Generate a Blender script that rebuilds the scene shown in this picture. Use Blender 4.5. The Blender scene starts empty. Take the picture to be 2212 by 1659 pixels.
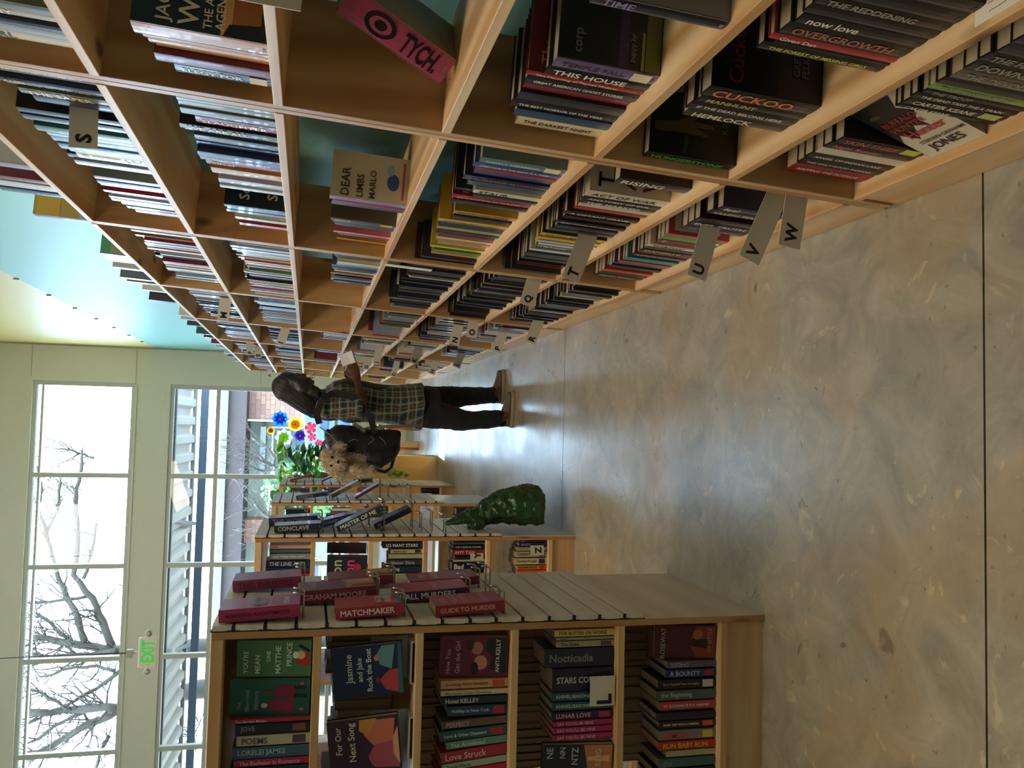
import bpy, bmesh, math, random
from mathutils import Matrix, Vector, Euler, noise
random.seed(7)
SC = bpy.context.scene
COL = SC.collection
PI = math.pi

# ---------------------------------------------------------------- camera
cam_data = bpy.data.cameras.new('camera'); cam = bpy.data.objects.new('camera', cam_data); COL.objects.link(cam)
SC.camera = cam
R_ = Vector((0.998302653, -0.046696182, 0.034803442)); D_ = Vector((0.022912671, -0.234491896, -0.971848013)); F_ = Vector((0.053542717, 0.970995890, -0.233023947))
cm = Matrix.Identity(4)                      # the phone was held sideways: the frame's right is the room's down
for i in range(3):
    cm[i][0] = D_[i]; cm[i][1] = R_[i]; cm[i][2] = -F_[i]
cm.translation = (0, 0, 1.42)
cam.matrix_world = cm
cam_data.sensor_width = 36; cam_data.lens = 1823.118 / 2212 * 36; cam_data.clip_start = .05; cam_data.clip_end = 400

# ---------------------------------------------------------------- world, sun, added fill lights, exposure
def lin(c):
    if isinstance(c, str):
        c = c.lstrip('#'); c = [int(c[i:i+2], 16) / 255 for i in (0, 2, 4)]
    return tuple((v / 12.92 if v <= .04045 else ((v + .055) / 1.055) ** 2.4) for v in c) + (1,)
W = bpy.data.worlds.new('sky'); SC.world = W; W.use_nodes = True
bgn = W.node_tree.nodes['Background']; bgn.inputs[0].default_value = (.52, .74, 1, 1); bgn.inputs[1].default_value = 24
sun = bpy.data.lights.new('sun', 'SUN'); sun.energy = 45; sun.color = (1, .95, .85); sun.angle = .009
so = bpy.data.objects.new('sun', sun); COL.objects.link(so)
SUN_EL = math.radians(49); SUN_AZ = math.radians(4)     # the sun stands ahead, over the street
sd = Vector((math.sin(SUN_AZ) * math.cos(SUN_EL), math.cos(SUN_AZ) * math.cos(SUN_EL), math.sin(SUN_EL)))
so.rotation_euler = sd.to_track_quat('Z', 'Y').to_euler(); so.location = (0, 30, 30)
def area(name, loc, rot, sx, sy, e, col):
    l = bpy.data.lights.new(name, 'AREA'); l.shape = 'RECTANGLE'; l.size = sx; l.size_y = sy; l.energy = e; l.color = col
    o = bpy.data.objects.new(name, l); COL.objects.link(o); o.location = loc; o.rotation_euler = rot; return o
area('overhead_fill_light', (-1.6, 2.6, 4.6), (0, math.radians(-20), 0), 1.2, 2.4, 55, (1, .78, .52))  # unseen warm overhead light added for the near end of the aisle
area('overhead_fill_light', (-1.9, 3.6, 4.9), (0, math.radians(-15), 0), 1.2, 2.4, 45, (1, .86, .70))  # unseen fill added for the viewer-facing dividers, backpack and dog
area('overhead_fill_light', (.25, 1.6, 5.6), (0, math.radians(12), 0), .5, 2.4, 45, (1, .84, .66))  # unseen fill added for the aisle-facing slatted ends
area('overhead_fill_light', (-2.2, 8.0, 5.7), (math.radians(25), 0, 0), 1.2, 3.0, 70, (1, .96, .92))  # unseen fill added for the street wall, window frames and reader
for x0, x1, z0, z1 in ((-9, .5, .75, 3.3), (-9, .5, 3.76, 5.06)):     # window portals
    o = area('window_portal', ((x0 + x1) / 2, 12.75, (z0 + z1) / 2), (-PI / 2, 0, 0), x1 - x0, z1 - z0, 1, (1, 1, 1)); o.data.cycles.is_portal = True
vs = SC.view_settings; vs.view_transform = 'Standard'; vs.look = 'None'; vs.gamma = 1; vs.use_curve_mapping = False; vs.exposure = 0.1
SC.cycles.max_bounces = 8; SC.cycles.diffuse_bounces = 5; SC.cycles.glossy_bounces = 3; SC.cycles.transparent_max_bounces = 12
SC.cycles.sample_clamp_indirect = 6

# ---------------------------------------------------------------- helpers
MATS = {}
def nt(m):
    m.use_nodes = True; t = m.node_tree; return t, t.nodes['Principled BSDF']
def mat(name, col, rough=.5, metal=0, spec=.5, emit=None, estr=0, bump=0, bscale=60, vary=0, coat=0, sheen=0, trans=0):
    """a plain procedural material: colour broken by fine noise, small bump"""
    if name in MATS: return MATS[name]
    m = bpy.data.materials.new(name); t, b = nt(m); N, L = t.nodes, t.links
    c = lin(col); b.inputs['Base Color'].default_value = c; b.inputs['Roughness'].default_value = rough
    b.inputs['Metallic'].default_value = metal; b.inputs['Specular IOR Level'].default_value = spec
    b.inputs['Coat Weight'].default_value = coat; b.inputs['Sheen Weight'].default_value = sheen
    if emit: b.inputs['Emission Color'].default_value = lin(emit); b.inputs['Emission Strength'].default_value = estr
    if trans: b.inputs['Transmission Weight'].default_value = trans
    if vary or bump:
        tc = N.new('ShaderNodeTexCoord'); nz = N.new('ShaderNodeTexNoise'); nz.inputs['Scale'].default_value = bscale; nz.inputs['Detail'].default_value = 4
        L.new(tc.outputs['Object'], nz.inputs['Vector'])
        if vary:
            mr = N.new('ShaderNodeMapRange'); mr.inputs['To Min'].default_value = 1 - vary; mr.inputs['To Max'].default_value = 1 + vary
            mx = N.new('ShaderNodeMix'); mx.data_type = 'RGBA'; mx.blend_type = 'MULTIPLY'; mx.inputs[0].default_value = 1
            mx.inputs['A'].default_value = c; L.new(nz.outputs['Fac'], mr.inputs['Value'])
            cb = N.new('ShaderNodeCombineColor')
            for k in range(3): L.new(mr.outputs[0], cb.inputs[k])
            L.new(cb.outputs[0], mx.inputs['B']); L.new(mx.outputs['Result'], b.inputs['Base Color'])
        if bump:
            bp = N.new('ShaderNodeBump'); bp.inputs['Strength'].default_value = bump; bp.inputs['Distance'].default_value = .01
            L.new(nz.outputs['Fac'], bp.inputs['Height']); L.new(bp.outputs[0], b.inputs['Normal'])
    MATS[name] = m; return m

def wood(name, c0, c1, axis, rough=.45, knots=True, seed=0.0):
    """pine or ply with grain along axis (0,1,2)"""
    if name in MATS: return MATS[name]
    m = bpy.data.materials.new(name); t, b = nt(m); N, L = t.nodes, t.links
    ge = N.new('ShaderNodeNewGeometry'); mp = N.new('ShaderNodeMapping')
    s = [9, 9, 9]; s[axis] = .9; mp.inputs['Scale'].default_value = s; mp.inputs['Location'].default_value = (seed, seed * 1.7, seed * .6)
    L.new(ge.outputs['Position'], mp.inputs['Vector'])
    n1 = N.new('ShaderNodeTexNoise'); n1.inputs['Scale'].default_value = 1.5; n1.inputs['Detail'].default_value = 5; n1.inputs['Distortion'].default_value = .6
    L.new(mp.outputs[0], n1.inputs['Vector'])
    w = N.new('ShaderNodeTexWave'); w.wave_type = 'RINGS'; w.rings_direction = 'XYZ'[axis]; w.inputs['Scale'].default_value = .7; w.inputs['Distortion'].default_value = 5; w.inputs['Detail'].default_value = 3; w.inputs['Detail Scale'].default_value = .8
    L.new(mp.outputs[0], w.inputs['Vector'])
    ad = N.new('ShaderNodeMath'); ad.operation = 'MULTIPLY_ADD'; ad.inputs[1].default_value = .35; L.new(w.outputs['Fac'], ad.inputs[0]); L.new(n1.outputs['Fac'], ad.inputs[2])
    cr = N.new('ShaderNodeValToRGB'); cr.color_ramp.elements[0].position = .35; cr.color_ramp.elements[0].color = lin(c0); cr.color_ramp.elements[1].position = .95; cr.color_ramp.elements[1].color = lin(c1)
    L.new(ad.outputs[0], cr.inputs[0]); out = cr.outputs[0]
    if knots:
        mk = N.new('ShaderNodeMapping'); s = [5.5, 5.5, 5.5]; s[axis] = 2.3; mk.inputs['Scale'].default_value = s; mk.inputs['Location'].default_value = (seed + 3, seed, seed * 2)
        L.new(ge.outputs['Position'], mk.inputs['Vector'])
        v = N.new('ShaderNodeTexVoronoi'); v.inputs['Scale'].default_value = 1.0; L.new(mk.outputs[0], v.inputs['Vector'])
        k = N.new('ShaderNodeMapRange'); k.inputs['From Min'].default_value = .06; k.inputs['From Max'].default_value = .13; k.inputs['To Min'].default_value = .85; k.inputs['To Max'].default_value = 0
        L.new(v.outputs['Distance'], k.inputs['Value'])
        mx = N.new('ShaderNodeMix'); mx.data_type = 'RGBA'; L.new(k.outputs[0], mx.inputs[0]); L.new(out, mx.inputs['A']); mx.inputs['B'].default_value = lin('#5a3015')
        out = mx.outputs['Result']
    L.new(out, b.inputs['Base Color']); b.inputs['Roughness'].default_value = rough
    bp = N.new('ShaderNodeBump'); bp.inputs['Strength'].default_value = .08; bp.inputs['Distance'].default_value = .004; L.new(n1.outputs['Fac'], bp.inputs['Height']); L.new(bp.outputs[0], b.inputs['Normal'])
    MATS[name] = m; return m

class MB:
    """mesh builder: collects shapes, links them as ONE object"""
    def __init__(s): s.v = []; s.f = []; s.m = []; s.sm = []
    def add(s, vs, fs, m=0, M=None, smooth=False):
        o = len(s.v)
        s.v += [(M @ Vector(v)) if M is not None else Vector(v) for v in vs]
        for f in fs: s.f.append([i + o for i in f]); s.m.append(m); s.sm.append(smooth)
        return s
    def box(s, x0, x1, y0, y1, z0, z1, m=0, M=None):
        vs = [(x, y, z) for x in (x0, x1) for y in (y0, y1) for z in (z0, z1)]
        return s.add(vs, [(0, 1, 3, 2), (4, 6, 7, 5), (0, 4, 5, 1), (2, 3, 7, 6), (0, 2, 6, 4), (1, 5, 7, 3)], m, M)
    def tube(s, pts, r, m=0, n=8, M=None, caps=True):
        pts = [Vector(p) for p in pts]; rs = r if hasattr(r, '__len__') else [r] * len(pts)
        vs = []; prev = None
        for i, p in enumerate(pts):
            a = pts[max(i - 1, 0)]; b = pts[min(i + 1, len(pts) - 1)]; t = (b - a).normalized()
            if prev is None: u = t.orthogonal().normalized()
            else: u = (prev - t * prev.dot(t)); u = u.normalized() if u.length > 1e-6 else t.orthogonal().normalized()
            prev = u; w = t.cross(u)
            for k in range(n):
                an = 2 * PI * k / n; vs.append(p + (u * math.cos(an) + w * math.sin(an)) * rs[i])
        fs = [(i * n + k, i * n + (k + 1) % n, (i + 1) * n + (k + 1) % n, (i + 1) * n + k) for i in range(len(pts) - 1) for k in range(n)]
        if caps: fs += [tuple(range(n))[::-1], tuple((len(pts) - 1) * n + k for k in range(n))]
        return s.add(vs, fs, m, M, True)
    def loft(s, rings, m=0, M=None, caps=True):
        """rings: lists of n points each"""
        n = len(rings[0]); vs = [p for r in rings for p in r]
        fs = [(i * n + k, i * n + (k + 1) % n, (i + 1) * n + (k + 1) % n, (i + 1) * n + k) for i in range(len(rings) - 1) for k in range(n)]
        if caps: fs += [tuple(range(n))[::-1], tuple((len(rings) - 1) * n + k for k in range(n))]
        return s.add(vs, fs, m, M, True)
    def lathe(s, prof, c=(0, 0, 0), m=0, n=20, M=None):
        rings = [[(c[0] + r * math.cos(2 * PI * k / n), c[1] + r * math.sin(2 * PI * k / n), c[2] + z) for k in range(n)] for r, z in prof]
        return s.loft(rings, m, M)
    def sphere(s, c, r, m=0, n=12, M=None):
        rx, ry, rz = r if hasattr(r, '__len__') else (r, r, r)
        rings = [[(c[0] + rx * math.sin(a) * math.cos(2 * PI * k / n), c[1] + ry * math.sin(a) * math.sin(2 * PI * k / n), c[2] - rz * math.cos(a)) for k in range(n)] for a in [PI * (i + .02) / (n // 2 + .04) for i in range(n // 2 + 1)]]
        return s.loft(rings, m, M)
    def poly(s, pts, th, m=0, M=None):
        """flat outline in local xy, thickness th in z"""
        n = len(pts); vs = [(x, y, 0) for x, y in pts] + [(x, y, th) for x, y in pts]
        fs = [tuple(range(n))[::-1], tuple(range(n, 2 * n))] + [(i, (i + 1) % n, n + (i + 1) % n, n + i) for i in range(n)]
        return s.add(vs, fs, m, M)
    def build(s, name, mats, parent=None, M=None, bevel=0):
        me = bpy.data.meshes.new(name); me.from_pydata([tuple(v) for v in s.v], [], s.f)
        for x in (mats if isinstance(mats, (list, tuple)) else [mats]): me.materials.append(x)
        me.polygons.foreach_set('material_index', s.m); me.polygons.foreach_set('use_smooth', s.sm); me.update()
        o = bpy.data.objects.new(name, me); COL.objects.link(o)
        if M is not None: o.matrix_local = M
        if parent is not None: o.parent = parent
        if bevel:
            b = o.modifiers.new('bevel', 'BEVEL'); b.width = bevel; b.segments = 2; b.limit_method = 'ANGLE'
        return o
def tag(o, label=None, cat=None, group=None, kind=None):
    if label: o['label'] = label
    if cat: o['category'] = cat
    if group: o['group'] = group
    if kind: o['kind'] = kind
    return o
def empty(name, M=None, **k):
    o = bpy.data.objects.new(name, None); COL.objects.link(o); o.empty_display_size = .05
    if M is not None: o.matrix_world = M
    return tag(o, **k)
def T(x, y, z): return Matrix.Translation((x, y, z))
def Rz(a): return Matrix.Rotation(a, 4, 'Z')
def Ry(a): return Matrix.Rotation(a, 4, 'Y')
def Rx(a): return Matrix.Rotation(a, 4, 'X')
def cols(x, y, z, o=(0, 0, 0)):
    m = Matrix.Identity(4)
    for i in range(3): m[i][0], m[i][1], m[i][2], m[i][3] = x[i], y[i], z[i], o[i]
    return m
TXT = {}
def text_geo(s, bold=0.0, font_shear=0.0):
    key = (s, bold, font_shear)
    if key in TXT: return TXT[key]
    cu = bpy.data.curves.new('t', 'FONT'); cu.body = s; cu.size = 1; cu.resolution_u = 2; cu.offset = bold; cu.shear = font_shear; cu.align_x = 'LEFT'; cu.space_line = .85
    ob = bpy.data.objects.new('t', cu); COL.objects.link(ob)
    dg = bpy.context.evaluated_depsgraph_get(); me = bpy.data.meshes.new_from_object(ob.evaluated_get(dg))
    bpy.data.objects.remove(ob); bpy.data.curves.remove(cu)
    vs = [v.co.copy() for v in me.vertices]; fs = [tuple(p.vertices) for p in me.polygons]; bpy.data.meshes.remove(me)
    if not vs: vs = [Vector((0, 0, 0))]
    x0 = min(v.x for v in vs); x1 = max(v.x for v in vs); y0 = min(v.y for v in vs); y1 = max(v.y for v in vs)
    vs = [Vector(((v.x - x0) / max(x1 - x0, 1e-5), (v.y - y0) / max(y1 - y0, 1e-5), 0)) for v in vs]
    TXT[key] = (vs, fs, (x1 - x0) / max(y1 - y0, 1e-5)); return TXT[key]
def add_text(mb, s, M, x, y, w, h, m=0, bold=.01, shear=0, stretch=False):
    """text into the box x..x+w, y..y+h of M's xy plane (keeps letter shape unless stretch)"""
    vs, fs, asp = text_geo(s, bold, shear)
    tw, th = w, h
    if not stretch:
        if asp * h > w * 1.02: th = max(w / asp, h * .45)
        else: tw = max(asp * h, w * .0)
    ox = x; oy = y + (h - th) / 2
    if stretch is False and tw < w: ox = x
    mb.add([(ox + v.x * tw, oy + v.y * th, 0) for v in vs], fs, m, M)
# ---------------------------------------------------------------- materials of the place
PINE = [wood('pine_x', '#bf9058', '#e6c99c', 0), wood('pine_y', '#bf9058', '#e6c99c', 1, seed=2.3), wood('pine_z', '#a67848', '#cda878', 2, seed=5.1)]
PLY = [wood('birch_x', '#c8a878', '#e6cfa6', 0, knots=False), wood('birch_y', '#c8b08c', '#e2cfae', 1, knots=False), wood('birch_z', '#c09a66', '#dcbf8e', 2, knots=False)]
FRAME = mat('window_frame_paint', '#b4b8b2', .5)
XW, LEAN = .5786, .05877
FW = 12.6                # inner face of the street wall
WX = 1.02                # inner face of the right wall

# ---------------------------------------------------------------- floor
def floor_mat():
    m = bpy.data.materials.new('polished_concrete'); t, b = nt(m); N, L = t.nodes, t.links
    ge = N.new('ShaderNodeNewGeometry')
    def nz(sc, det=5, dist=0, rough=.6, sx=1, sy=1, off=0):
        mp = N.new('ShaderNodeMapping'); mp.inputs['Scale'].default_value = (sx, sy, 1); mp.inputs['Location'].default_value = (off, off, 0); L.new(ge.outputs['Position'], mp.inputs['Vector'])
        n = N.new('ShaderNodeTexNoise'); n.inputs['Scale'].default_value = sc; n.inputs['Detail'].default_value = det; n.inputs['Roughness'].default_value = rough; n.inputs['Distortion'].default_value = dist
        L.new(mp.outputs[0], n.inputs['Vector']); return n.outputs['Fac']
    def ramp(v, stops):
        r = N.new('ShaderNodeValToRGB'); L.new(v, r.inputs[0]); e = r.color_ramp.elements
        e[0].position, e[0].color = stops[0][0], stops[0][1]; e[1].position, e[1].color = stops[-1][0], stops[-1][1]
        for p, c in stops[1:-1]:
            x = e.new(p); x.color = c
        return r.outputs[0]
    def mixc(f, a, bb, mode='MIX'):
        x = N.new('ShaderNodeMix'); x.data_type = 'RGBA'; x.blend_type = mode
        if isinstance(f, float): x.inputs[0].default_value = f
        else: L.new(f, x.inputs[0])
        for k, v in (('A', a), ('B', bb)):
            if isinstance(v, tuple): x.inputs[k].default_value = v
            else: L.new(v, x.inputs[k])
        return x.outputs['Result']
    g = lambda v: (v, v, v, 1)
    base = ramp(nz(1.3, 6, .8, .65), [(.32, lin('#858274')), (.5, lin('#9a978c')), (.66, lin('#aca697'))])
    mid = mixc(.75, base, ramp(nz(5, 6, 1.2, .7, off=4), [(.3, lin('#78756a')), (.5, lin('#96907f')), (.72, lin('#b2a996'))]))
    warm = mixc(ramp(nz(2.1, 3, .4, .5, off=9), [(.52, g(0)), (.62, g(.38))]), mid, lin('#a98f66'))
    pale = mixc(ramp(nz(6.5, 5, 2.2, .6, off=21), [(.63, g(0)), (.69, g(.5))]), warm, lin('#cdbd97'))
    dark = mixc(ramp(nz(11, 3, .6, .5, off=33), [(.68, g(0)), (.73, g(.6))]), pale, lin('#4f483d'))
    fleck = mixc(ramp(nz(38, 2, 0, .5, off=3), [(.70, g(0)), (.74, g(.6))]), dark, lin('#5b5342'))
    L.new(fleck, b.inputs['Base Color'])
    L.new(ramp(nz(3.2, 5, .5, .6, 1, .6, 12), [(.3, g(.24)), (.7, g(.42))]), b.inputs['Roughness'])
    b.inputs['Specular IOR Level'].default_value = .5
    bp = N.new('ShaderNodeBump'); bp.inputs['Strength'].default_value = .13; bp.inputs['Distance'].default_value = .006
    L.new(nz(24, 4, .3, .6), bp.inputs['Height']); L.new(bp.outputs[0], b.inputs['Normal'])
    return m
CONC = floor_mat(); DARKJ = mat('dark_joint_base', '#2e2a22', .9)  # dark base layer that shows between the floor slabs
mb = MB()
ys = [-4, 1.535, 4.632, 8.1, FW + .1]
for a, b_ in zip(ys[:-1], ys[1:]): mb.box(-10, WX + .1, a + .003, b_ - .003, -.12, 0)
mb.box(-10, WX + .1, -4, FW + .1, -.2, -.012, 1)
tag(mb.build('floor', [CONC, DARKJ]), kind='structure')

# ---------------------------------------------------------------- walls, ceiling
def wall_paint(name, c, rough=.6, spec=.3):
    return mat(name, c, rough, spec=spec, vary=.03, bump=.03, bscale=14)
TEAL = wall_paint('teal_gloss_paint', '#86c0b8', .5, .4); YEL = wall_paint('pale_yellow_gloss_paint', '#d8cc88', .42, .5)
SAGE = wall_paint('sage_beige_paint', '#cccdbf', .6)
m0 = MB().box(WX, WX + .12, -4, FW + .1, 0, 3.53).build('wall_right', TEAL); tag(m0, kind='structure')
m1 = MB().box(WX, WX + .12, -4, FW + .1, 3.53, 6.4); o = m1.build('wall_right_upper', YEL); tag(o, kind='structure')
mb = MB()
for k in range(9): mb.box(WX - .012, WX, 5.2 + k * .8, 5.215 + k * .8, 3.515, 3.55)
tag(mb.build('trim_1', mat('screw_steel', '#8a8a84', .4, 1)), kind='structure')
tag(MB().box(-10, WX + .12, -4, FW + .3, 6.2, 6.35).build('ceiling', mat('ceiling_paint', '#cfcfc4', .8)), kind='structure')
tag(MB().box(-10.12, -10, -4, FW + .1, 0, 6.3).build('wall_left', mat('left_wall_paint', '#a8a48e', .7)), kind='structure')
tag(MB().box(-10, WX + .1, -4.12, -4, 0, 6.3).build('wall_back', mat('back_wall_paint', '#a59c86', .7)), kind='structure')
# street wall with two long window bands
mb = MB(); X0, X1 = -9.5, .52
WB = ((.75, 3.31), (3.77, 5.06))
mb.box(X1, WX + .12, FW, FW + .2, 0, 6.3); mb.box(-10.1, X0, FW, FW + .2, 0, 6.3)
mb.box(X0, X1, FW, FW + .2, 0, WB[0][0]); mb.box(X0, X1, FW, FW + .2, WB[0][1], WB[1][0]); mb.box(X0, X1, FW, FW + .2, WB[1][1], 6.3)
tag(mb.build('wall_front', SAGE), kind='structure')
mb = MB()
for z in (3.762,): mb.box(-10, WX, FW - .006, FW, z, z + .01)
for x in (WX - .02,): mb.box(x, x + .012, FW - .008, FW, .0, 6.2)
mb.box(X1 + .05, WX, FW - .006, FW, 2.1, 2.108); mb.box(X1 + .05, WX, FW - .006, FW, 5.08, 5.09)
tag(mb.build('trim_2', mat('wall_panel_joint', '#a9a98c', .6)), kind='structure')
GL = bpy.data.materials.new('window_glass'); t_, b_ = nt(GL); N, L = t_.nodes, t_.links
tr = N.new('ShaderNodeBsdfTransparent'); gl = N.new('ShaderNodeBsdfGlossy'); gl.inputs['Roughness'].default_value = .02; mx = N.new('ShaderNodeMixShader'); mx.inputs[0].default_value = .05
tr.inputs[0].default_value = (.96, .98, .98, 1)
L.new(tr.outputs[0], mx.inputs[1]); L.new(gl.outputs[0], mx.inputs[2]); L.new(mx.outputs[0], N['Material Output'].inputs[0])
MX = [.5, -.762, -2.0, -3.25, -4.5, -5.75, -7.0, -8.25, -9.5]
n = 0
for (z0, z1) in WB:
    for a, b2 in zip(MX[:-1], MX[1:]):
        n += 1
        mb = MB(); fw = .032
        y0, y1 = FW + .03, FW + .11
        mb.box(b2 - fw, b2 + fw, y0, y1, z0, z1)
        if a == .5: mb.box(a - .04, a + .02, y0, y1, z0, z1)
        q0, q1, qa, qb = y0 + .003, y1 - .003, b2 + fw, a - fw
        mb.box(qa, qb, q0, q1, z0 + .002, z0 + .05); mb.box(qa, qb, q0, q1, z1 - .05, z1 - .002)
        if z0 > 3: mb.box(qa, qb, y0 + .03, y1 + .03, z1 - .13, z1 - .1)
        if z0 < 1: mb.box(qa, qb, q0, q1, 2.645, 2.70); mb.box(qa, qb, q0, q1, 1.0, 1.05)
        w = tag(mb.build('window_%d' % n, FRAME), kind='structure')
        MB().box(b2 + fw, a - fw, FW + .065, FW + .069, z0 + .05, z1 - .05).build('pane', GL, w)
        MB().box(b2, a, FW - .02, FW + .03, z0 - .03, z0, 0).build('sill', mat('sill_paint', '#c9c9b8', .5), w)
# unseen eave added outside, sized to cut the sun to a floor strip
mb = MB(); mb.box(-12, 3, FW + .2, FW + 1.33, 5.75, 6.05); tag(mb.build('sun_cut_eave', mat('sun_cut_board', '#6f706a', .7)), kind='structure')

# ---------------------------------------------------------------- wall bookcases
CASE = T(XW, 0, 0) @ Ry(LEAN)                # x = into the case, y = along the wall, z = up the tilted face
CL = math.cos(LEAN)
RH = [z / CL for z in (2.198, 1.8585, 1.5038, 1.1483, .7978, .4602, .12)]
DV = [-1.0, .41, 1.828, 3.267, 4.68, 6.09, 7.525, 8.93, 10.34, 11.75]
DEP = .245
WHICH = ['', 'nearest the viewer, cut by the frame', 'second from the viewer, with the S sign', 'third from the viewer, with the Q sign', 'fourth from the viewer, with the M sign',
         'fifth from the viewer, with the K sign', 'sixth from the viewer, with the G sign', 'second last before the street window', 'last before the street window, with the A sign']
for k in range(1, 9):
    a, b2 = DV[k], DV[k + 1]
    root = empty('wall_bookcase', CASE @ T(0, a, 0), label='tall pine bookcase along the teal wall, ' + WHICH[k], cat='bookcase', group='pine bookcases along the teal wall')
    s = .022
    for y in (.001, b2 - a - s - .001): MB().box(0, DEP, y, y + s, .02, RH[0] + .01).build('side_panel', PINE[2], root, bevel=.0015)
    for r, h in enumerate(RH):
        MB().box(-.002, DEP, .001 + s, b2 - a - s - .001, h - .01, h + .01).build('shelf', PINE[1], root, bevel=.0015)
    MB().box(.006, .026, .001 + s, b2 - a - s - .001, .003, RH[6] - .01).build('plinth', PINE[1], root)
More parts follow.
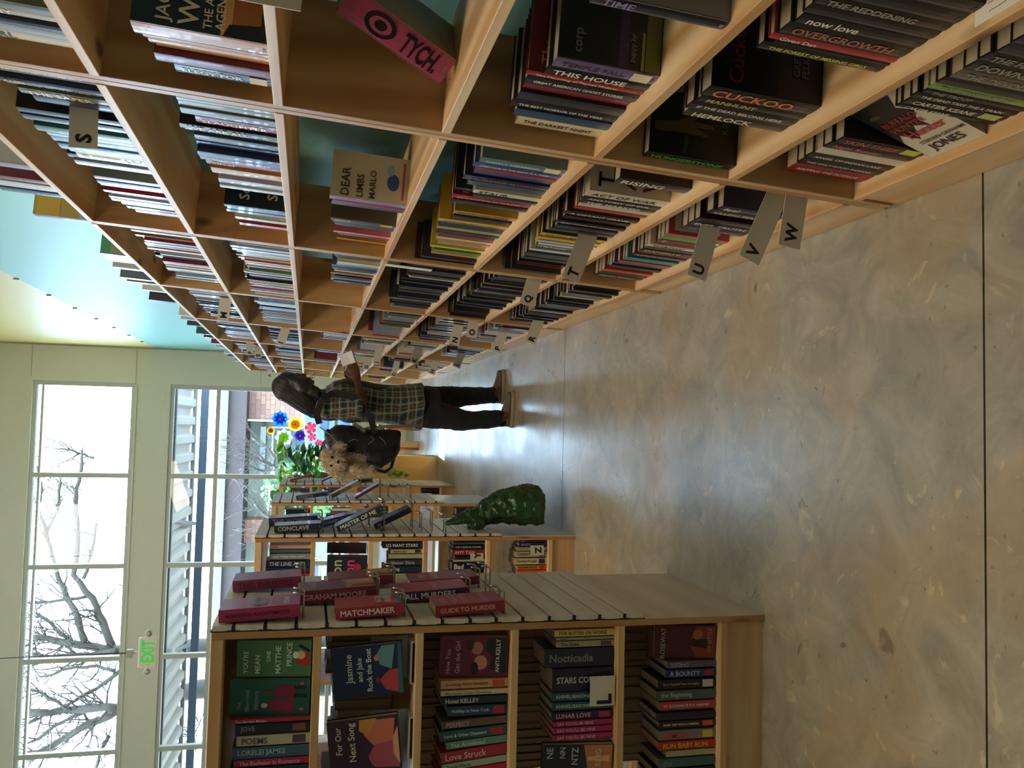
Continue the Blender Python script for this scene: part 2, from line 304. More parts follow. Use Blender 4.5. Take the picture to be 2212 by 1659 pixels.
WALL_BOOKS = [  # bay, shelf from the top, start, end, set-back, height, depth, spine colour, title, title colour, extras
(1,1,1.5811,1.6097,0.021,0.22,0.15,'#5d6152',None,'#e8e2d0',{}),
(1,1,1.6105,1.6384,0.023,0.22,0.15,'#a9a498','THE MANY','#e8e2d0',{}),
(1,1,1.6392,1.6568,0.03,0.22,0.15,'#c4c4c0',None,'#e8e2d0',{}),
(1,1,1.6576,1.6796,0.021,0.22,0.15,'#232c40',None,'#e8e2d0',{}),
(1,1,1.6804,1.713,0.022,0.22,0.15,'#98a2b2',None,'#e8e2d0',{}),
(1,1,1.7138,1.7485,0.024,0.22,0.15,'#cfc3ae','IT GIRL','#3b3a38',{}),
(1,2,1.5571,1.6056,0.016,0.235,0.16,'#c08a4e',None,'#e8e2d0',{'cov': '#1e2f42','ct': [['JACQUE',0.05,0.7,0.9,0.13,'#e6dccb'],['WINS',0.05,0.52,0.9,0.15,'#e6dccb'],['THE AMERICAN',0.05,0.42,0.9,0.07,'#e6dccb'],['AGENT',0.05,0.33,0.5,0.07,'#e6dccb']],'art': 'city'}),
(1,2,1.6064,1.6303,0.022,0.225,0.15,'#b98450',None,'#e8e2d0',{}),
(1,2,1.6311,1.6558,0.025,0.22,0.15,'#d8b48a',None,'#e8e2d0',{}),
(1,2,1.6566,1.6754,0.028,0.21,0.15,'#c08f62',None,'#e8e2d0',{}),
(1,2,1.6762,1.7115,0.014,0.215,0.15,'#6e2a33',None,'#e8e2d0',{}),
(1,2,1.7123,1.7524,0.015,0.185,0.15,'#17181c','ELEGY FOR','#e8e2d0',{'band': '#c9a53a'}),
(1,4,1.1612,1.1899,0.01,0.22,0.15,'#1b1926','TIME','#8c7fae',{'cov': '#777a7c'}),
(1,4,1.4333,1.475,0.036,0.2,0.15,'#6c5a86','TEMPLE FALL','#3a352c',{'cov': '#191823','ct': [['corp',0.1,0.75,0.5,0.09,'#7c7a92'],['puppy by',0.1,0.25,0.6,0.07,'#7c7a92']],'art': 'purple','band': '#d8cfae'}),
(1,4,1.4758,1.5071,0.036,0.205,0.15,'#17181c','THIS HOUSE','#e8e2d0',{}),
(1,4,1.5079,1.5277,0.036,0.235,0.16,'#a23a26','The Haunting of Paynes Hollow','#f0cdb8',{'cov': '#6e1712','ct': [['The',0.1,0.8,0.4,0.1,'#c9806a'],['H',0.1,0.5,0.3,0.22,'#d7c8b4']]}),
(1,4,1.5285,1.5668,0.036,0.23,0.15,'#17181c','GREAT AMERICAN GHOST STORIES','#e8e2d0',{}),
(1,4,1.5683,1.6066,0.043,0.223,0.15,'#7a2430',None,'#e8e2d0',{}),
(1,4,1.6081,1.6467,0.036,0.225,0.15,'#2c2c30',None,'#e8e2d0',{}),
(1,4,1.6475,1.6858,0.036,0.23,0.15,'#1b1b1e','THE BEST HORROR OF THE YEAR','#e8e2d0',{}),
(1,4,1.6873,1.7256,0.033,0.212,0.15,'#35506a',None,'#e8e2d0',{}),
(1,4,1.7271,1.7801,0.036,0.195,0.15,'#d9cda8','THE DARKEST NIGHT','#33302a',{}),
(1,5,1.02,1.049,0.036,0.23,0.15,'#1c1c20','SHARP','#9a9a8c',{}),
(1,5,1.05,1.084,0.036,0.23,0.15,'#141418',None,'#9a9a8c',{}),
(1,5,1.085,1.109,0.036,0.23,0.15,'#2a1c20','THE REDDENING','#9a9a8c',{}),
(1,5,1.11,1.138,0.036,0.23,0.15,'#17181c',None,'#9a9a8c',{}),
(1,5,1.1399,1.1694,0.036,0.225,0.15,'#15161c','now love','#e8e2d0',{'cov': '#0e1020','ct': [['SARAH',0.1,0.3,0.7,0.09,'#8b8fa5']]}),
(1,5,1.1702,1.2096,0.036,0.23,0.15,'#1a1a1e','OVERGROWTH','#b66a4e',{}),
(1,5,1.2104,1.2294,0.036,0.235,0.15,'#b03a3c','Given Dan','#f0d6d0',{}),
(1,5,1.2302,1.241,0.036,0.22,0.15,'#15151a',None,'#e8e2d0',{}),
(1,5,1.2418,1.2678,0.036,0.235,0.15,'#17191b','THE FOREST OF MISSING GIRLS','#d9d84a',{}),
(1,5,1.4324,1.4791,0.036,0.235,0.16,'#191a20','CUCKOO','#e07a3a',{'cov': '#0d0f1c','ct': [['Cuckoo',0.08,0.72,0.85,0.14,'#6b2430'],['GRETCHEN',0.3,0.22,0.6,0.06,'#5b5f78'],['FELKER',0.3,0.14,0.5,0.06,'#5b5f78']]}),
(1,5,1.4799,1.5052,0.036,0.23,0.15,'#1c1c1f','MANHUNT','#c7b25e',{}),
(1,5,1.506,1.5463,0.036,0.235,0.15,'#141518','IF THE DEAD BELONG HERE','#e8e2d0',{}),
(1,5,1.5471,1.5808,0.036,0.225,0.15,'#3a352e','HEMLOCK','#eae4cf',{}),
(1,5,1.7673,1.802,0.02,0.22,0.15,'#101412','HUNGERSTONE','#3fae46',{'cov': '#0f1410','ct': [['Hunger',0.06,0.55,0.3,0.1,'#2f6b45'],['KAT DU',0.45,0.12,0.5,0.09,'#2f6b45']],'art': 'hand'}),
(1,6,1.02,1.059,0.036,0.225,0.15,'#17181c','KILL CREEK','#9a9a8c',{}),
(1,6,1.06,1.099,0.036,0.222,0.15,'#1c1a22','THE HOUSE','#9a9a8c',{}),
(1,6,1.1,1.134,0.036,0.219,0.15,'#20222a',None,'#9a9a8c',{}),
(1,6,1.135,1.164,0.036,0.225,0.15,'#14151a','THE FERVOR','#9a9a8c',{}),
(1,6,1.165,1.199,0.036,0.222,0.15,'#2a2420','DOWNED','#9a9a8c',{}),
(1,6,1.2,1.234,0.036,0.219,0.15,'#6c6458','THE DEVOURED','#9a9a8c',{}),
(1,6,1.235,1.261,0.036,0.225,0.15,'#1a1c18',None,'#9a9a8c',{}),
(1,6,1.262,1.284,0.036,0.222,0.15,'#8aa860','THE COMPANY OF','#9a9a8c',{}),
(1,6,1.285,1.304,0.036,0.219,0.15,'#1c2014','THE TROOP','#9a9a8c',{}),
(1,6,1.306,1.3268,0.036,0.225,0.15,'#16171b','THE DEAD TAKE THE A TRAIN','#e8e2d0',{}),
(1,6,1.3276,1.3562,0.036,0.22,0.15,'#141517','CARTER KEANE','#e8e2d0',{'band': '#b9c97e'}),
(1,6,1.357,1.3737,0.036,0.22,0.15,'#15161a','CARTER KEANE','#e8e2d0',{}),
(1,6,1.5471,1.5819,0.036,0.21,0.15,'#15171f','SKIN THIEF','#c04a52',{'band': '#c8cf4c'}),
(1,6,1.5827,1.6156,0.036,0.215,0.15,'#1b1420','Night Runner','#e06a70',{}),
(1,6,1.6164,1.6521,0.036,0.21,0.15,'#d9d2c4',None,'#e8e2d0',{}),
(1,6,1.6529,1.6886,0.036,0.215,0.15,'#16171b','ANGEL OF INDIAN LAKE','#e8e2d0',{}),
(1,6,1.6894,1.7253,0.036,0.21,0.15,'#1a1a1e','THE ONLY GOOD INDIANS','#e8e2d0',{}),
(1,6,1.7261,1.7807,0.036,0.205,0.15,'#8e2630','MAPPING THE INTERIOR','#e8d9c0',{}),
(2,0,2.7149,2.7649,0.03,0.23,0.15,'#8a8494',None,'#e8e2d0',{'cov': '#aaa6b2'}),
(2,0,2.8775,2.92,0.03,0.225,0.15,'#6a2c34',None,'#e8e2d0',{}),
(2,0,2.9418,3.0092,0.03,0.225,0.15,'#b8bcc4',None,'#e8e2d0',{}),
(2,0,3.0324,3.0824,0.03,0.225,0.15,'#274b6a','Honey Girl','#6f90b0',{}),
(2,1,1.8599,1.8955,0.014,0.235,0.15,'#3f62a0','SANDFORD MASKED','#e8e2d0',{}),
(2,1,1.8963,1.918,0.028,0.22,0.15,'#7f95ad',None,'#e8e2d0',{}),
(2,1,1.9188,1.9385,0.026,0.22,0.15,'#93a5b6',None,'#e8e2d0',{}),
(2,1,1.9393,1.9621,0.013,0.22,0.15,'#1f2530','ALIBI','#c9a860',{}),
(2,1,1.9629,1.9891,0.032,0.22,0.15,'#31384a',None,'#e8e2d0',{}),
(2,1,1.9899,2.0225,0.031,0.22,0.15,'#20262f','MIDDLE OF THE NIGHT','#c9ccb8',{}),
(2,1,2.0233,2.057,0.025,0.2,0.15,'#6f7662','THE SAFER','#e8e2d0',{}),
(2,1,2.0578,2.0966,0.024,0.18,0.15,'#2a2c34',None,'#e8e2d0',{}),
(2,1,2.1307,2.1651,0.015,0.235,0.15,'#20222c',None,'#e8e2d0',{}),
(2,1,2.1659,2.2015,0.012,0.235,0.15,'#2b2c34',None,'#e8e2d0',{}),
(2,1,2.2023,2.2428,0.023,0.235,0.15,'#232737',None,'#e8e2d0',{}),
(2,1,2.2436,2.2856,0.013,0.23,0.15,'#4a756a',None,'#e8e2d0',{}),
(2,1,2.2864,2.3226,0.016,0.215,0.15,'#8fb0d4',None,'#e8e2d0',{}),
(2,1,2.3234,2.3687,0.017,0.215,0.15,'#7f9ac0',None,'#e8e2d0',{}),
(2,1,2.3695,2.4167,0.013,0.21,0.15,'#5a7a8a',None,'#e8e2d0',{}),
(2,1,2.4175,2.4583,0.021,0.2,0.15,'#7f7866',None,'#e8e2d0',{}),
(2,1,2.4591,2.5102,0.021,0.19,0.15,'#cfc27c','ROTTAN','#6a6440',{}),
(2,1,2.511,2.546,0.029,0.225,0.15,'#28335c',None,'#e8e2d0',{}),
(2,1,2.5468,2.5884,0.022,0.215,0.15,'#a9b2cc',None,'#e8e2d0',{}),
(2,1,2.7014,2.737,0.025,0.2,0.15,'#a8a0c8',None,'#e8e2d0',{'cov': '#6f7a64'}),
(2,1,2.7378,2.7744,0.022,0.2,0.15,'#4c3c70',None,'#e8e2d0',{}),
(2,1,2.7752,2.807,0.025,0.2,0.15,'#8f2f38',None,'#e8e2d0',{}),
(2,1,3.0239,3.0622,0.032,0.19,0.15,'#e2d5c0',None,'#e8e2d0',{'cov': '#d0bfa8','art': 'dot'}),
(2,1,3.1036,3.1441,0.029,0.16,0.15,'#c9a28c',None,'#e8e2d0',{}),
(2,2,1.8574,1.8787,0.013,0.19,0.15,'#a9b08e',None,'#e8e2d0',{}),
(2,2,1.8795,1.9041,0.012,0.205,0.15,'#8f9483',None,'#e8e2d0',{}),
(2,2,1.9049,1.9362,0.013,0.205,0.15,'#7f8474',None,'#e8e2d0',{}),
(2,2,1.937,1.9732,0.008,0.205,0.15,'#6d7063',None,'#e8e2d0',{}),
(2,2,2.0172,2.0657,0.022,0.185,0.15,'#7a2a30','SLAUGHTER','#e8e2d0',{'cov': '#5a1c22','ct': [['SL',0.2,0.6,0.4,0.2,'#e6dcc8']]}),
(2,2,2.0665,2.0964,0.015,0.225,0.15,'#14161c','WE ARE ALL','#e8e2d0',{}),
(2,2,2.0972,2.1317,0.024,0.22,0.15,'#cfd4d8','GUILTY HERE','#3b3c44',{}),
(2,2,2.1325,2.1681,0.015,0.2,0.15,'#1d2333',None,'#e8e2d0',{}),
(2,2,2.1689,2.2059,0.026,0.19,0.15,'#c9b36a','NO HOUSE SO DARK AS THESE','#5c512c',{}),
(2,2,2.2067,2.237,0.024,0.205,0.15,'#1c2c58',None,'#e8e2d0',{}),
(2,2,2.2378,2.2771,0.007,0.205,0.15,'#20305c',None,'#e8e2d0',{}),
(2,2,2.2779,2.3188,0.011,0.205,0.15,'#141518','A Death of the OTHER','#e8e2d0',{}),
(2,2,2.3203,2.3612,0.023,0.199,0.15,'#141518',None,'#e8e2d0',{}),
(2,2,2.3627,2.3976,0.025,0.2,0.15,'#9a2438','Silver','#f0e0e0',{}),
(2,2,2.3984,2.4484,0.016,0.19,0.15,'#b89848',None,'#e8e2d0',{}),
(2,2,2.4492,2.4916,0.027,0.19,0.15,'#c0687a','HELLTOWN','#f0dcd8',{}),
(2,2,2.4924,2.5415,0.015,0.18,0.15,'#aab2c4',None,'#e8e2d0',{}),
(2,2,2.5423,2.5694,0.009,0.18,0.15,'#c4cad0',None,'#e8e2d0',{}),
(2,2,2.7692,2.801,0.01,0.19,0.15,'#1c2c30',None,'#e8e2d0',{'cov': '#16211f','ct': [['Sco',0.15,0.6,0.55,0.17,'#cfd0c4'],['Son',0.2,0.15,0.5,0.17,'#b8b890']]}),
(2,3,2.4911,2.525,0.01,0.225,0.14,'#8f7fae','BOOKS OF THE YEAR','#d05a80',{'cov': '#cfc9b4','ct': [['DEAR',0.05,0.75,0.6,0.13,'#3c3c3c'],['LIMBS',0.05,0.58,0.5,0.09,'#3c3c3c'],['MARLO',0.05,0.4,0.6,0.13,'#3c3c3c']],'art': 'blue'}),
(2,3,2.5265,2.5604,0.009,0.216,0.14,'#7a2430',None,'#d05a80',{}),
(2,3,2.5619,2.5958,0.013,0.218,0.14,'#1d1f26',None,'#d05a80',{}),
(2,3,2.795,2.8301,0.02,0.215,0.15,'#33291f','spool','#e8c848',{'cov': '#5e5140','band': '#c9a53a'}),
(2,3,2.8316,2.8667,0.025,0.208,0.15,'#4a4a3c',None,'#e8c848',{}),
(2,3,2.8682,2.9033,0.026,0.201,0.15,'#33291f',None,'#e8c848',{}),
(2,3,2.9048,2.9399,0.031,0.196,0.15,'#33291f',None,'#e8c848',{}),
(2,4,2.0139,2.0557,0.03,0.22,0.15,'#58747a','DARKLY DREAMING','#d9e2d8',{'band': '#d8d2a8'}),
(2,4,2.0565,2.0929,0.03,0.23,0.15,'#1f3f7c','EVERYONE IN THE BANK IS A THIEF','#e8e2d0',{}),
(2,4,2.0944,2.1309,0.031,0.219,0.15,'#7a2430',None,'#e8e2d0',{}),
(2,4,2.1324,2.1688,0.036,0.214,0.15,'#1f3f7c',None,'#e8e2d0',{}),
(2,4,2.1703,2.2085,0.03,0.235,0.15,'#181b28','MURDER ROAD','#8c4a5c',{}),
(2,4,2.21,2.2482,0.029,0.215,0.15,'#35506a',None,'#8c4a5c',{}),
(2,4,2.2554,2.2887,0.02,0.19,0.15,'#d6cdb4','STAUB','#26241f',{}),
(2,4,2.2908,2.3246,0.019,0.183,0.15,'#1d1f26',None,'#26241f',{}),
(2,4,2.3292,2.3607,0.041,0.234,0.15,'#181b28',None,'#8c4a5c',{}),
(2,4,2.3615,2.3996,0.03,0.235,0.15,'#8f1c2c','BLINDFOLD GAME','#e8a06a',{'cov': '#9a1a2a','ct': [['BLIND FOLD',0.05,0.78,0.9,0.12,'#e0a8a0'],['GAME',0.05,0.55,0.6,0.14,'#c9c4bc'],['DANA',0.5,0.3,0.4,0.11,'#35100f'],['STA',0.5,0.12,0.4,0.15,'#35100f']]}),
(2,4,2.4011,2.4393,0.027,0.228,0.15,'#1d1f26',None,'#e8a06a',{}),
(2,4,2.5327,2.5708,0.03,0.2,0.15,'#b8923c','DEATH SQUEEZE','#4a3510',{}),
(2,4,2.5723,2.6104,0.042,0.191,0.15,'#b8923c',None,'#4a3510',{}),
(2,4,2.6119,2.65,0.034,0.191,0.15,'#2b3040',None,'#4a3510',{}),
(2,4,2.6515,2.6836,0.03,0.23,0.15,'#dcb03c','ALEXANDER MCCALL SMITH','#7a5c1c',{}),
(2,4,2.6851,2.7172,0.034,0.225,0.15,'#35506a',None,'#7a5c1c',{}),
(2,4,2.7187,2.7508,0.035,0.214,0.15,'#2b3040',None,'#7a5c1c',{}),
(2,4,2.7523,2.787,0.03,0.22,0.15,'#9a9c78',None,'#e8e2d0',{}),
(2,4,2.7885,2.8232,0.029,0.203,0.15,'#2b3040',None,'#e8e2d0',{}),
(2,4,2.8247,2.8595,0.04,0.204,0.15,'#7a2430',None,'#e8e2d0',{}),
(2,4,2.861,2.8957,0.037,0.206,0.15,'#7a2430',None,'#e8e2d0',{}),
(2,4,2.9298,2.9659,0.03,0.195,0.15,'#c6762e',None,'#e8e2d0',{}),
(2,4,3.1116,3.1538,0.03,0.18,0.15,'#5f8a44',None,'#e8e2d0',{}),
(2,5,2.0027,2.0494,0.03,0.2,0.15,'#2a241f','RISING','#e8e2d0',{}),
(2,5,2.14,2.1944,0.03,0.235,0.15,'#cfc8b4','ACT OF WAR','#2a2a2a',{'cov': '#d6cfbb','ct': [['T',0.1,0.7,0.3,0.2,'#1b2038'],['AC',0.1,0.42,0.5,0.2,'#6a1418'],['W',0.1,0.12,0.5,0.24,'#6a1418']]}),
(2,5,2.1952,2.2311,0.03,0.23,0.15,'#121419','ANATOMY OF EVIL','#e8e2d0',{}),
(2,5,2.2319,2.2635,0.03,0.225,0.15,'#24262a','THE MARKED','#e8e2d0',{}),
(2,5,2.2651,2.2967,0.03,0.218,0.15,'#c9c4b4',None,'#e8e2d0',{}),
(2,5,2.2982,2.3282,0.03,0.22,0.15,'#a83a2c',None,'#e8e2d0',{}),
(2,5,2.3297,2.3598,0.039,0.207,0.15,'#a8a294',None,'#e8e2d0',{}),
(2,5,2.3613,2.3976,0.03,0.23,0.15,'#2a1e1c','A DISTANT GRAVE','#e8e2d0',{}),
(2,5,2.3991,2.4354,0.041,0.223,0.15,'#7a2430',None,'#e8e2d0',{}),
(2,5,2.4369,2.4732,0.037,0.213,0.15,'#2a1e1c',None,'#e8e2d0',{}),
(2,5,2.4747,2.5082,0.03,0.225,0.15,'#17181c','BRAD TAYLOR END OF DAYS','#e8e2d0',{}),
(2,5,2.5097,2.5432,0.042,0.222,0.15,'#7a2430',None,'#e8e2d0',{}),
(2,5,2.5447,2.5782,0.034,0.206,0.15,'#2b3040',None,'#e8e2d0',{}),
(2,5,2.5797,2.6132,0.033,0.212,0.15,'#1d1f26',None,'#e8e2d0',{}),
(2,5,2.6147,2.6482,0.041,0.215,0.15,'#a8a294',None,'#e8e2d0',{}),
(2,5,2.6497,2.6825,0.03,0.225,0.15,'#d8b030','THE DEVIL MAY DANCE','#3a2c10',{'cov': '#17191f','ct': [['TA',0.1,0.6,0.35,0.15,'#8a8470'],['DE',0.4,0.3,0.4,0.2,'#7a5c3a']]}),
(2,5,2.684,2.7169,0.036,0.21,0.15,'#4a4a3c',None,'#3a2c10',{}),
(2,5,2.7184,2.7512,0.033,0.222,0.15,'#d8b030',None,'#3a2c10',{}),
(2,5,2.817,2.8516,0.03,0.2,0.15,'#7a7a4a','TRAGIC','#e9e4d0',{}),
(2,5,2.8531,2.8876,0.029,0.18,0.15,'#35506a',None,'#e9e4d0',{}),
(2,5,2.9531,2.9914,0.03,0.2,0.15,'#2c4458',None,'#e8e2d0',{}),
(2,5,2.9929,3.0313,0.032,0.191,0.15,'#4a4a3c',None,'#e8e2d0',{}),
(2,6,2.1011,2.14,0.03,0.2,0.15,'#1c1a30','feel','#e8e2d0',{'cov': '#232040'}),
(2,6,2.1408,2.1849,0.03,0.21,0.15,'#2a1c38','KILLING SEASON','#ecd8a8',{}),
(2,6,2.234,2.2721,0.03,0.205,0.15,'#301c2c',None,'#e8e2d0',{}),
(2,6,2.2729,2.3177,0.03,0.205,0.15,'#161820','EVER TRUTH','#e8e2d0',{}),
(2,6,2.3185,2.3694,0.03,0.2,0.15,'#1d2130','IN THE DARK','#6a7290',{}),
(2,6,2.4445,2.4768,0.03,0.21,0.15,'#c05a5c',None,'#e8e2d0',{'cov': '#b85560','art': 'plan'}),
(2,6,2.4776,2.521,0.03,0.205,0.15,'#58b048',None,'#e8e2d0',{'band': '#e8e4d0'}),
(2,6,2.5218,2.5603,0.03,0.2,0.15,'#7c2a28','F','#e8e2d0',{}),
(2,6,2.5618,2.6003,0.035,0.186,0.15,'#7c2a28',None,'#e8e2d0',{}),
(2,6,2.6018,2.6373,0.03,0.205,0.15,'#d9cfc4','THROW','#4c2a34',{}),
(2,6,2.6388,2.6743,0.031,0.199,0.15,'#4a4a3c',None,'#4c2a34',{}),
(2,6,2.6758,2.7113,0.03,0.2,0.15,'#2a2420','DANIELLE','#d8c898',{}),
(2,6,2.7128,2.7484,0.032,0.194,0.15,'#7a2430',None,'#d8c898',{}),
(2,6,2.7499,2.785,0.03,0.2,0.15,'#1c2a2a','BOTH IN CHIANTI','#e8e2d0',{}),
(2,6,2.7865,2.8216,0.036,0.184,0.15,'#2b3040',None,'#e8e2d0',{}),
(2,6,2.9774,3.0185,0.03,0.2,0.15,'#1d1f26',None,'#e8e2d0',{}),
(2,6,3.02,3.0611,0.04,0.193,0.15,'#1d1f26',None,'#e8e2d0',{}),
(2,6,3.0626,3.1034,0.03,0.2,0.15,'#c0532c',None,'#e8e2d0',{}),
(2,6,3.1042,3.1511,0.03,0.195,0.15,'#24201f',None,'#e8e2d0',{}),
(2,6,3.1519,3.1957,0.03,0.195,0.15,'#1a1c22','HELEN BENNY','#e8e2d0',{}),
(3,0,3.3945,3.4445,0.03,0.225,0.15,'#3c3468',None,'#e8e2d0',{'cov': '#b09a58','art': 'foil'}),
(3,0,4.0866,4.2812,0.03,0.15,0.2,'#6a6a62',None,'#e8e2d0',{'cov': '#4f8a6c','art': 'stone'}),
(3,3,3.2988,3.3459,0.024,0.175,0.15,'#c9c4b4',None,'#e8e2d0',{'band': '#8c3038'}),
]
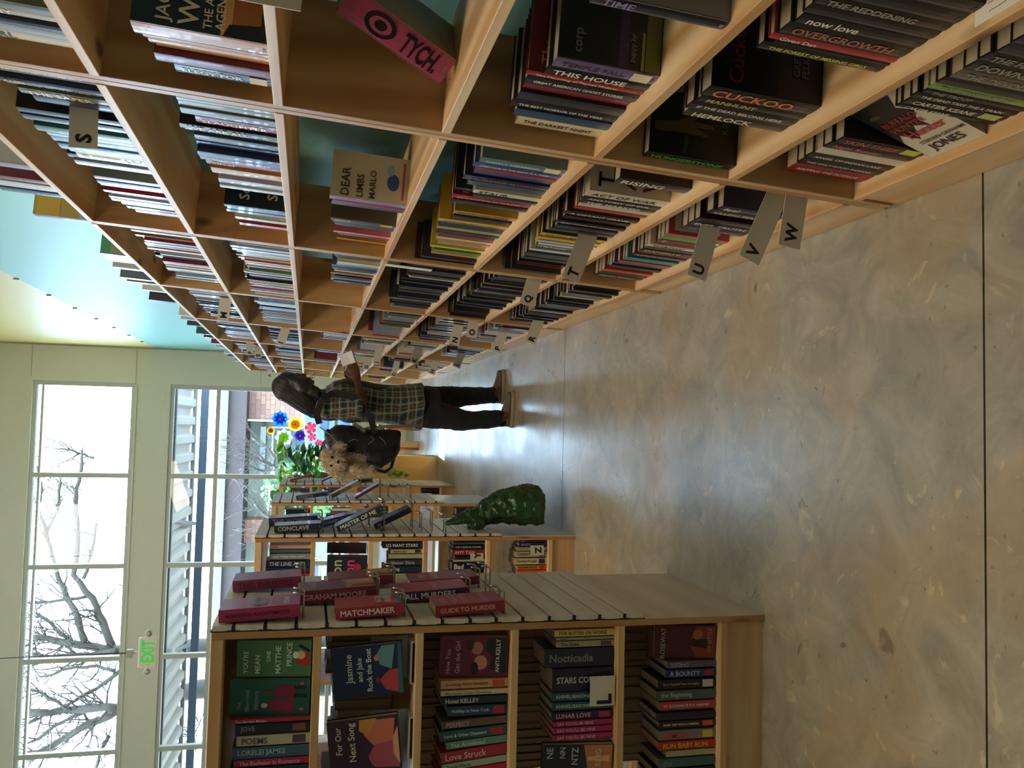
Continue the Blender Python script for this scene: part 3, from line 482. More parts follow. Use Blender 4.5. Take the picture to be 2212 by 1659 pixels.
FAR_BOOKS = [
(1,2.808,2.84,0.036,0.187,'#8f2f38'),
(1,2.842,2.869,0.021,0.205,'#9a3036'),
(1,2.871,2.898,0.023,0.188,'#1d1f26'),
(1,2.9,2.929,0.018,0.2,'#c8ccd8'),
(1,2.93,2.959,0.017,0.2,'#c8ccd8'),
(1,2.961,2.991,0.032,0.2,'#20283e'),
(1,2.992,3.022,0.041,0.197,'#7a2430'),
(1,3.064,3.102,0.03,0.181,'#4a4a3c'),
(1,3.146,3.186,0.04,0.145,'#c9a28c'),
(2,2.571,2.598,0.02,0.176,'#35506a'),
(2,2.803,2.834,0.012,0.184,'#35506a'),
(2,2.836,2.868,0.011,0.189,'#2b3040'),
(2,2.869,2.897,0.023,0.185,'#c7ccd0'),
(2,2.899,2.927,0.03,0.173,'#c7ccd0'),
(2,2.928,2.961,0.012,0.17,'#c9bfa6'),
(2,2.963,2.996,0.016,0.154,'#1d1f26'),
(2,2.997,3.033,0.009,0.16,'#c0442e'),
(3,3.018,3.048,0.03,0.2,'#d8788a'),
(3,3.049,3.079,0.03,0.182,'#7a2430'),
(3,3.08,3.11,0.039,0.185,'#1d1f26'),
(3,3.17,3.198,0.04,0.185,'#c8923c'),
(3,3.199,3.227,0.052,0.176,'#c8923c'),
(3,3.228,3.241,0.051,0.173,'#7a2430'),
(4,2.897,2.929,0.03,0.2,'#c9c3a2'),
(4,2.967,3.003,0.037,0.184,'#a8a294'),
(4,3.005,3.041,0.037,0.18,'#a8a294'),
(4,3.042,3.075,0.03,0.2,'#d8c32e'),
(4,3.077,3.11,0.04,0.196,'#7a2430'),
(4,3.155,3.189,0.03,0.18,'#d89c62'),
(4,3.19,3.227,0.017,0.216,'#2b3040'),
(4,3.228,3.241,0.014,0.235,'#3a2420'),
(5,2.753,2.783,0.03,0.21,'#c6c8c4'),
(5,2.785,2.816,0.029,0.195,'#c6c8c4'),
(5,2.889,2.92,0.03,0.2,'#d8d2c4'),
(5,2.921,2.952,0.034,0.181,'#2b3040'),
(5,3.033,3.07,0.03,0.19,'#30323a'),
(5,3.071,3.108,0.037,0.186,'#1d1f26'),
(5,3.11,3.145,0.03,0.19,'#26201f'),
(5,3.147,3.176,0.03,0.182,'#7a2430'),
(5,3.177,3.198,0.01,0.203,'#26242a'),
(5,3.199,3.219,0.012,0.225,'#1d1f28'),
(5,3.22,3.241,0.033,0.227,'#3a2420'),
(6,2.823,2.853,0.03,0.2,'#3a8a8e'),
(6,2.854,2.884,0.032,0.197,'#3a8a8e'),
(6,2.885,2.914,0.03,0.205,'#9c2430'),
(6,2.916,2.945,0.032,0.193,'#9c2430'),
(6,2.947,2.976,0.035,0.203,'#35506a'),
(0,4.431,4.481,0.03,0.17,'#b4b8c0'),
(1,3.356,3.382,0.009,0.22,'#c9c4b4'),
(1,3.383,3.405,0.025,0.222,'#a8b0bc'),
(1,3.406,3.434,0.018,0.219,'#5a7a70'),
(1,3.436,3.457,0.031,0.199,'#b0503c'),
(1,3.458,3.484,0.035,0.198,'#93a5b6'),
(1,3.485,3.518,0.018,0.23,'#8a5a34'),
(1,3.519,3.555,0.007,0.202,'#7a2430'),
(1,3.556,3.588,0.024,0.214,'#4b5a3c'),
(1,3.589,3.629,0.011,0.213,'#93a5b6'),
(1,3.63,3.656,0.01,0.214,'#8a5a34'),
(1,3.657,3.696,0.023,0.228,'#e2ddd0'),
(1,3.697,3.717,0.012,0.21,'#b0503c'),
(1,3.718,3.746,0.014,0.226,'#e2ddd0'),
(1,3.747,3.786,0.022,0.195,'#e2ddd0'),
(1,3.787,3.82,0.028,0.227,'#8a5a34'),
(1,3.821,3.846,0.013,0.192,'#a8b0bc'),
(1,3.847,3.878,0.034,0.204,'#c49a3e'),
(1,3.879,3.915,0.033,0.228,'#23304e'),
(1,3.916,3.955,0.023,0.229,'#1b1d24'),
(1,3.956,3.985,0.007,0.203,'#7a2430'),
(1,3.986,4.013,0.029,0.227,'#5a7a70'),
(1,4.014,4.041,0.033,0.226,'#6b2f52'),
(1,4.042,4.08,0.016,0.215,'#93a5b6'),
(1,4.081,4.113,0.031,0.216,'#b0503c'),
(1,4.114,4.141,0.018,0.218,'#c49a3e'),
(1,4.142,4.162,0.019,0.191,'#7a2430'),
(1,4.163,4.204,0.013,0.221,'#e2ddd0'),
(1,4.205,4.232,0.028,0.214,'#a8b0bc'),
(1,4.233,4.266,0.017,0.226,'#364a6c'),
(1,4.267,4.291,0.031,0.222,'#8a5a34'),
(1,4.292,4.315,0.02,0.198,'#5a7a70'),
(1,4.316,4.351,0.008,0.201,'#a8b0bc'),
(1,4.352,4.377,0.025,0.207,'#e2ddd0'),
(1,4.378,4.416,0.03,0.208,'#7a2430'),
(1,4.417,4.455,0.014,0.218,'#4b5a3c'),
(2,3.295,3.319,0.018,0.192,'#c9c4b4'),
(2,3.32,3.351,0.025,0.205,'#7a2430'),
(2,3.352,3.389,0.021,0.219,'#e2ddd0'),
(2,3.39,3.413,0.017,0.204,'#a8b0bc'),
(2,3.414,3.453,0.009,0.227,'#93a5b6'),
(2,3.454,3.477,0.019,0.19,'#364a6c'),
(2,3.478,3.519,0.011,0.225,'#c9c4b4'),
(2,3.52,3.561,0.013,0.211,'#364a6c'),
(2,3.562,3.599,0.015,0.193,'#c49a3e'),
(2,3.6,3.636,0.018,0.191,'#7a2430'),
(2,3.637,3.66,0.019,0.222,'#5a7a70'),
(2,3.661,3.7,0.033,0.217,'#c49a3e'),
(2,3.701,3.733,0.021,0.22,'#c49a3e'),
(2,3.734,3.771,0.014,0.197,'#b0503c'),
(2,3.772,3.812,0.03,0.214,'#d8cfae'),
(2,3.813,3.843,0.02,0.198,'#c9c4b4'),
(2,3.844,3.872,0.021,0.192,'#93a5b6'),
(2,3.873,3.894,0.017,0.197,'#c49a3e'),
(2,3.895,3.92,0.032,0.195,'#6b2f52'),
(2,3.921,3.952,0.033,0.207,'#1b1d24'),
(2,3.953,3.987,0.012,0.191,'#5a7a70'),
(2,3.988,4.013,0.008,0.2,'#e2ddd0'),
(2,4.014,4.046,0.026,0.215,'#8a5a34'),
(2,4.047,4.067,0.021,0.223,'#a8b0bc'),
(2,4.068,4.099,0.012,0.199,'#5a7a70'),
(2,4.1,4.132,0.032,0.197,'#364a6c'),
(2,4.133,4.157,0.032,0.226,'#5a7a70'),
(2,4.158,4.193,0.021,0.194,'#6b2f52'),
(2,4.194,4.216,0.008,0.217,'#1b1d24'),
(2,4.217,4.251,0.026,0.229,'#c9c4b4'),
(2,4.252,4.288,0.029,0.217,'#8a5a34'),
(2,4.289,4.31,0.009,0.212,'#e2ddd0'),
(2,4.311,4.332,0.033,0.196,'#d8cfae'),
(2,4.333,4.365,0.028,0.217,'#7a2430'),
(2,4.366,4.394,0.023,0.204,'#8a5a34'),
(2,4.395,4.428,0.019,0.198,'#6b2f52'),
(2,4.429,4.456,0.02,0.214,'#c9c4b4'),
(2,4.457,4.483,0.022,0.224,'#93a5b6'),
(2,4.484,4.514,0.013,0.222,'#b0503c'),
(2,4.515,4.551,0.009,0.223,'#93a5b6'),
(2,4.552,4.59,0.017,0.221,'#a8b0bc'),
(2,4.591,4.614,0.005,0.202,'#c9c4b4'),
(2,4.615,4.654,0.033,0.192,'#b0503c'),
(3,3.347,3.377,0.017,0.183,'#23304e'),
(3,3.378,3.415,0.018,0.186,'#23304e'),
(3,3.416,3.454,0.021,0.178,'#4b5a3c'),
(3,3.454,3.497,0.006,0.169,'#d8cfae'),
(3,3.498,3.538,0.007,0.172,'#93a5b6'),
(3,3.539,3.583,0.007,0.19,'#364a6c'),
(3,3.584,3.622,0.006,0.189,'#2a2c30'),
(3,3.623,3.671,0.023,0.174,'#2a2c30'),
(3,3.672,3.702,0.016,0.164,'#23304e'),
(3,3.703,3.734,0.023,0.18,'#c49a3e'),
(3,3.735,3.776,0.034,0.183,'#5a7a70'),
(3,3.777,3.808,0.029,0.175,'#d8cfae'),
(3,3.809,3.855,0.024,0.178,'#8a5a34'),
(3,3.856,3.889,0.031,0.189,'#8a5a34'),
(3,3.89,3.932,0.024,0.168,'#1b1d24'),
(3,3.933,3.966,0.021,0.183,'#a8b0bc'),
(3,3.967,4.016,0.015,0.171,'#364a6c'),
(3,4.017,4.045,0.029,0.184,'#c49a3e'),
(4,3.295,3.316,0.029,0.22,'#c6c0b0'),
(4,3.317,3.342,0.032,0.203,'#201a18'),
(4,3.343,3.364,0.013,0.225,'#3a2420'),
(4,3.365,3.389,0.015,0.211,'#1d1f28'),
(4,3.39,3.421,0.018,0.233,'#2b3040'),
(4,3.422,3.451,0.007,0.234,'#201a18'),
(4,3.452,3.472,0.027,0.22,'#201a18'),
(4,3.473,3.509,0.01,0.229,'#26242a'),
(4,3.51,3.549,0.021,0.201,'#15161a'),
(4,3.55,3.575,0.007,0.229,'#4a4640'),
(4,3.576,3.602,0.027,0.212,'#2b3040'),
(4,3.603,3.624,0.012,0.205,'#4a4640'),
(4,3.625,3.655,0.017,0.212,'#c6c0b0'),
(4,3.655,3.692,0.021,0.205,'#c6c0b0'),
(4,3.693,3.714,0.031,0.202,'#3a2420'),
(4,3.715,3.752,0.021,0.234,'#15161a'),
(4,3.753,3.772,0.012,0.232,'#26242a'),
(4,3.773,3.814,0.017,0.206,'#201a18'),
(4,3.815,3.841,0.027,0.202,'#2b3040'),
(4,3.842,3.875,0.028,0.206,'#15161a'),
(4,3.876,3.908,0.011,0.201,'#1d1f28'),
(4,3.909,3.933,0.018,0.225,'#201a18'),
(4,3.934,3.961,0.031,0.233,'#c6c0b0'),
(4,3.962,4.001,0.019,0.212,'#1d1f28'),
(4,4.002,4.03,0.034,0.205,'#4a4640'),
(4,4.031,4.067,0.032,0.202,'#201a18'),
(4,4.068,4.107,0.023,0.209,'#4a4640'),
(4,4.108,4.136,0.024,0.205,'#26242a'),
(4,4.137,4.162,0.005,0.205,'#26242a'),
(4,4.163,4.2,0.032,0.209,'#1d1f28'),
(4,4.201,4.23,0.006,0.221,'#2b3040'),
(4,4.231,4.259,0.011,0.203,'#c6c0b0'),
(4,4.26,4.288,0.015,0.233,'#2b3040'),
(4,4.289,4.31,0.016,0.216,'#1d1f28'),
(4,4.311,4.333,0.025,0.224,'#1d1f28'),
(4,4.334,4.372,0.022,0.217,'#2b3040'),
(4,4.373,4.409,0.032,0.23,'#201a18'),
(4,4.41,4.436,0.034,0.219,'#2b3040'),
(4,4.436,4.468,0.027,0.207,'#4a4640'),
(4,4.469,4.486,0.018,0.216,'#3a2420'),
(4,4.543,4.577,0.019,0.184,'#364a6c'),
(4,4.578,4.613,0.018,0.199,'#93a5b6'),
(4,4.614,4.65,0.035,0.2,'#7a2430'),
(5,3.302,3.332,0.023,0.222,'#4a4640'),
(5,3.333,3.373,0.013,0.223,'#15161a'),
(5,3.374,3.401,0.011,0.204,'#4a4640'),
(5,3.402,3.438,0.013,0.221,'#26242a'),
(5,3.439,3.478,0.022,0.212,'#26242a'),
(5,3.479,3.52,0.022,0.225,'#201a18'),
(5,3.521,3.554,0.019,0.203,'#201a18'),
(5,3.554,3.589,0.013,0.233,'#3a2420'),
(5,3.59,3.619,0.022,0.208,'#1d1f28'),
(5,3.62,3.642,0.023,0.231,'#3a2420'),
(5,3.643,3.683,0.012,0.224,'#3a2420'),
(5,3.684,3.711,0.019,0.221,'#1d1f28'),
(5,3.712,3.735,0.014,0.233,'#26242a'),
(5,3.736,3.774,0.01,0.222,'#15161a'),
(5,3.775,3.804,0.01,0.214,'#4a4640'),
(5,3.805,3.827,0.024,0.233,'#15161a'),
(5,3.828,3.863,0.023,0.214,'#c6c0b0'),
(5,3.864,3.89,0.028,0.232,'#4a4640'),
(5,3.891,3.93,0.03,0.232,'#4a4640'),
(5,3.931,3.962,0.018,0.218,'#4a4640'),
(5,3.963,3.989,0.027,0.225,'#4a4640'),
(5,3.99,4.016,0.012,0.231,'#1d1f28'),
(5,4.017,4.042,0.026,0.234,'#c6c0b0'),
(5,4.043,4.082,0.031,0.223,'#201a18'),
(5,4.083,4.123,0.022,0.23,'#4a4640'),
(5,4.124,4.148,0.008,0.22,'#1d1f28'),
(5,4.149,4.171,0.014,0.233,'#15161a'),
(5,4.172,4.197,0.029,0.202,'#c6c0b0'),
(5,4.198,4.22,0.006,0.208,'#2b3040'),
(5,4.221,4.247,0.031,0.233,'#c6c0b0'),
(5,4.248,4.274,0.015,0.231,'#201a18'),
(5,4.275,4.289,0.021,0.222,'#201a18'),
(5,4.543,4.58,0.029,0.203,'#26242a'),
(5,4.581,4.606,0.024,0.21,'#4a4640'),
(5,4.607,4.63,0.022,0.219,'#201a18'),
(5,4.63,4.654,0.01,0.203,'#1d1f28'),
(6,3.308,3.336,0.026,0.216,'#1d1f28'),
(6,3.337,3.362,0.029,0.205,'#2b3040'),
(6,3.363,3.399,0.034,0.193,'#201a18'),
(6,3.4,3.434,0.019,0.209,'#1d1f28'),
(6,3.435,3.464,0.005,0.206,'#15161a'),
(6,3.465,3.49,0.01,0.214,'#1d1f28'),
(6,3.491,3.515,0.029,0.206,'#26242a'),
(6,3.516,3.557,0.005,0.204,'#4a4640'),
(6,3.558,3.579,0.015,0.213,'#3a2420'),
(6,3.579,3.616,0.023,0.205,'#26242a'),
(6,3.617,3.638,0.029,0.21,'#2b3040'),
(6,3.639,3.663,0.013,0.197,'#c6c0b0'),
(6,3.664,3.696,0.015,0.207,'#26242a'),
(6,3.697,3.717,0.027,0.203,'#c6c0b0'),
(6,3.718,3.739,0.024,0.207,'#201a18'),
(6,3.74,3.765,0.028,0.199,'#2b3040'),
(6,3.766,3.787,0.012,0.195,'#2b3040'),
(6,3.788,3.822,0.015,0.214,'#15161a'),
(6,3.823,3.85,0.009,0.219,'#15161a'),
(6,3.852,3.892,0.005,0.204,'#15161a'),
(6,3.893,3.932,0.019,0.202,'#2b3040'),
(6,3.933,3.973,0.014,0.212,'#201a18'),
(6,3.974,4.005,0.016,0.204,'#201a18'),
(6,4.006,4.046,0.017,0.197,'#26242a'),
(6,4.047,4.088,0.019,0.207,'#26242a'),
(6,4.089,4.128,0.011,0.201,'#15161a'),
(6,4.13,4.154,0.011,0.214,'#c6c0b0'),
(6,4.155,4.187,0.035,0.204,'#c6c0b0'),
(6,4.188,4.211,0.007,0.206,'#4a4640'),
(6,4.212,4.237,0.027,0.209,'#26242a'),
(6,4.238,4.266,0.008,0.211,'#2b3040'),
(6,4.267,4.289,0.027,0.201,'#201a18'),
(6,4.29,4.31,0.031,0.202,'#1d1f28'),
(6,4.311,4.337,0.014,0.206,'#15161a'),
(6,4.338,4.362,0.006,0.195,'#26242a'),
(6,4.363,4.391,0.014,0.211,'#2b3040'),
(6,4.392,4.426,0.021,0.196,'#2b3040'),
(6,4.427,4.455,0.008,0.216,'#201a18'),
(6,4.456,4.482,0.027,0.191,'#15161a'),
(6,4.483,4.515,0.025,0.219,'#2b3040'),
(6,4.516,4.555,0.034,0.211,'#1d1f28'),
(6,4.556,4.58,0.009,0.193,'#4a4640'),
(6,4.581,4.601,0.026,0.2,'#c6c0b0'),
(6,4.602,4.625,0.015,0.204,'#26242a'),
(6,4.626,4.65,0.029,0.2,'#4a4640'),
(0,4.749,4.799,0.03,0.2,'#5c6470'),
(0,4.871,4.921,0.03,0.19,'#7a745c'),
(0,5.136,5.186,0.03,0.16,'#cfd0cc'),
(0,5.574,5.624,0.03,0.2,'#39303a'),
(1,4.709,4.734,0.006,0.225,'#8fa6c8'),
(1,4.736,4.762,0.024,0.202,'#2b3658'),
(1,4.763,4.795,0.028,0.205,'#5c6e88'),
(1,4.796,4.816,0.013,0.215,'#8fa6c8'),
(1,4.817,4.856,0.029,0.226,'#c8d0dc'),
(1,4.857,4.887,0.009,0.204,'#c8d0dc'),
(1,4.888,4.913,0.005,0.199,'#1f2430'),
(1,4.914,4.954,0.007,0.212,'#1f2430'),
(1,4.955,4.994,0.015,0.222,'#dfe3e8'),
(1,4.995,5.021,0.034,0.218,'#2b3658'),
(1,5.022,5.044,0.016,0.21,'#dfe3e8'),
(1,5.045,5.072,0.016,0.21,'#5c6e88'),
(1,5.073,5.096,0.035,0.195,'#8fa6c8'),
(1,5.097,5.136,0.028,0.224,'#1f2430'),
(1,5.137,5.156,0.007,0.207,'#a4a8a0'),
(1,5.157,5.185,0.026,0.218,'#dfe3e8'),
(1,5.186,5.213,0.03,0.197,'#5c6e88'),
(1,5.214,5.246,0.029,0.218,'#dfe3e8'),
(1,5.247,5.27,0.034,0.202,'#2b3658'),
(1,5.271,5.303,0.013,0.229,'#2b3658'),
(1,5.304,5.332,0.006,0.206,'#2b3658'),
(1,5.333,5.374,0.027,0.198,'#3c4a5a'),
(1,5.375,5.403,0.01,0.223,'#a4a8a0'),
(1,5.404,5.43,0.012,0.224,'#dfe3e8'),
(1,5.431,5.463,0.025,0.229,'#7a2f3a'),
(1,5.465,5.495,0.03,0.196,'#2b3658'),
(1,5.497,5.536,0.01,0.21,'#8fa6c8'),
(1,5.537,5.562,0.013,0.201,'#7a2f3a'),
(1,5.563,5.584,0.006,0.212,'#1f2430'),
(1,5.585,5.604,0.011,0.217,'#c8d0dc'),
(1,5.605,5.627,0.019,0.23,'#7a2f3a'),
(1,5.628,5.655,0.021,0.212,'#5c6e88'),
(1,5.656,5.693,0.031,0.198,'#dfe3e8'),
(1,5.694,5.726,0.033,0.192,'#c8d0dc'),
(1,5.726,5.748,0.014,0.204,'#1f2430'),
(1,5.749,5.778,0.005,0.193,'#3c4a5a'),
(1,5.779,5.804,0.017,0.227,'#a4a8a0'),
(1,5.805,5.842,0.033,0.229,'#8fa6c8'),
(1,5.843,5.871,0.005,0.2,'#c8d0dc'),
(2,4.748,4.772,0.029,0.205,'#dfe3e8'),
(2,4.773,4.806,0.032,0.202,'#8fa6c8'),
(2,4.807,4.839,0.011,0.199,'#2b3658'),
(2,4.84,4.862,0.008,0.198,'#3c4a5a'),
(2,4.863,4.89,0.02,0.191,'#7a2f3a'),
(2,4.891,4.912,0.006,0.224,'#5c6e88'),
(2,4.913,4.939,0.018,0.194,'#3c4a5a'),
(2,4.94,4.97,0.007,0.226,'#dfe3e8'),
(2,4.971,5.011,0.021,0.197,'#3c4a5a'),
(2,5.012,5.034,0.011,0.205,'#c8d0dc'),
(2,5.035,5.062,0.02,0.219,'#7a2f3a'),
(2,5.063,5.102,0.018,0.22,'#a4a8a0'),
(2,5.103,5.131,0.022,0.199,'#1f2430'),
(2,5.132,5.171,0.023,0.208,'#dfe3e8'),
(2,5.173,5.193,0.035,0.211,'#3c4a5a'),
(2,5.194,5.226,0.017,0.209,'#1f2430'),
(2,5.227,5.263,0.03,0.194,'#2b3658'),
(2,5.264,5.3,0.02,0.195,'#8fa6c8'),
(2,5.301,5.322,0.021,0.218,'#dfe3e8'),
(2,5.323,5.352,0.02,0.225,'#5c6e88'),
(2,5.353,5.377,0.031,0.208,'#a4a8a0'),
(2,5.378,5.415,0.034,0.221,'#1f2430'),
(2,5.416,5.452,0.015,0.205,'#8fa6c8'),
(2,5.453,5.493,0.011,0.202,'#7a2f3a'),
(2,5.494,5.514,0.007,0.209,'#a4a8a0'),
(2,5.515,5.538,0.022,0.225,'#5c6e88'),
(2,5.539,5.567,0.025,0.218,'#dfe3e8'),
(2,5.568,5.602,0.006,0.195,'#a4a8a0'),
(2,5.603,5.625,0.014,0.214,'#3c4a5a'),
(2,5.626,5.667,0.031,0.219,'#3c4a5a'),
(2,5.668,5.691,0.03,0.201,'#3c4a5a'),
(2,5.692,5.717,0.015,0.195,'#8fa6c8'),
(2,5.718,5.746,0.031,0.195,'#8fa6c8'),
(2,5.747,5.787,0.033,0.216,'#5c6e88'),
(2,5.788,5.811,0.016,0.199,'#8fa6c8'),
(2,5.812,5.838,0.025,0.228,'#dfe3e8'),
(2,5.839,5.872,0.023,0.206,'#2b3658'),
(2,5.873,5.901,0.021,0.194,'#8fa6c8'),
(2,5.902,5.931,0.016,0.222,'#c8d0dc'),
(2,5.932,5.964,0.025,0.23,'#c8d0dc'),
(4,4.706,4.719,0.01,0.194,'#1b1d24'),
(4,4.72,4.756,0.028,0.197,'#e2ddd0'),
(4,4.757,4.79,0.033,0.181,'#4b5a3c'),
(4,4.791,4.821,0.028,0.187,'#c9c4b4'),
(4,4.822,4.854,0.009,0.174,'#2a2c30'),
(4,4.855,4.889,0.012,0.181,'#2a2c30'),
(4,4.89,4.924,0.022,0.188,'#a8b0bc'),
(4,4.925,4.955,0.009,0.194,'#5a7a70'),
(4,4.956,4.991,0.017,0.188,'#c9c4b4'),
(4,4.992,5.023,0.01,0.173,'#93a5b6'),
(4,5.024,5.059,0.017,0.185,'#23304e'),
(4,5.06,5.09,0.015,0.173,'#6b2f52'),
(4,5.091,5.122,0.022,0.187,'#5a7a70'),
(4,5.123,5.161,0.027,0.189,'#b0503c'),
(4,5.162,5.193,0.016,0.194,'#93a5b6'),
(4,5.194,5.227,0.01,0.179,'#23304e'),
(4,5.228,5.262,0.026,0.177,'#c9c4b4'),
(4,5.263,5.295,0.027,0.177,'#e2ddd0'),
(4,5.296,5.329,0.034,0.17,'#4b5a3c'),
(4,5.33,5.369,0.023,0.195,'#8a5a34'),
(4,5.37,5.4,0.007,0.174,'#4b5a3c'),
(4,5.401,5.432,0.024,0.194,'#6b2f52'),
(4,5.433,5.446,0.017,0.19,'#7a2430'),
(4,5.913,5.948,0.031,0.197,'#93a5b6'),
(4,5.949,5.985,0.031,0.229,'#6b2f52'),
(4,5.986,6.018,0.035,0.213,'#b0503c'),
(4,6.019,6.052,0.02,0.196,'#93a5b6'),
(4,6.053,6.064,0.011,0.192,'#b0503c'),
(5,4.706,4.727,0.034,0.219,'#1d1f28'),
(5,4.728,4.762,0.017,0.195,'#1d1f28'),
(5,4.763,4.803,0.008,0.227,'#201a18'),
(5,4.804,4.835,0.019,0.195,'#2b3040'),
(5,4.836,4.874,0.02,0.198,'#c6c0b0'),
(5,4.875,4.912,0.028,0.209,'#26242a'),
(5,4.913,4.936,0.016,0.197,'#3a2420'),
(5,4.937,4.971,0.016,0.214,'#c6c0b0'),
(5,4.972,4.995,0.026,0.206,'#1d1f28'),
(5,4.996,5.029,0.013,0.206,'#15161a'),
(5,5.029,5.066,0.018,0.2,'#201a18'),
(5,5.067,5.088,0.017,0.207,'#c6c0b0'),
(5,5.089,5.113,0.02,0.194,'#2b3040'),
(5,5.114,5.133,0.015,0.213,'#c6c0b0'),
(5,5.135,5.163,0.008,0.204,'#2b3040'),
(5,5.164,5.188,0.009,0.211,'#3a2420'),
(5,5.189,5.221,0.016,0.227,'#3a2420'),
(5,5.222,5.259,0.008,0.223,'#2b3040'),
(5,5.26,5.279,0.014,0.2,'#2b3040'),
(5,5.28,5.302,0.029,0.201,'#2b3040'),
(5,5.303,5.325,0.023,0.223,'#26242a'),
(5,5.326,5.363,0.014,0.22,'#2b3040'),
(5,5.364,5.404,0.019,0.221,'#201a18'),
(5,5.405,5.432,0.022,0.228,'#2b3040'),
(5,5.433,5.471,0.014,0.212,'#1d1f28'),
(5,5.472,5.493,0.014,0.195,'#3a2420'),
(5,5.494,5.515,0.017,0.193,'#15161a'),
(5,5.516,5.556,0.018,0.224,'#1d1f28'),
(5,5.557,5.58,0.033,0.204,'#c6c0b0'),
(5,5.582,5.603,0.006,0.198,'#c6c0b0'),
(5,5.604,5.625,0.026,0.2,'#201a18'),
(5,5.626,5.666,0.033,0.227,'#4a4640'),
(5,5.667,5.699,0.033,0.23,'#3a2420'),
(5,5.7,5.737,0.008,0.227,'#1d1f28'),
(5,5.737,5.777,0.026,0.191,'#26242a'),
(5,5.779,5.816,0.005,0.217,'#1d1f28'),
(5,5.817,5.857,0.017,0.206,'#201a18'),
(5,5.858,5.882,0.013,0.226,'#201a18'),
(5,5.883,5.91,0.019,0.211,'#3a2420'),
(5,5.915,5.938,0.013,0.214,'#23304e'),
(5,5.939,5.951,0.022,0.221,'#c9c4b4'),
(5,5.952,5.966,0.023,0.197,'#2b3040'),
(5,5.967,5.993,0.03,0.227,'#8a5a34'),
(5,5.994,6.017,0.011,0.202,'#6b2f52'),
(5,6.018,6.058,0.024,0.196,'#c49a3e'),
(6,4.712,4.737,0.007,0.197,'#2a2c30'),
(6,4.738,4.764,0.021,0.217,'#2a2c30'),
(6,4.765,4.799,0.017,0.208,'#23304e'),
(6,4.8,4.827,0.035,0.226,'#93a5b6'),
(6,4.828,4.865,0.016,0.204,'#8a5a34'),
(6,4.866,4.897,0.007,0.193,'#1b1d24'),
(6,4.898,4.926,0.007,0.227,'#5a7a70'),
(6,4.926,4.965,0.009,0.227,'#364a6c'),
(6,4.966,4.988,0.012,0.228,'#8a5a34'),
(6,4.989,5.023,0.016,0.219,'#c49a3e'),
(6,5.024,5.045,0.035,0.228,'#7a2430'),
(6,5.046,5.073,0.022,0.202,'#a8b0bc'),
(6,5.074,5.105,0.033,0.213,'#b0503c'),
(6,5.106,5.139,0.01,0.227,'#a8b0bc'),
(6,5.14,5.173,0.015,0.209,'#c49a3e'),
(6,5.174,5.203,0.018,0.228,'#1b1d24'),
(6,5.204,5.232,0.017,0.197,'#a8b0bc'),
(6,5.233,5.273,0.023,0.207,'#e2ddd0'),
(6,5.274,5.304,0.034,0.191,'#d8cfae'),
(6,5.305,5.329,0.013,0.205,'#e2ddd0'),
(6,5.33,5.356,0.018,0.225,'#6b2f52'),
(6,5.357,5.386,0.025,0.227,'#2a2c30'),
(6,5.388,5.425,0.028,0.197,'#d8cfae'),
(6,5.426,5.452,0.013,0.206,'#364a6c'),
(6,5.453,5.486,0.02,0.209,'#c9c4b4'),
(6,5.487,5.52,0.013,0.217,'#93a5b6'),
(6,5.521,5.559,0.02,0.192,'#364a6c'),
(6,5.56,5.58,0.006,0.191,'#c49a3e'),
(6,5.581,5.618,0.013,0.223,'#23304e'),
(6,5.619,5.649,0.02,0.212,'#7a2430'),
(6,5.65,5.672,0.033,0.217,'#364a6c'),
(6,5.673,5.697,0.026,0.222,'#5a7a70'),
(6,5.698,5.733,0.009,0.222,'#a8b0bc'),
(6,5.734,5.76,0.034,0.227,'#1b1d24'),
(6,5.761,5.779,0.033,0.214,'#93a5b6'),
(0,6.249,6.299,0.03,0.12,'#d4d4d0'),
(0,6.494,6.544,0.03,0.14,'#c4c8d0'),
(0,6.884,6.934,0.03,0.15,'#3c4a50'),
(0,7.512,7.562,0.03,0.16,'#406068'),
(1,6.219,6.257,0.035,0.196,'#dfe3e8'),
(1,6.258,6.284,0.035,0.218,'#dfe3e8'),
(1,6.285,6.318,0.031,0.217,'#7a2f3a'),
(1,6.319,6.355,0.024,0.213,'#a4a8a0'),
(1,6.356,6.38,0.02,0.192,'#2b3658'),
(1,6.381,6.405,0.021,0.195,'#2b3658'),
(1,6.407,6.436,0.026,0.191,'#dfe3e8'),
(1,6.437,6.463,0.021,0.226,'#dfe3e8'),
(1,6.464,6.497,0.008,0.221,'#3c4a5a'),
(1,6.498,6.528,0.006,0.191,'#1f2430'),
(1,6.529,6.56,0.012,0.227,'#3c4a5a'),
(1,6.561,6.588,0.021,0.228,'#dfe3e8'),
(1,6.59,6.62,0.033,0.227,'#a4a8a0'),
(1,6.621,6.643,0.029,0.217,'#1f2430'),
(1,6.644,6.683,0.021,0.212,'#c8d0dc'),
(1,6.684,6.707,0.021,0.215,'#2b3658'),
(1,6.708,6.744,0.028,0.227,'#dfe3e8'),
(1,6.745,6.765,0.034,0.192,'#8fa6c8'),
(1,6.766,6.806,0.005,0.192,'#8fa6c8'),
(1,6.807,6.841,0.02,0.195,'#7a2f3a'),
(1,6.842,6.867,0.006,0.2,'#7a2f3a'),
(1,6.868,6.899,0.005,0.213,'#7a2f3a'),
(1,6.9,6.935,0.034,0.215,'#5c6e88'),
(1,6.936,6.966,0.015,0.203,'#8fa6c8'),
(1,6.967,6.991,0.027,0.21,'#7a2f3a'),
(1,6.992,7.017,0.011,0.218,'#a4a8a0'),
(1,7.018,7.046,0.017,0.203,'#c8d0dc'),
(1,7.047,7.08,0.019,0.219,'#1f2430'),
(1,7.081,7.115,0.032,0.222,'#7a2f3a'),
(1,7.116,7.151,0.018,0.219,'#a4a8a0'),
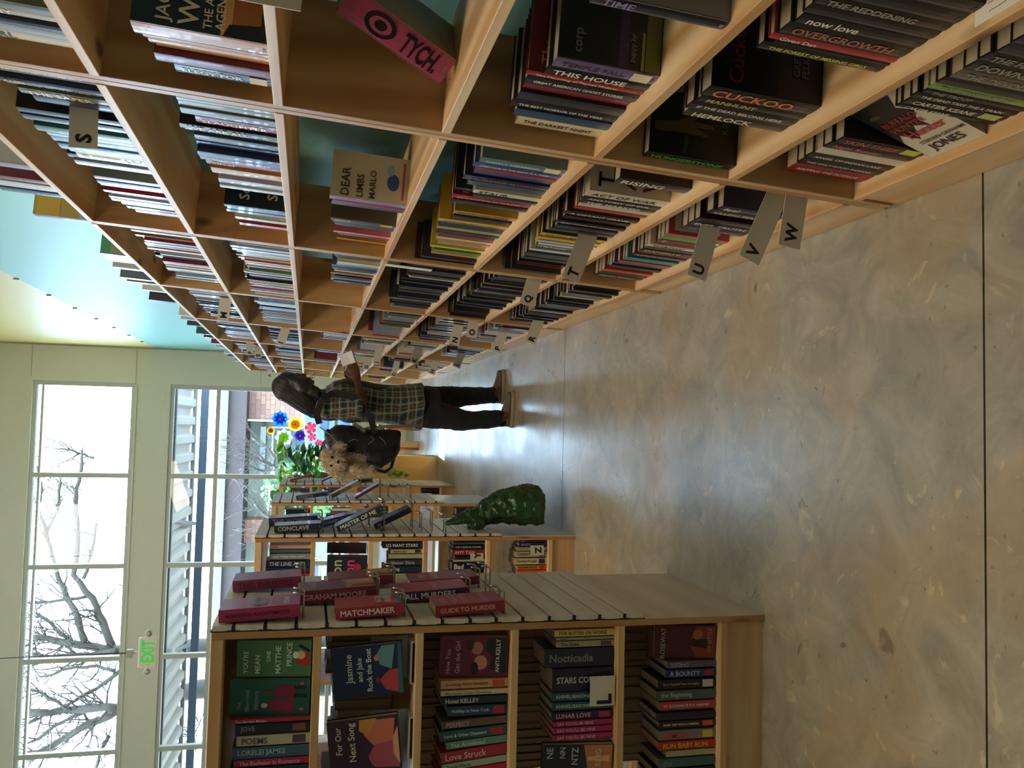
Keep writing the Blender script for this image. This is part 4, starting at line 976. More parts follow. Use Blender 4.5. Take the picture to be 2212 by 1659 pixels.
(1,7.152,7.178,0.022,0.193,'#3c4a5a'),
(1,7.179,7.198,0.008,0.221,'#dfe3e8'),
(1,7.199,7.223,0.027,0.23,'#5c6e88'),
(1,7.224,7.244,0.007,0.223,'#7a2f3a'),
(1,7.245,7.28,0.013,0.205,'#a4a8a0'),
(1,7.281,7.314,0.009,0.196,'#c8d0dc'),
(2,6.288,6.314,0.028,0.228,'#dfe3e8'),
(2,6.315,6.346,0.025,0.197,'#a4a8a0'),
(2,6.346,6.385,0.023,0.217,'#8fa6c8'),
(2,6.386,6.416,0.034,0.208,'#c8d0dc'),
(2,6.417,6.445,0.026,0.19,'#1f2430'),
(2,6.446,6.473,0.016,0.218,'#2b3658'),
(2,6.474,6.504,0.009,0.206,'#7a2f3a'),
(2,6.505,6.538,0.01,0.214,'#5c6e88'),
(2,6.539,6.578,0.013,0.191,'#5c6e88'),
(2,6.579,6.599,0.031,0.217,'#dfe3e8'),
(2,6.601,6.633,0.03,0.203,'#5c6e88'),
(2,6.634,6.66,0.023,0.222,'#dfe3e8'),
(2,6.661,6.685,0.024,0.215,'#2b3658'),
(2,6.686,6.722,0.033,0.197,'#2b3658'),
(2,6.723,6.759,0.011,0.214,'#3c4a5a'),
(2,6.76,6.798,0.02,0.205,'#5c6e88'),
(2,6.799,6.819,0.033,0.193,'#1f2430'),
(2,6.82,6.841,0.023,0.204,'#a4a8a0'),
(2,6.843,6.863,0.022,0.191,'#2b3658'),
(2,6.864,6.898,0.028,0.203,'#a4a8a0'),
(2,6.899,6.93,0.033,0.204,'#5c6e88'),
(2,6.931,6.956,0.013,0.202,'#2b3658'),
(2,6.957,6.979,0.014,0.217,'#5c6e88'),
(2,6.98,7.017,0.017,0.219,'#5c6e88'),
(2,7.018,7.045,0.035,0.208,'#1f2430'),
(2,7.046,7.071,0.024,0.206,'#c8d0dc'),
(2,7.072,7.103,0.025,0.227,'#1f2430'),
(2,7.104,7.131,0.022,0.194,'#1f2430'),
(2,7.132,7.173,0.008,0.223,'#8fa6c8'),
(2,7.173,7.214,0.006,0.211,'#dfe3e8'),
(2,7.215,7.245,0.005,0.193,'#8fa6c8'),
(2,7.246,7.283,0.022,0.22,'#a4a8a0'),
(2,7.284,7.316,0.007,0.192,'#2b3658'),
(2,7.317,7.356,0.025,0.199,'#a4a8a0'),
(2,7.357,7.397,0.012,0.215,'#c8d0dc'),
(2,7.398,7.438,0.015,0.2,'#dfe3e8'),
(2,7.439,7.469,0.029,0.197,'#5c6e88'),
(2,7.47,7.494,0.029,0.204,'#2b3658'),
(3,6.116,6.129,0.031,0.188,'#c8d0dc'),
(3,6.13,6.157,0.018,0.178,'#2b3658'),
(3,6.159,6.199,0.025,0.178,'#5c6e88'),
(3,6.2,6.224,0.034,0.181,'#8fa6c8'),
(3,6.225,6.259,0.02,0.198,'#3c4a5a'),
(3,6.26,6.288,0.006,0.174,'#dfe3e8'),
(3,6.289,6.316,0.009,0.187,'#7a2f3a'),
(3,6.317,6.35,0.02,0.176,'#c8d0dc'),
(3,6.351,6.382,0.007,0.176,'#c8d0dc'),
(3,6.383,6.405,0.024,0.177,'#7a2f3a'),
(3,6.406,6.429,0.03,0.196,'#3c4a5a'),
(3,6.43,6.455,0.031,0.197,'#5c6e88'),
(3,6.456,6.478,0.023,0.174,'#3c4a5a'),
(3,6.479,6.511,0.008,0.175,'#a4a8a0'),
(3,6.512,6.533,0.029,0.172,'#1f2430'),
(3,6.534,6.556,0.005,0.185,'#7a2f3a'),
(3,6.557,6.577,0.033,0.176,'#3c4a5a'),
(3,6.578,6.616,0.014,0.182,'#1f2430'),
(3,6.617,6.639,0.033,0.191,'#3c4a5a'),
(3,6.64,6.662,0.012,0.179,'#dfe3e8'),
(4,6.116,6.135,0.011,0.212,'#b0503c'),
(4,6.136,6.168,0.024,0.195,'#1b1d24'),
(4,6.169,6.194,0.018,0.216,'#7a2430'),
(4,6.195,6.232,0.033,0.209,'#e2ddd0'),
(4,6.233,6.258,0.021,0.2,'#c49a3e'),
(4,6.259,6.281,0.009,0.229,'#8a5a34'),
(4,6.282,6.305,0.021,0.207,'#a8b0bc'),
(4,6.306,6.337,0.016,0.229,'#23304e'),
(4,6.338,6.36,0.021,0.2,'#b0503c'),
(4,6.361,6.401,0.012,0.216,'#e2ddd0'),
(4,6.402,6.434,0.009,0.196,'#4b5a3c'),
(4,6.435,6.469,0.025,0.227,'#4b5a3c'),
(4,6.47,6.497,0.031,0.216,'#2a2c30'),
(4,6.498,6.529,0.024,0.208,'#d8cfae'),
(4,6.53,6.554,0.023,0.224,'#e2ddd0'),
(4,6.555,6.577,0.023,0.212,'#4b5a3c'),
(4,6.578,6.599,0.019,0.219,'#7a2430'),
(4,6.601,6.629,0.033,0.228,'#e2ddd0'),
(4,6.63,6.659,0.026,0.23,'#23304e'),
(4,6.66,6.681,0.022,0.196,'#5a7a70'),
(4,6.682,6.714,0.014,0.208,'#d8cfae'),
(4,6.715,6.754,0.019,0.19,'#a8b0bc'),
(4,6.755,6.777,0.022,0.225,'#7a2430'),
(4,7.406,7.445,0.03,0.198,'#c8d0dc'),
(4,7.446,7.487,0.022,0.227,'#5c6e88'),
(4,7.487,7.499,0.031,0.201,'#7a2f3a'),
(5,6.116,6.134,0.028,0.214,'#b0503c'),
(5,6.135,6.169,0.019,0.227,'#2a2c30'),
(5,6.17,6.2,0.02,0.2,'#6b2f52'),
(5,6.201,6.231,0.034,0.193,'#2a2c30'),
(5,6.231,6.256,0.017,0.21,'#6b2f52'),
(5,6.257,6.298,0.024,0.221,'#c9c4b4'),
(5,6.298,6.328,0.03,0.201,'#5a7a70'),
(5,6.329,6.363,0.034,0.205,'#c9c4b4'),
(5,6.364,6.403,0.026,0.205,'#c9c4b4'),
(5,6.404,6.435,0.012,0.211,'#e2ddd0'),
(5,6.436,6.463,0.033,0.198,'#d8cfae'),
(5,6.463,6.489,0.02,0.198,'#364a6c'),
(5,6.49,6.512,0.012,0.222,'#1b1d24'),
(5,6.513,6.545,0.018,0.191,'#6b2f52'),
(5,6.546,6.586,0.009,0.227,'#c9c4b4'),
(5,6.587,6.608,0.01,0.194,'#7a2430'),
(5,6.609,6.632,0.034,0.213,'#d8cfae'),
(5,6.633,6.666,0.01,0.221,'#c9c4b4'),
(5,6.667,6.705,0.008,0.22,'#c49a3e'),
(5,6.706,6.742,0.008,0.228,'#d8cfae'),
(5,6.743,6.762,0.008,0.201,'#364a6c'),
(5,7.332,7.359,0.029,0.221,'#e2ddd0'),
(5,7.36,7.396,0.015,0.203,'#b0503c'),
(5,7.397,7.436,0.015,0.216,'#e2ddd0'),
(5,7.437,7.459,0.015,0.208,'#6b2f52'),
(5,7.46,7.489,0.012,0.215,'#a8b0bc'),
(5,7.49,7.499,0.02,0.2,'#6b2f52'),
(6,6.151,6.188,0.032,0.212,'#7a2430'),
(6,6.189,6.209,0.017,0.221,'#a8b0bc'),
(6,6.21,6.243,0.025,0.192,'#23304e'),
(6,6.244,6.276,0.005,0.213,'#e2ddd0'),
(6,6.277,6.314,0.01,0.196,'#c49a3e'),
(6,6.315,6.354,0.018,0.195,'#a8b0bc'),
(6,6.356,6.394,0.008,0.195,'#4b5a3c'),
(6,6.396,6.429,0.034,0.221,'#6b2f52'),
(6,6.43,6.459,0.034,0.208,'#364a6c'),
(6,6.46,6.482,0.033,0.205,'#4b5a3c'),
(6,6.483,6.504,0.006,0.228,'#4b5a3c'),
(6,6.505,6.529,0.023,0.221,'#23304e'),
(6,6.53,6.557,0.018,0.194,'#1b1d24'),
(6,6.558,6.581,0.011,0.228,'#8a5a34'),
(6,6.582,6.612,0.019,0.224,'#23304e'),
(6,6.613,6.634,0.033,0.229,'#7a2430'),
(6,6.635,6.661,0.011,0.194,'#364a6c'),
(6,6.662,6.684,0.011,0.208,'#364a6c'),
(6,6.685,6.723,0.032,0.192,'#d8cfae'),
(6,6.724,6.752,0.007,0.224,'#6b2f52'),
(6,6.753,6.781,0.007,0.208,'#e2ddd0'),
(6,6.782,6.807,0.016,0.202,'#d8cfae'),
(6,6.808,6.842,0.008,0.21,'#93a5b6'),
(6,6.843,6.863,0.012,0.202,'#c9c4b4'),
(6,6.864,6.896,0.018,0.191,'#1b1d24'),
(6,6.897,6.92,0.008,0.206,'#e2ddd0'),
(6,6.921,6.957,0.025,0.222,'#5a7a70'),
(6,6.957,6.998,0.03,0.223,'#23304e'),
(6,6.999,7.029,0.009,0.226,'#e2ddd0'),
(6,7.03,7.044,0.032,0.213,'#5a7a70'),
(0,7.789,7.839,0.03,0.13,'#6a3a58'),
(0,8.362,8.412,0.03,0.13,'#7c3450'),
(0,8.813,8.863,0.03,0.13,'#c4ccd4'),
(1,7.817,7.839,0.005,0.223,'#7a2f3a'),
(1,7.84,7.878,0.034,0.218,'#dfe3e8'),
(1,7.879,7.914,0.007,0.192,'#1f2430'),
(1,7.915,7.944,0.033,0.194,'#7a2f3a'),
(1,7.946,7.982,0.008,0.212,'#1f2430'),
(1,7.983,8.011,0.023,0.211,'#2b3658'),
(1,8.012,8.051,0.026,0.223,'#5c6e88'),
(1,8.052,8.081,0.025,0.214,'#3c4a5a'),
(1,8.082,8.108,0.035,0.194,'#5c6e88'),
(1,8.109,8.143,0.032,0.195,'#8fa6c8'),
(1,8.144,8.175,0.009,0.201,'#a4a8a0'),
(1,8.176,8.212,0.023,0.201,'#1f2430'),
(1,8.213,8.239,0.01,0.196,'#5c6e88'),
(1,8.24,8.28,0.03,0.227,'#7a2f3a'),
(1,8.281,8.312,0.006,0.219,'#c8d0dc'),
(1,8.313,8.344,0.031,0.192,'#a4a8a0'),
(1,8.345,8.378,0.028,0.205,'#8fa6c8'),
(1,8.379,8.414,0.009,0.208,'#5c6e88'),
(1,8.415,8.449,0.035,0.194,'#c8d0dc'),
(1,8.45,8.488,0.025,0.229,'#2b3658'),
(1,8.489,8.522,0.023,0.197,'#dfe3e8'),
(1,8.523,8.544,0.03,0.204,'#c8d0dc'),
(1,8.545,8.584,0.034,0.214,'#8fa6c8'),
(1,8.585,8.614,0.031,0.215,'#2b3658'),
(1,8.615,8.642,0.024,0.216,'#3c4a5a'),
(1,8.643,8.675,0.019,0.221,'#5c6e88'),
(1,8.676,8.704,0.007,0.203,'#3c4a5a'),
(1,8.705,8.733,0.022,0.218,'#8fa6c8'),
(1,8.734,8.761,0.016,0.214,'#7a2f3a'),
(1,8.762,8.789,0.014,0.198,'#1f2430'),
(1,8.79,8.809,0.015,0.226,'#dfe3e8'),
(1,8.81,8.843,0.015,0.204,'#7a2f3a'),
(1,8.844,8.884,0.031,0.222,'#2b3658'),
(2,7.729,7.756,0.03,0.2,'#8fa6c8'),
(2,7.757,7.793,0.023,0.213,'#a4a8a0'),
(2,7.794,7.822,0.034,0.229,'#c8d0dc'),
(2,7.823,7.86,0.011,0.191,'#8fa6c8'),
(2,7.861,7.89,0.035,0.224,'#1f2430'),
(2,7.891,7.93,0.023,0.223,'#8fa6c8'),
(2,7.931,7.961,0.026,0.218,'#5c6e88'),
(2,7.962,7.994,0.031,0.195,'#a4a8a0'),
(2,7.995,8.014,0.005,0.192,'#1f2430'),
(2,8.015,8.049,0.015,0.219,'#7a2f3a'),
(2,8.05,8.072,0.026,0.223,'#dfe3e8'),
(2,8.073,8.1,0.033,0.205,'#5c6e88'),
(2,8.101,8.141,0.007,0.229,'#a4a8a0'),
(2,8.142,8.181,0.034,0.203,'#7a2f3a'),
(2,8.182,8.207,0.01,0.191,'#c8d0dc'),
(2,8.208,8.236,0.014,0.228,'#3c4a5a'),
(2,8.237,8.268,0.006,0.191,'#1f2430'),
(2,8.269,8.29,0.012,0.224,'#5c6e88'),
(2,8.291,8.322,0.021,0.194,'#5c6e88'),
(2,8.323,8.36,0.014,0.199,'#2b3658'),
(2,8.361,8.38,0.006,0.225,'#3c4a5a'),
(2,8.381,8.405,0.021,0.199,'#3c4a5a'),
(2,8.406,8.428,0.03,0.22,'#a4a8a0'),
(2,8.429,8.46,0.022,0.201,'#1f2430'),
(2,8.461,8.486,0.012,0.196,'#a4a8a0'),
(2,8.487,8.508,0.02,0.199,'#8fa6c8'),
(2,8.509,8.538,0.031,0.195,'#a4a8a0'),
(2,8.539,8.579,0.033,0.193,'#a4a8a0'),
(2,8.58,8.621,0.029,0.209,'#3c4a5a'),
(2,8.622,8.659,0.009,0.228,'#c8d0dc'),
(2,8.66,8.68,0.023,0.226,'#2b3658'),
(2,8.681,8.703,0.025,0.191,'#2b3658'),
(2,8.704,8.734,0.015,0.223,'#5c6e88'),
(2,8.735,8.755,0.014,0.209,'#2b3658'),
(2,8.756,8.792,0.032,0.202,'#5c6e88'),
(2,8.793,8.819,0.024,0.23,'#1f2430'),
(2,8.82,8.848,0.028,0.208,'#8fa6c8'),
(3,7.591,7.628,0.02,0.224,'#a4a8a0'),
(3,7.629,7.669,0.025,0.215,'#2b3658'),
(3,7.67,7.691,0.008,0.193,'#7a2f3a'),
(3,7.691,7.729,0.025,0.225,'#1f2430'),
(3,7.73,7.769,0.006,0.228,'#1f2430'),
(3,7.77,7.796,0.023,0.22,'#2b3658'),
(3,7.798,7.82,0.011,0.204,'#1f2430'),
(3,7.821,7.845,0.01,0.194,'#7a2f3a'),
(3,7.846,7.872,0.032,0.197,'#5c6e88'),
(3,7.873,7.904,0.028,0.212,'#dfe3e8'),
(3,7.905,7.94,0.015,0.198,'#1f2430'),
(3,7.941,7.973,0.027,0.216,'#dfe3e8'),
(3,7.974,7.995,0.028,0.193,'#5c6e88'),
(3,8.816,8.837,0.024,0.213,'#7a2430'),
(3,8.838,8.878,0.018,0.229,'#1b1d24'),
(3,8.879,8.904,0.019,0.193,'#2a2c30'),
(4,7.551,7.574,0.025,0.223,'#c8d0dc'),
(4,7.575,7.612,0.014,0.202,'#a4a8a0'),
(4,7.613,7.653,0.033,0.213,'#1f2430'),
(4,7.654,7.676,0.025,0.193,'#5c6e88'),
(4,7.678,7.697,0.023,0.197,'#2b3658'),
(4,7.698,7.73,0.014,0.209,'#2b3658'),
(4,7.731,7.761,0.023,0.201,'#8fa6c8'),
(4,7.762,7.795,0.014,0.221,'#dfe3e8'),
(4,7.796,7.826,0.034,0.212,'#3c4a5a'),
(4,7.827,7.857,0.018,0.215,'#7a2f3a'),
(4,7.858,7.877,0.029,0.219,'#5c6e88'),
(4,7.878,7.919,0.016,0.224,'#1f2430'),
(4,7.92,7.945,0.018,0.212,'#c8d0dc'),
(4,7.946,7.975,0.014,0.21,'#3c4a5a'),
(4,7.976,8.015,0.022,0.218,'#2b3658'),
(4,8.016,8.057,0.021,0.224,'#c8d0dc'),
(4,8.058,8.097,0.034,0.216,'#a4a8a0'),
(4,8.795,8.82,0.02,0.22,'#d8cfae'),
(4,8.821,8.86,0.03,0.229,'#c9c4b4'),
(4,8.861,8.896,0.014,0.219,'#b0503c'),
(5,7.556,7.588,0.034,0.212,'#2a2c30'),
(5,7.588,7.612,0.031,0.195,'#23304e'),
(5,7.613,7.653,0.03,0.227,'#c9c4b4'),
(5,7.654,7.694,0.015,0.217,'#93a5b6'),
(5,7.695,7.732,0.023,0.219,'#2a2c30'),
(5,7.733,7.767,0.027,0.205,'#e2ddd0'),
(5,7.768,7.807,0.028,0.198,'#e2ddd0'),
(5,7.808,7.833,0.007,0.194,'#2a2c30'),
(5,7.835,7.865,0.028,0.199,'#b0503c'),
(5,7.866,7.892,0.013,0.208,'#a8b0bc'),
(5,7.893,7.926,0.006,0.191,'#7a2430'),
(5,7.927,7.95,0.015,0.221,'#c49a3e'),
(5,7.951,7.985,0.026,0.215,'#c49a3e'),
(5,7.986,8.021,0.006,0.221,'#2a2c30'),
(5,8.022,8.06,0.013,0.199,'#b0503c'),
(5,8.061,8.089,0.013,0.228,'#c49a3e'),
(5,8.09,8.12,0.026,0.195,'#364a6c'),
(5,8.873,8.893,0.01,0.206,'#23304e'),
(5,8.894,8.904,0.008,0.199,'#2a2c30'),
(6,7.834,7.854,0.028,0.224,'#2a2c30'),
(6,7.856,7.892,0.027,0.223,'#c49a3e'),
(6,7.893,7.931,0.026,0.203,'#6b2f52'),
(6,7.932,7.961,0.02,0.212,'#c9c4b4'),
(6,7.962,7.986,0.007,0.228,'#e2ddd0'),
(6,7.987,8.01,0.03,0.195,'#2a2c30'),
(6,8.011,8.03,0.027,0.229,'#4b5a3c'),
(6,8.031,8.061,0.007,0.212,'#c49a3e'),
(6,8.062,8.082,0.02,0.222,'#c49a3e'),
(6,8.082,8.115,0.028,0.197,'#7a2430'),
(6,8.116,8.146,0.017,0.208,'#e2ddd0'),
(6,8.147,8.174,0.023,0.193,'#2a2c30'),
(6,8.175,8.209,0.023,0.214,'#6b2f52'),
(6,8.21,8.249,0.032,0.226,'#1b1d24'),
(6,8.25,8.279,0.028,0.193,'#1b1d24'),
(6,8.28,8.312,0.014,0.217,'#d8cfae'),
(6,8.313,8.341,0.013,0.211,'#4b5a3c'),
(6,8.342,8.375,0.032,0.221,'#7a2430'),
(6,8.376,8.413,0.007,0.191,'#5a7a70'),
(6,8.414,8.441,0.032,0.211,'#a8b0bc'),
(6,8.441,8.477,0.025,0.203,'#d8cfae'),
(6,8.478,8.507,0.019,0.229,'#6b2f52'),
(6,8.508,8.543,0.021,0.225,'#a8b0bc'),
(6,8.544,8.575,0.006,0.228,'#e2ddd0'),
(6,8.576,8.605,0.031,0.22,'#5a7a70'),
(6,8.606,8.631,0.016,0.2,'#23304e'),
(6,8.632,8.66,0.006,0.198,'#93a5b6'),
(6,8.661,8.69,0.023,0.223,'#5a7a70'),
(6,8.691,8.718,0.011,0.23,'#2a2c30'),
(6,8.719,8.753,0.014,0.219,'#5a7a70'),
(6,8.754,8.781,0.01,0.204,'#a8b0bc'),
(6,8.782,8.803,0.018,0.204,'#a8b0bc'),
(0,9.496,9.546,0.03,0.12,'#b8c0c8'),
(0,9.947,9.997,0.03,0.12,'#4a5a90'),
(1,9.376,9.414,0.033,0.224,'#7a2f3a'),
(1,9.415,9.438,0.017,0.191,'#3c4a5a'),
(1,9.439,9.458,0.005,0.193,'#7a2f3a'),
(1,9.459,9.496,0.012,0.196,'#3c4a5a'),
(1,9.498,9.52,0.013,0.22,'#5c6e88'),
(1,9.521,9.559,0.021,0.203,'#c8d0dc'),
(1,9.56,9.593,0.03,0.223,'#a4a8a0'),
(1,9.594,9.628,0.016,0.192,'#2b3658'),
(1,9.629,9.652,0.025,0.195,'#c8d0dc'),
(1,9.653,9.687,0.009,0.209,'#1f2430'),
(1,9.688,9.71,0.014,0.211,'#1f2430'),
(1,9.711,9.731,0.025,0.206,'#8fa6c8'),
(1,9.732,9.763,0.035,0.193,'#dfe3e8'),
(1,9.764,9.786,0.01,0.196,'#8fa6c8'),
(1,9.787,9.816,0.014,0.211,'#c8d0dc'),
(1,9.817,9.853,0.028,0.203,'#5c6e88'),
(1,9.854,9.89,0.007,0.209,'#3c4a5a'),
(1,9.891,9.918,0.021,0.202,'#c8d0dc'),
(1,9.919,9.958,0.008,0.222,'#7a2f3a'),
(1,9.959,9.988,0.018,0.223,'#a4a8a0'),
(1,9.989,10.026,0.034,0.22,'#2b3658'),
(1,10.027,10.053,0.016,0.21,'#7a2f3a'),
(1,10.054,10.074,0.026,0.201,'#1f2430'),
(1,10.075,10.113,0.031,0.218,'#8fa6c8'),
(1,10.114,10.153,0.006,0.21,'#1f2430'),
(1,10.154,10.18,0.03,0.21,'#c8d0dc'),
(1,10.181,10.219,0.011,0.197,'#8fa6c8'),
(1,10.22,10.242,0.011,0.208,'#a4a8a0'),
(1,10.243,10.269,0.013,0.192,'#5c6e88'),
(1,10.27,10.299,0.019,0.227,'#1f2430'),
(1,10.3,10.314,0.027,0.228,'#dfe3e8'),
(2,9.101,9.133,0.027,0.193,'#4b5a3c'),
(2,9.134,9.156,0.013,0.207,'#2a2c30'),
(2,9.157,9.191,0.03,0.22,'#1b1d24'),
(2,9.192,9.232,0.027,0.22,'#93a5b6'),
(2,9.233,9.258,0.032,0.224,'#b0503c'),
(2,9.259,9.296,0.02,0.22,'#c49a3e'),
(2,9.297,9.326,0.023,0.215,'#364a6c'),
(2,9.328,9.352,0.028,0.225,'#4b5a3c'),
(2,9.354,9.386,0.01,0.228,'#2a2c30'),
(2,9.387,9.421,0.033,0.224,'#4b5a3c'),
(2,9.422,9.454,0.029,0.192,'#5a7a70'),
(2,9.454,9.488,0.03,0.191,'#e2ddd0'),
(2,9.489,9.522,0.006,0.207,'#8a5a34'),
(2,9.523,9.555,0.022,0.23,'#e2ddd0'),
(2,9.556,9.577,0.013,0.212,'#e2ddd0'),
(2,9.578,9.61,0.013,0.201,'#6b2f52'),
(2,9.611,9.652,0.029,0.21,'#93a5b6'),
(2,9.652,9.685,0.016,0.202,'#364a6c'),
(2,9.686,9.713,0.025,0.229,'#c9c4b4'),
(2,9.714,9.749,0.015,0.224,'#e2ddd0'),
(2,9.751,9.791,0.014,0.205,'#364a6c'),
(2,9.792,9.821,0.019,0.212,'#8a5a34'),
(2,9.822,9.847,0.008,0.201,'#364a6c'),
(2,9.848,9.869,0.033,0.193,'#a8b0bc'),
(2,9.87,9.897,0.029,0.195,'#7a2430'),
(2,9.898,9.927,0.017,0.214,'#7a2430'),
(2,9.928,9.954,0.009,0.192,'#c9c4b4'),
(2,9.955,9.984,0.017,0.199,'#8a5a34'),
(2,9.985,10.021,0.023,0.228,'#1b1d24'),
(2,10.023,10.043,0.011,0.204,'#c49a3e'),
(2,10.044,10.066,0.009,0.204,'#364a6c'),
(2,10.067,10.102,0.017,0.21,'#d8cfae'),
(2,10.103,10.132,0.014,0.196,'#93a5b6'),
(2,10.133,10.153,0.034,0.207,'#6b2f52'),
(2,10.154,10.183,0.033,0.197,'#a8b0bc'),
(2,10.184,10.217,0.012,0.199,'#8a5a34'),
(2,10.218,10.249,0.029,0.202,'#8a5a34'),
(2,10.25,10.265,0.017,0.215,'#2a2c30'),
(3,8.956,8.977,0.028,0.227,'#364a6c'),
(3,8.979,9.001,0.018,0.222,'#6b2f52'),
(3,9.002,9.036,0.023,0.21,'#23304e'),
(3,9.037,9.072,0.033,0.22,'#e2ddd0'),
(3,9.073,9.11,0.033,0.208,'#4b5a3c'),
(3,9.111,9.135,0.026,0.213,'#2a2c30'),
(3,9.136,9.166,0.02,0.197,'#93a5b6'),
(3,9.167,9.197,0.008,0.218,'#364a6c'),
(3,9.198,9.226,0.035,0.196,'#b0503c'),
(3,9.227,9.252,0.035,0.209,'#7a2430'),
(3,9.253,9.277,0.023,0.227,'#2a2c30'),
(3,9.278,9.29,0.007,0.226,'#7a2430'),
(4,8.956,8.973,0.009,0.194,'#364a6c'),
(4,8.974,8.994,0.021,0.216,'#5a7a70'),
(4,8.995,9.015,0.023,0.202,'#23304e'),
(4,9.016,9.048,0.007,0.194,'#7a2430'),
(4,9.049,9.077,0.005,0.197,'#7a2430'),
(4,9.078,9.118,0.02,0.227,'#5a7a70'),
(4,9.119,9.146,0.034,0.214,'#5a7a70'),
(4,9.147,9.171,0.005,0.23,'#2a2c30'),
(4,9.172,9.205,0.013,0.213,'#c9c4b4'),
(4,9.206,9.236,0.035,0.218,'#c9c4b4'),
(4,9.237,9.259,0.032,0.194,'#d8cfae'),
(4,9.26,9.29,0.028,0.227,'#364a6c'),
(4,9.291,9.315,0.006,0.205,'#8a5a34'),
(4,9.316,9.344,0.019,0.208,'#2a2c30'),
(4,9.345,9.383,0.007,0.208,'#b0503c'),
(4,9.384,9.408,0.011,0.191,'#1b1d24'),
(4,9.409,9.436,0.028,0.224,'#a8b0bc'),
(4,9.437,9.472,0.005,0.195,'#8a5a34'),
(4,9.473,9.503,0.005,0.223,'#7a2430'),
(4,9.504,9.534,0.015,0.203,'#364a6c'),
(4,10.042,10.068,0.016,0.22,'#a4a8a0'),
(4,10.069,10.094,0.024,0.229,'#1f2430'),
(4,10.095,10.133,0.008,0.205,'#8fa6c8'),
(4,10.134,10.169,0.014,0.194,'#1f2430'),
(4,10.171,10.193,0.024,0.22,'#3c4a5a'),
(4,10.194,10.225,0.011,0.206,'#8fa6c8'),
(4,10.226,10.265,0.012,0.193,'#1f2430'),
(4,10.266,10.3,0.023,0.202,'#8fa6c8'),
(4,10.301,10.314,0.028,0.197,'#a4a8a0'),
(5,8.956,8.983,0.006,0.225,'#2a2c30'),
(5,8.984,9.016,0.025,0.198,'#d8cfae'),
(5,9.017,9.058,0.02,0.203,'#e2ddd0'),
(5,9.059,9.098,0.01,0.19,'#2a2c30'),
(5,9.099,9.134,0.027,0.221,'#1b1d24'),
(5,9.135,9.172,0.028,0.192,'#b0503c'),
(5,9.173,9.212,0.02,0.228,'#5a7a70'),
(5,9.213,9.239,0.026,0.208,'#b0503c'),
(5,9.24,9.261,0.016,0.212,'#a8b0bc'),
(5,9.262,9.3,0.02,0.225,'#4b5a3c'),
(5,9.301,9.336,0.016,0.205,'#364a6c'),
(5,9.337,9.373,0.026,0.193,'#5a7a70'),
(5,9.374,9.397,0.026,0.202,'#b0503c'),
(5,9.398,9.43,0.027,0.222,'#c9c4b4'),
(5,9.431,9.458,0.032,0.203,'#7a2430'),
(5,9.459,9.481,0.031,0.216,'#8a5a34'),
(5,9.482,9.517,0.007,0.194,'#6b2f52'),
(5,9.518,9.557,0.006,0.194,'#7a2430'),
(5,9.558,9.585,0.032,0.215,'#6b2f52'),
(0,10.594,10.644,0.03,0.1,'#b0a8b0'),
(1,10.704,10.724,0.01,0.214,'#e2ddd0'),
(1,10.725,10.753,0.019,0.192,'#2a2c30'),
(1,10.754,10.79,0.013,0.219,'#c9c4b4'),
(1,10.791,10.826,0.027,0.219,'#4b5a3c'),
(1,10.827,10.848,0.024,0.212,'#c49a3e'),
(1,10.849,10.88,0.022,0.201,'#8a5a34'),
(1,10.881,10.922,0.028,0.226,'#c49a3e'),
(1,10.923,10.955,0.007,0.218,'#93a5b6'),
(1,10.956,10.996,0.032,0.215,'#364a6c'),
(1,10.997,11.018,0.024,0.228,'#4b5a3c'),
(1,11.019,11.038,0.01,0.194,'#4b5a3c'),
(1,11.039,11.072,0.029,0.227,'#5a7a70'),
(1,11.073,11.097,0.006,0.229,'#1b1d24'),
(1,11.098,11.118,0.019,0.228,'#c9c4b4'),
(1,11.119,11.146,0.031,0.224,'#2a2c30'),
(1,11.147,11.168,0.027,0.21,'#8a5a34'),
(1,11.169,11.205,0.03,0.222,'#23304e'),
(1,11.206,11.227,0.021,0.209,'#8a5a34'),
(1,11.229,11.25,0.022,0.229,'#5a7a70'),
(1,11.251,11.29,0.034,0.196,'#93a5b6'),
(1,11.29,11.328,0.032,0.219,'#364a6c'),
(1,11.329,11.365,0.028,0.218,'#6b2f52'),
(1,11.366,11.397,0.019,0.208,'#d8cfae'),
(1,11.398,11.434,0.018,0.218,'#1b1d24'),
(1,11.435,11.464,0.024,0.19,'#364a6c'),
(1,11.465,11.488,0.032,0.222,'#23304e'),
(1,11.489,11.519,0.035,0.212,'#6b2f52'),
(2,10.605,10.636,0.031,0.223,'#7a2430'),
(2,10.637,10.659,0.011,0.218,'#2a2c30'),
(2,10.66,10.683,0.019,0.216,'#a8b0bc'),
(2,10.684,10.714,0.026,0.191,'#6b2f52'),
(2,10.715,10.743,0.033,0.216,'#2a2c30'),
(2,10.744,10.77,0.006,0.191,'#23304e'),
(2,10.771,10.805,0.032,0.206,'#6b2f52'),
(2,10.806,10.844,0.019,0.222,'#23304e'),
(2,10.845,10.869,0.019,0.191,'#1b1d24'),
(2,10.87,10.897,0.026,0.224,'#2a2c30'),
(2,10.898,10.925,0.008,0.216,'#7a2430'),
(2,10.926,10.954,0.017,0.212,'#364a6c'),
(2,10.955,10.985,0.009,0.206,'#c49a3e'),
(2,10.986,11.009,0.034,0.214,'#e2ddd0'),
(2,11.01,11.049,0.031,0.206,'#a8b0bc'),
(2,11.05,11.078,0.029,0.221,'#8a5a34'),
(2,11.079,11.104,0.014,0.21,'#c49a3e'),
(2,11.105,11.143,0.019,0.195,'#4b5a3c'),
(2,11.144,11.172,0.021,0.209,'#364a6c'),
(2,11.173,11.199,0.03,0.216,'#6b2f52'),
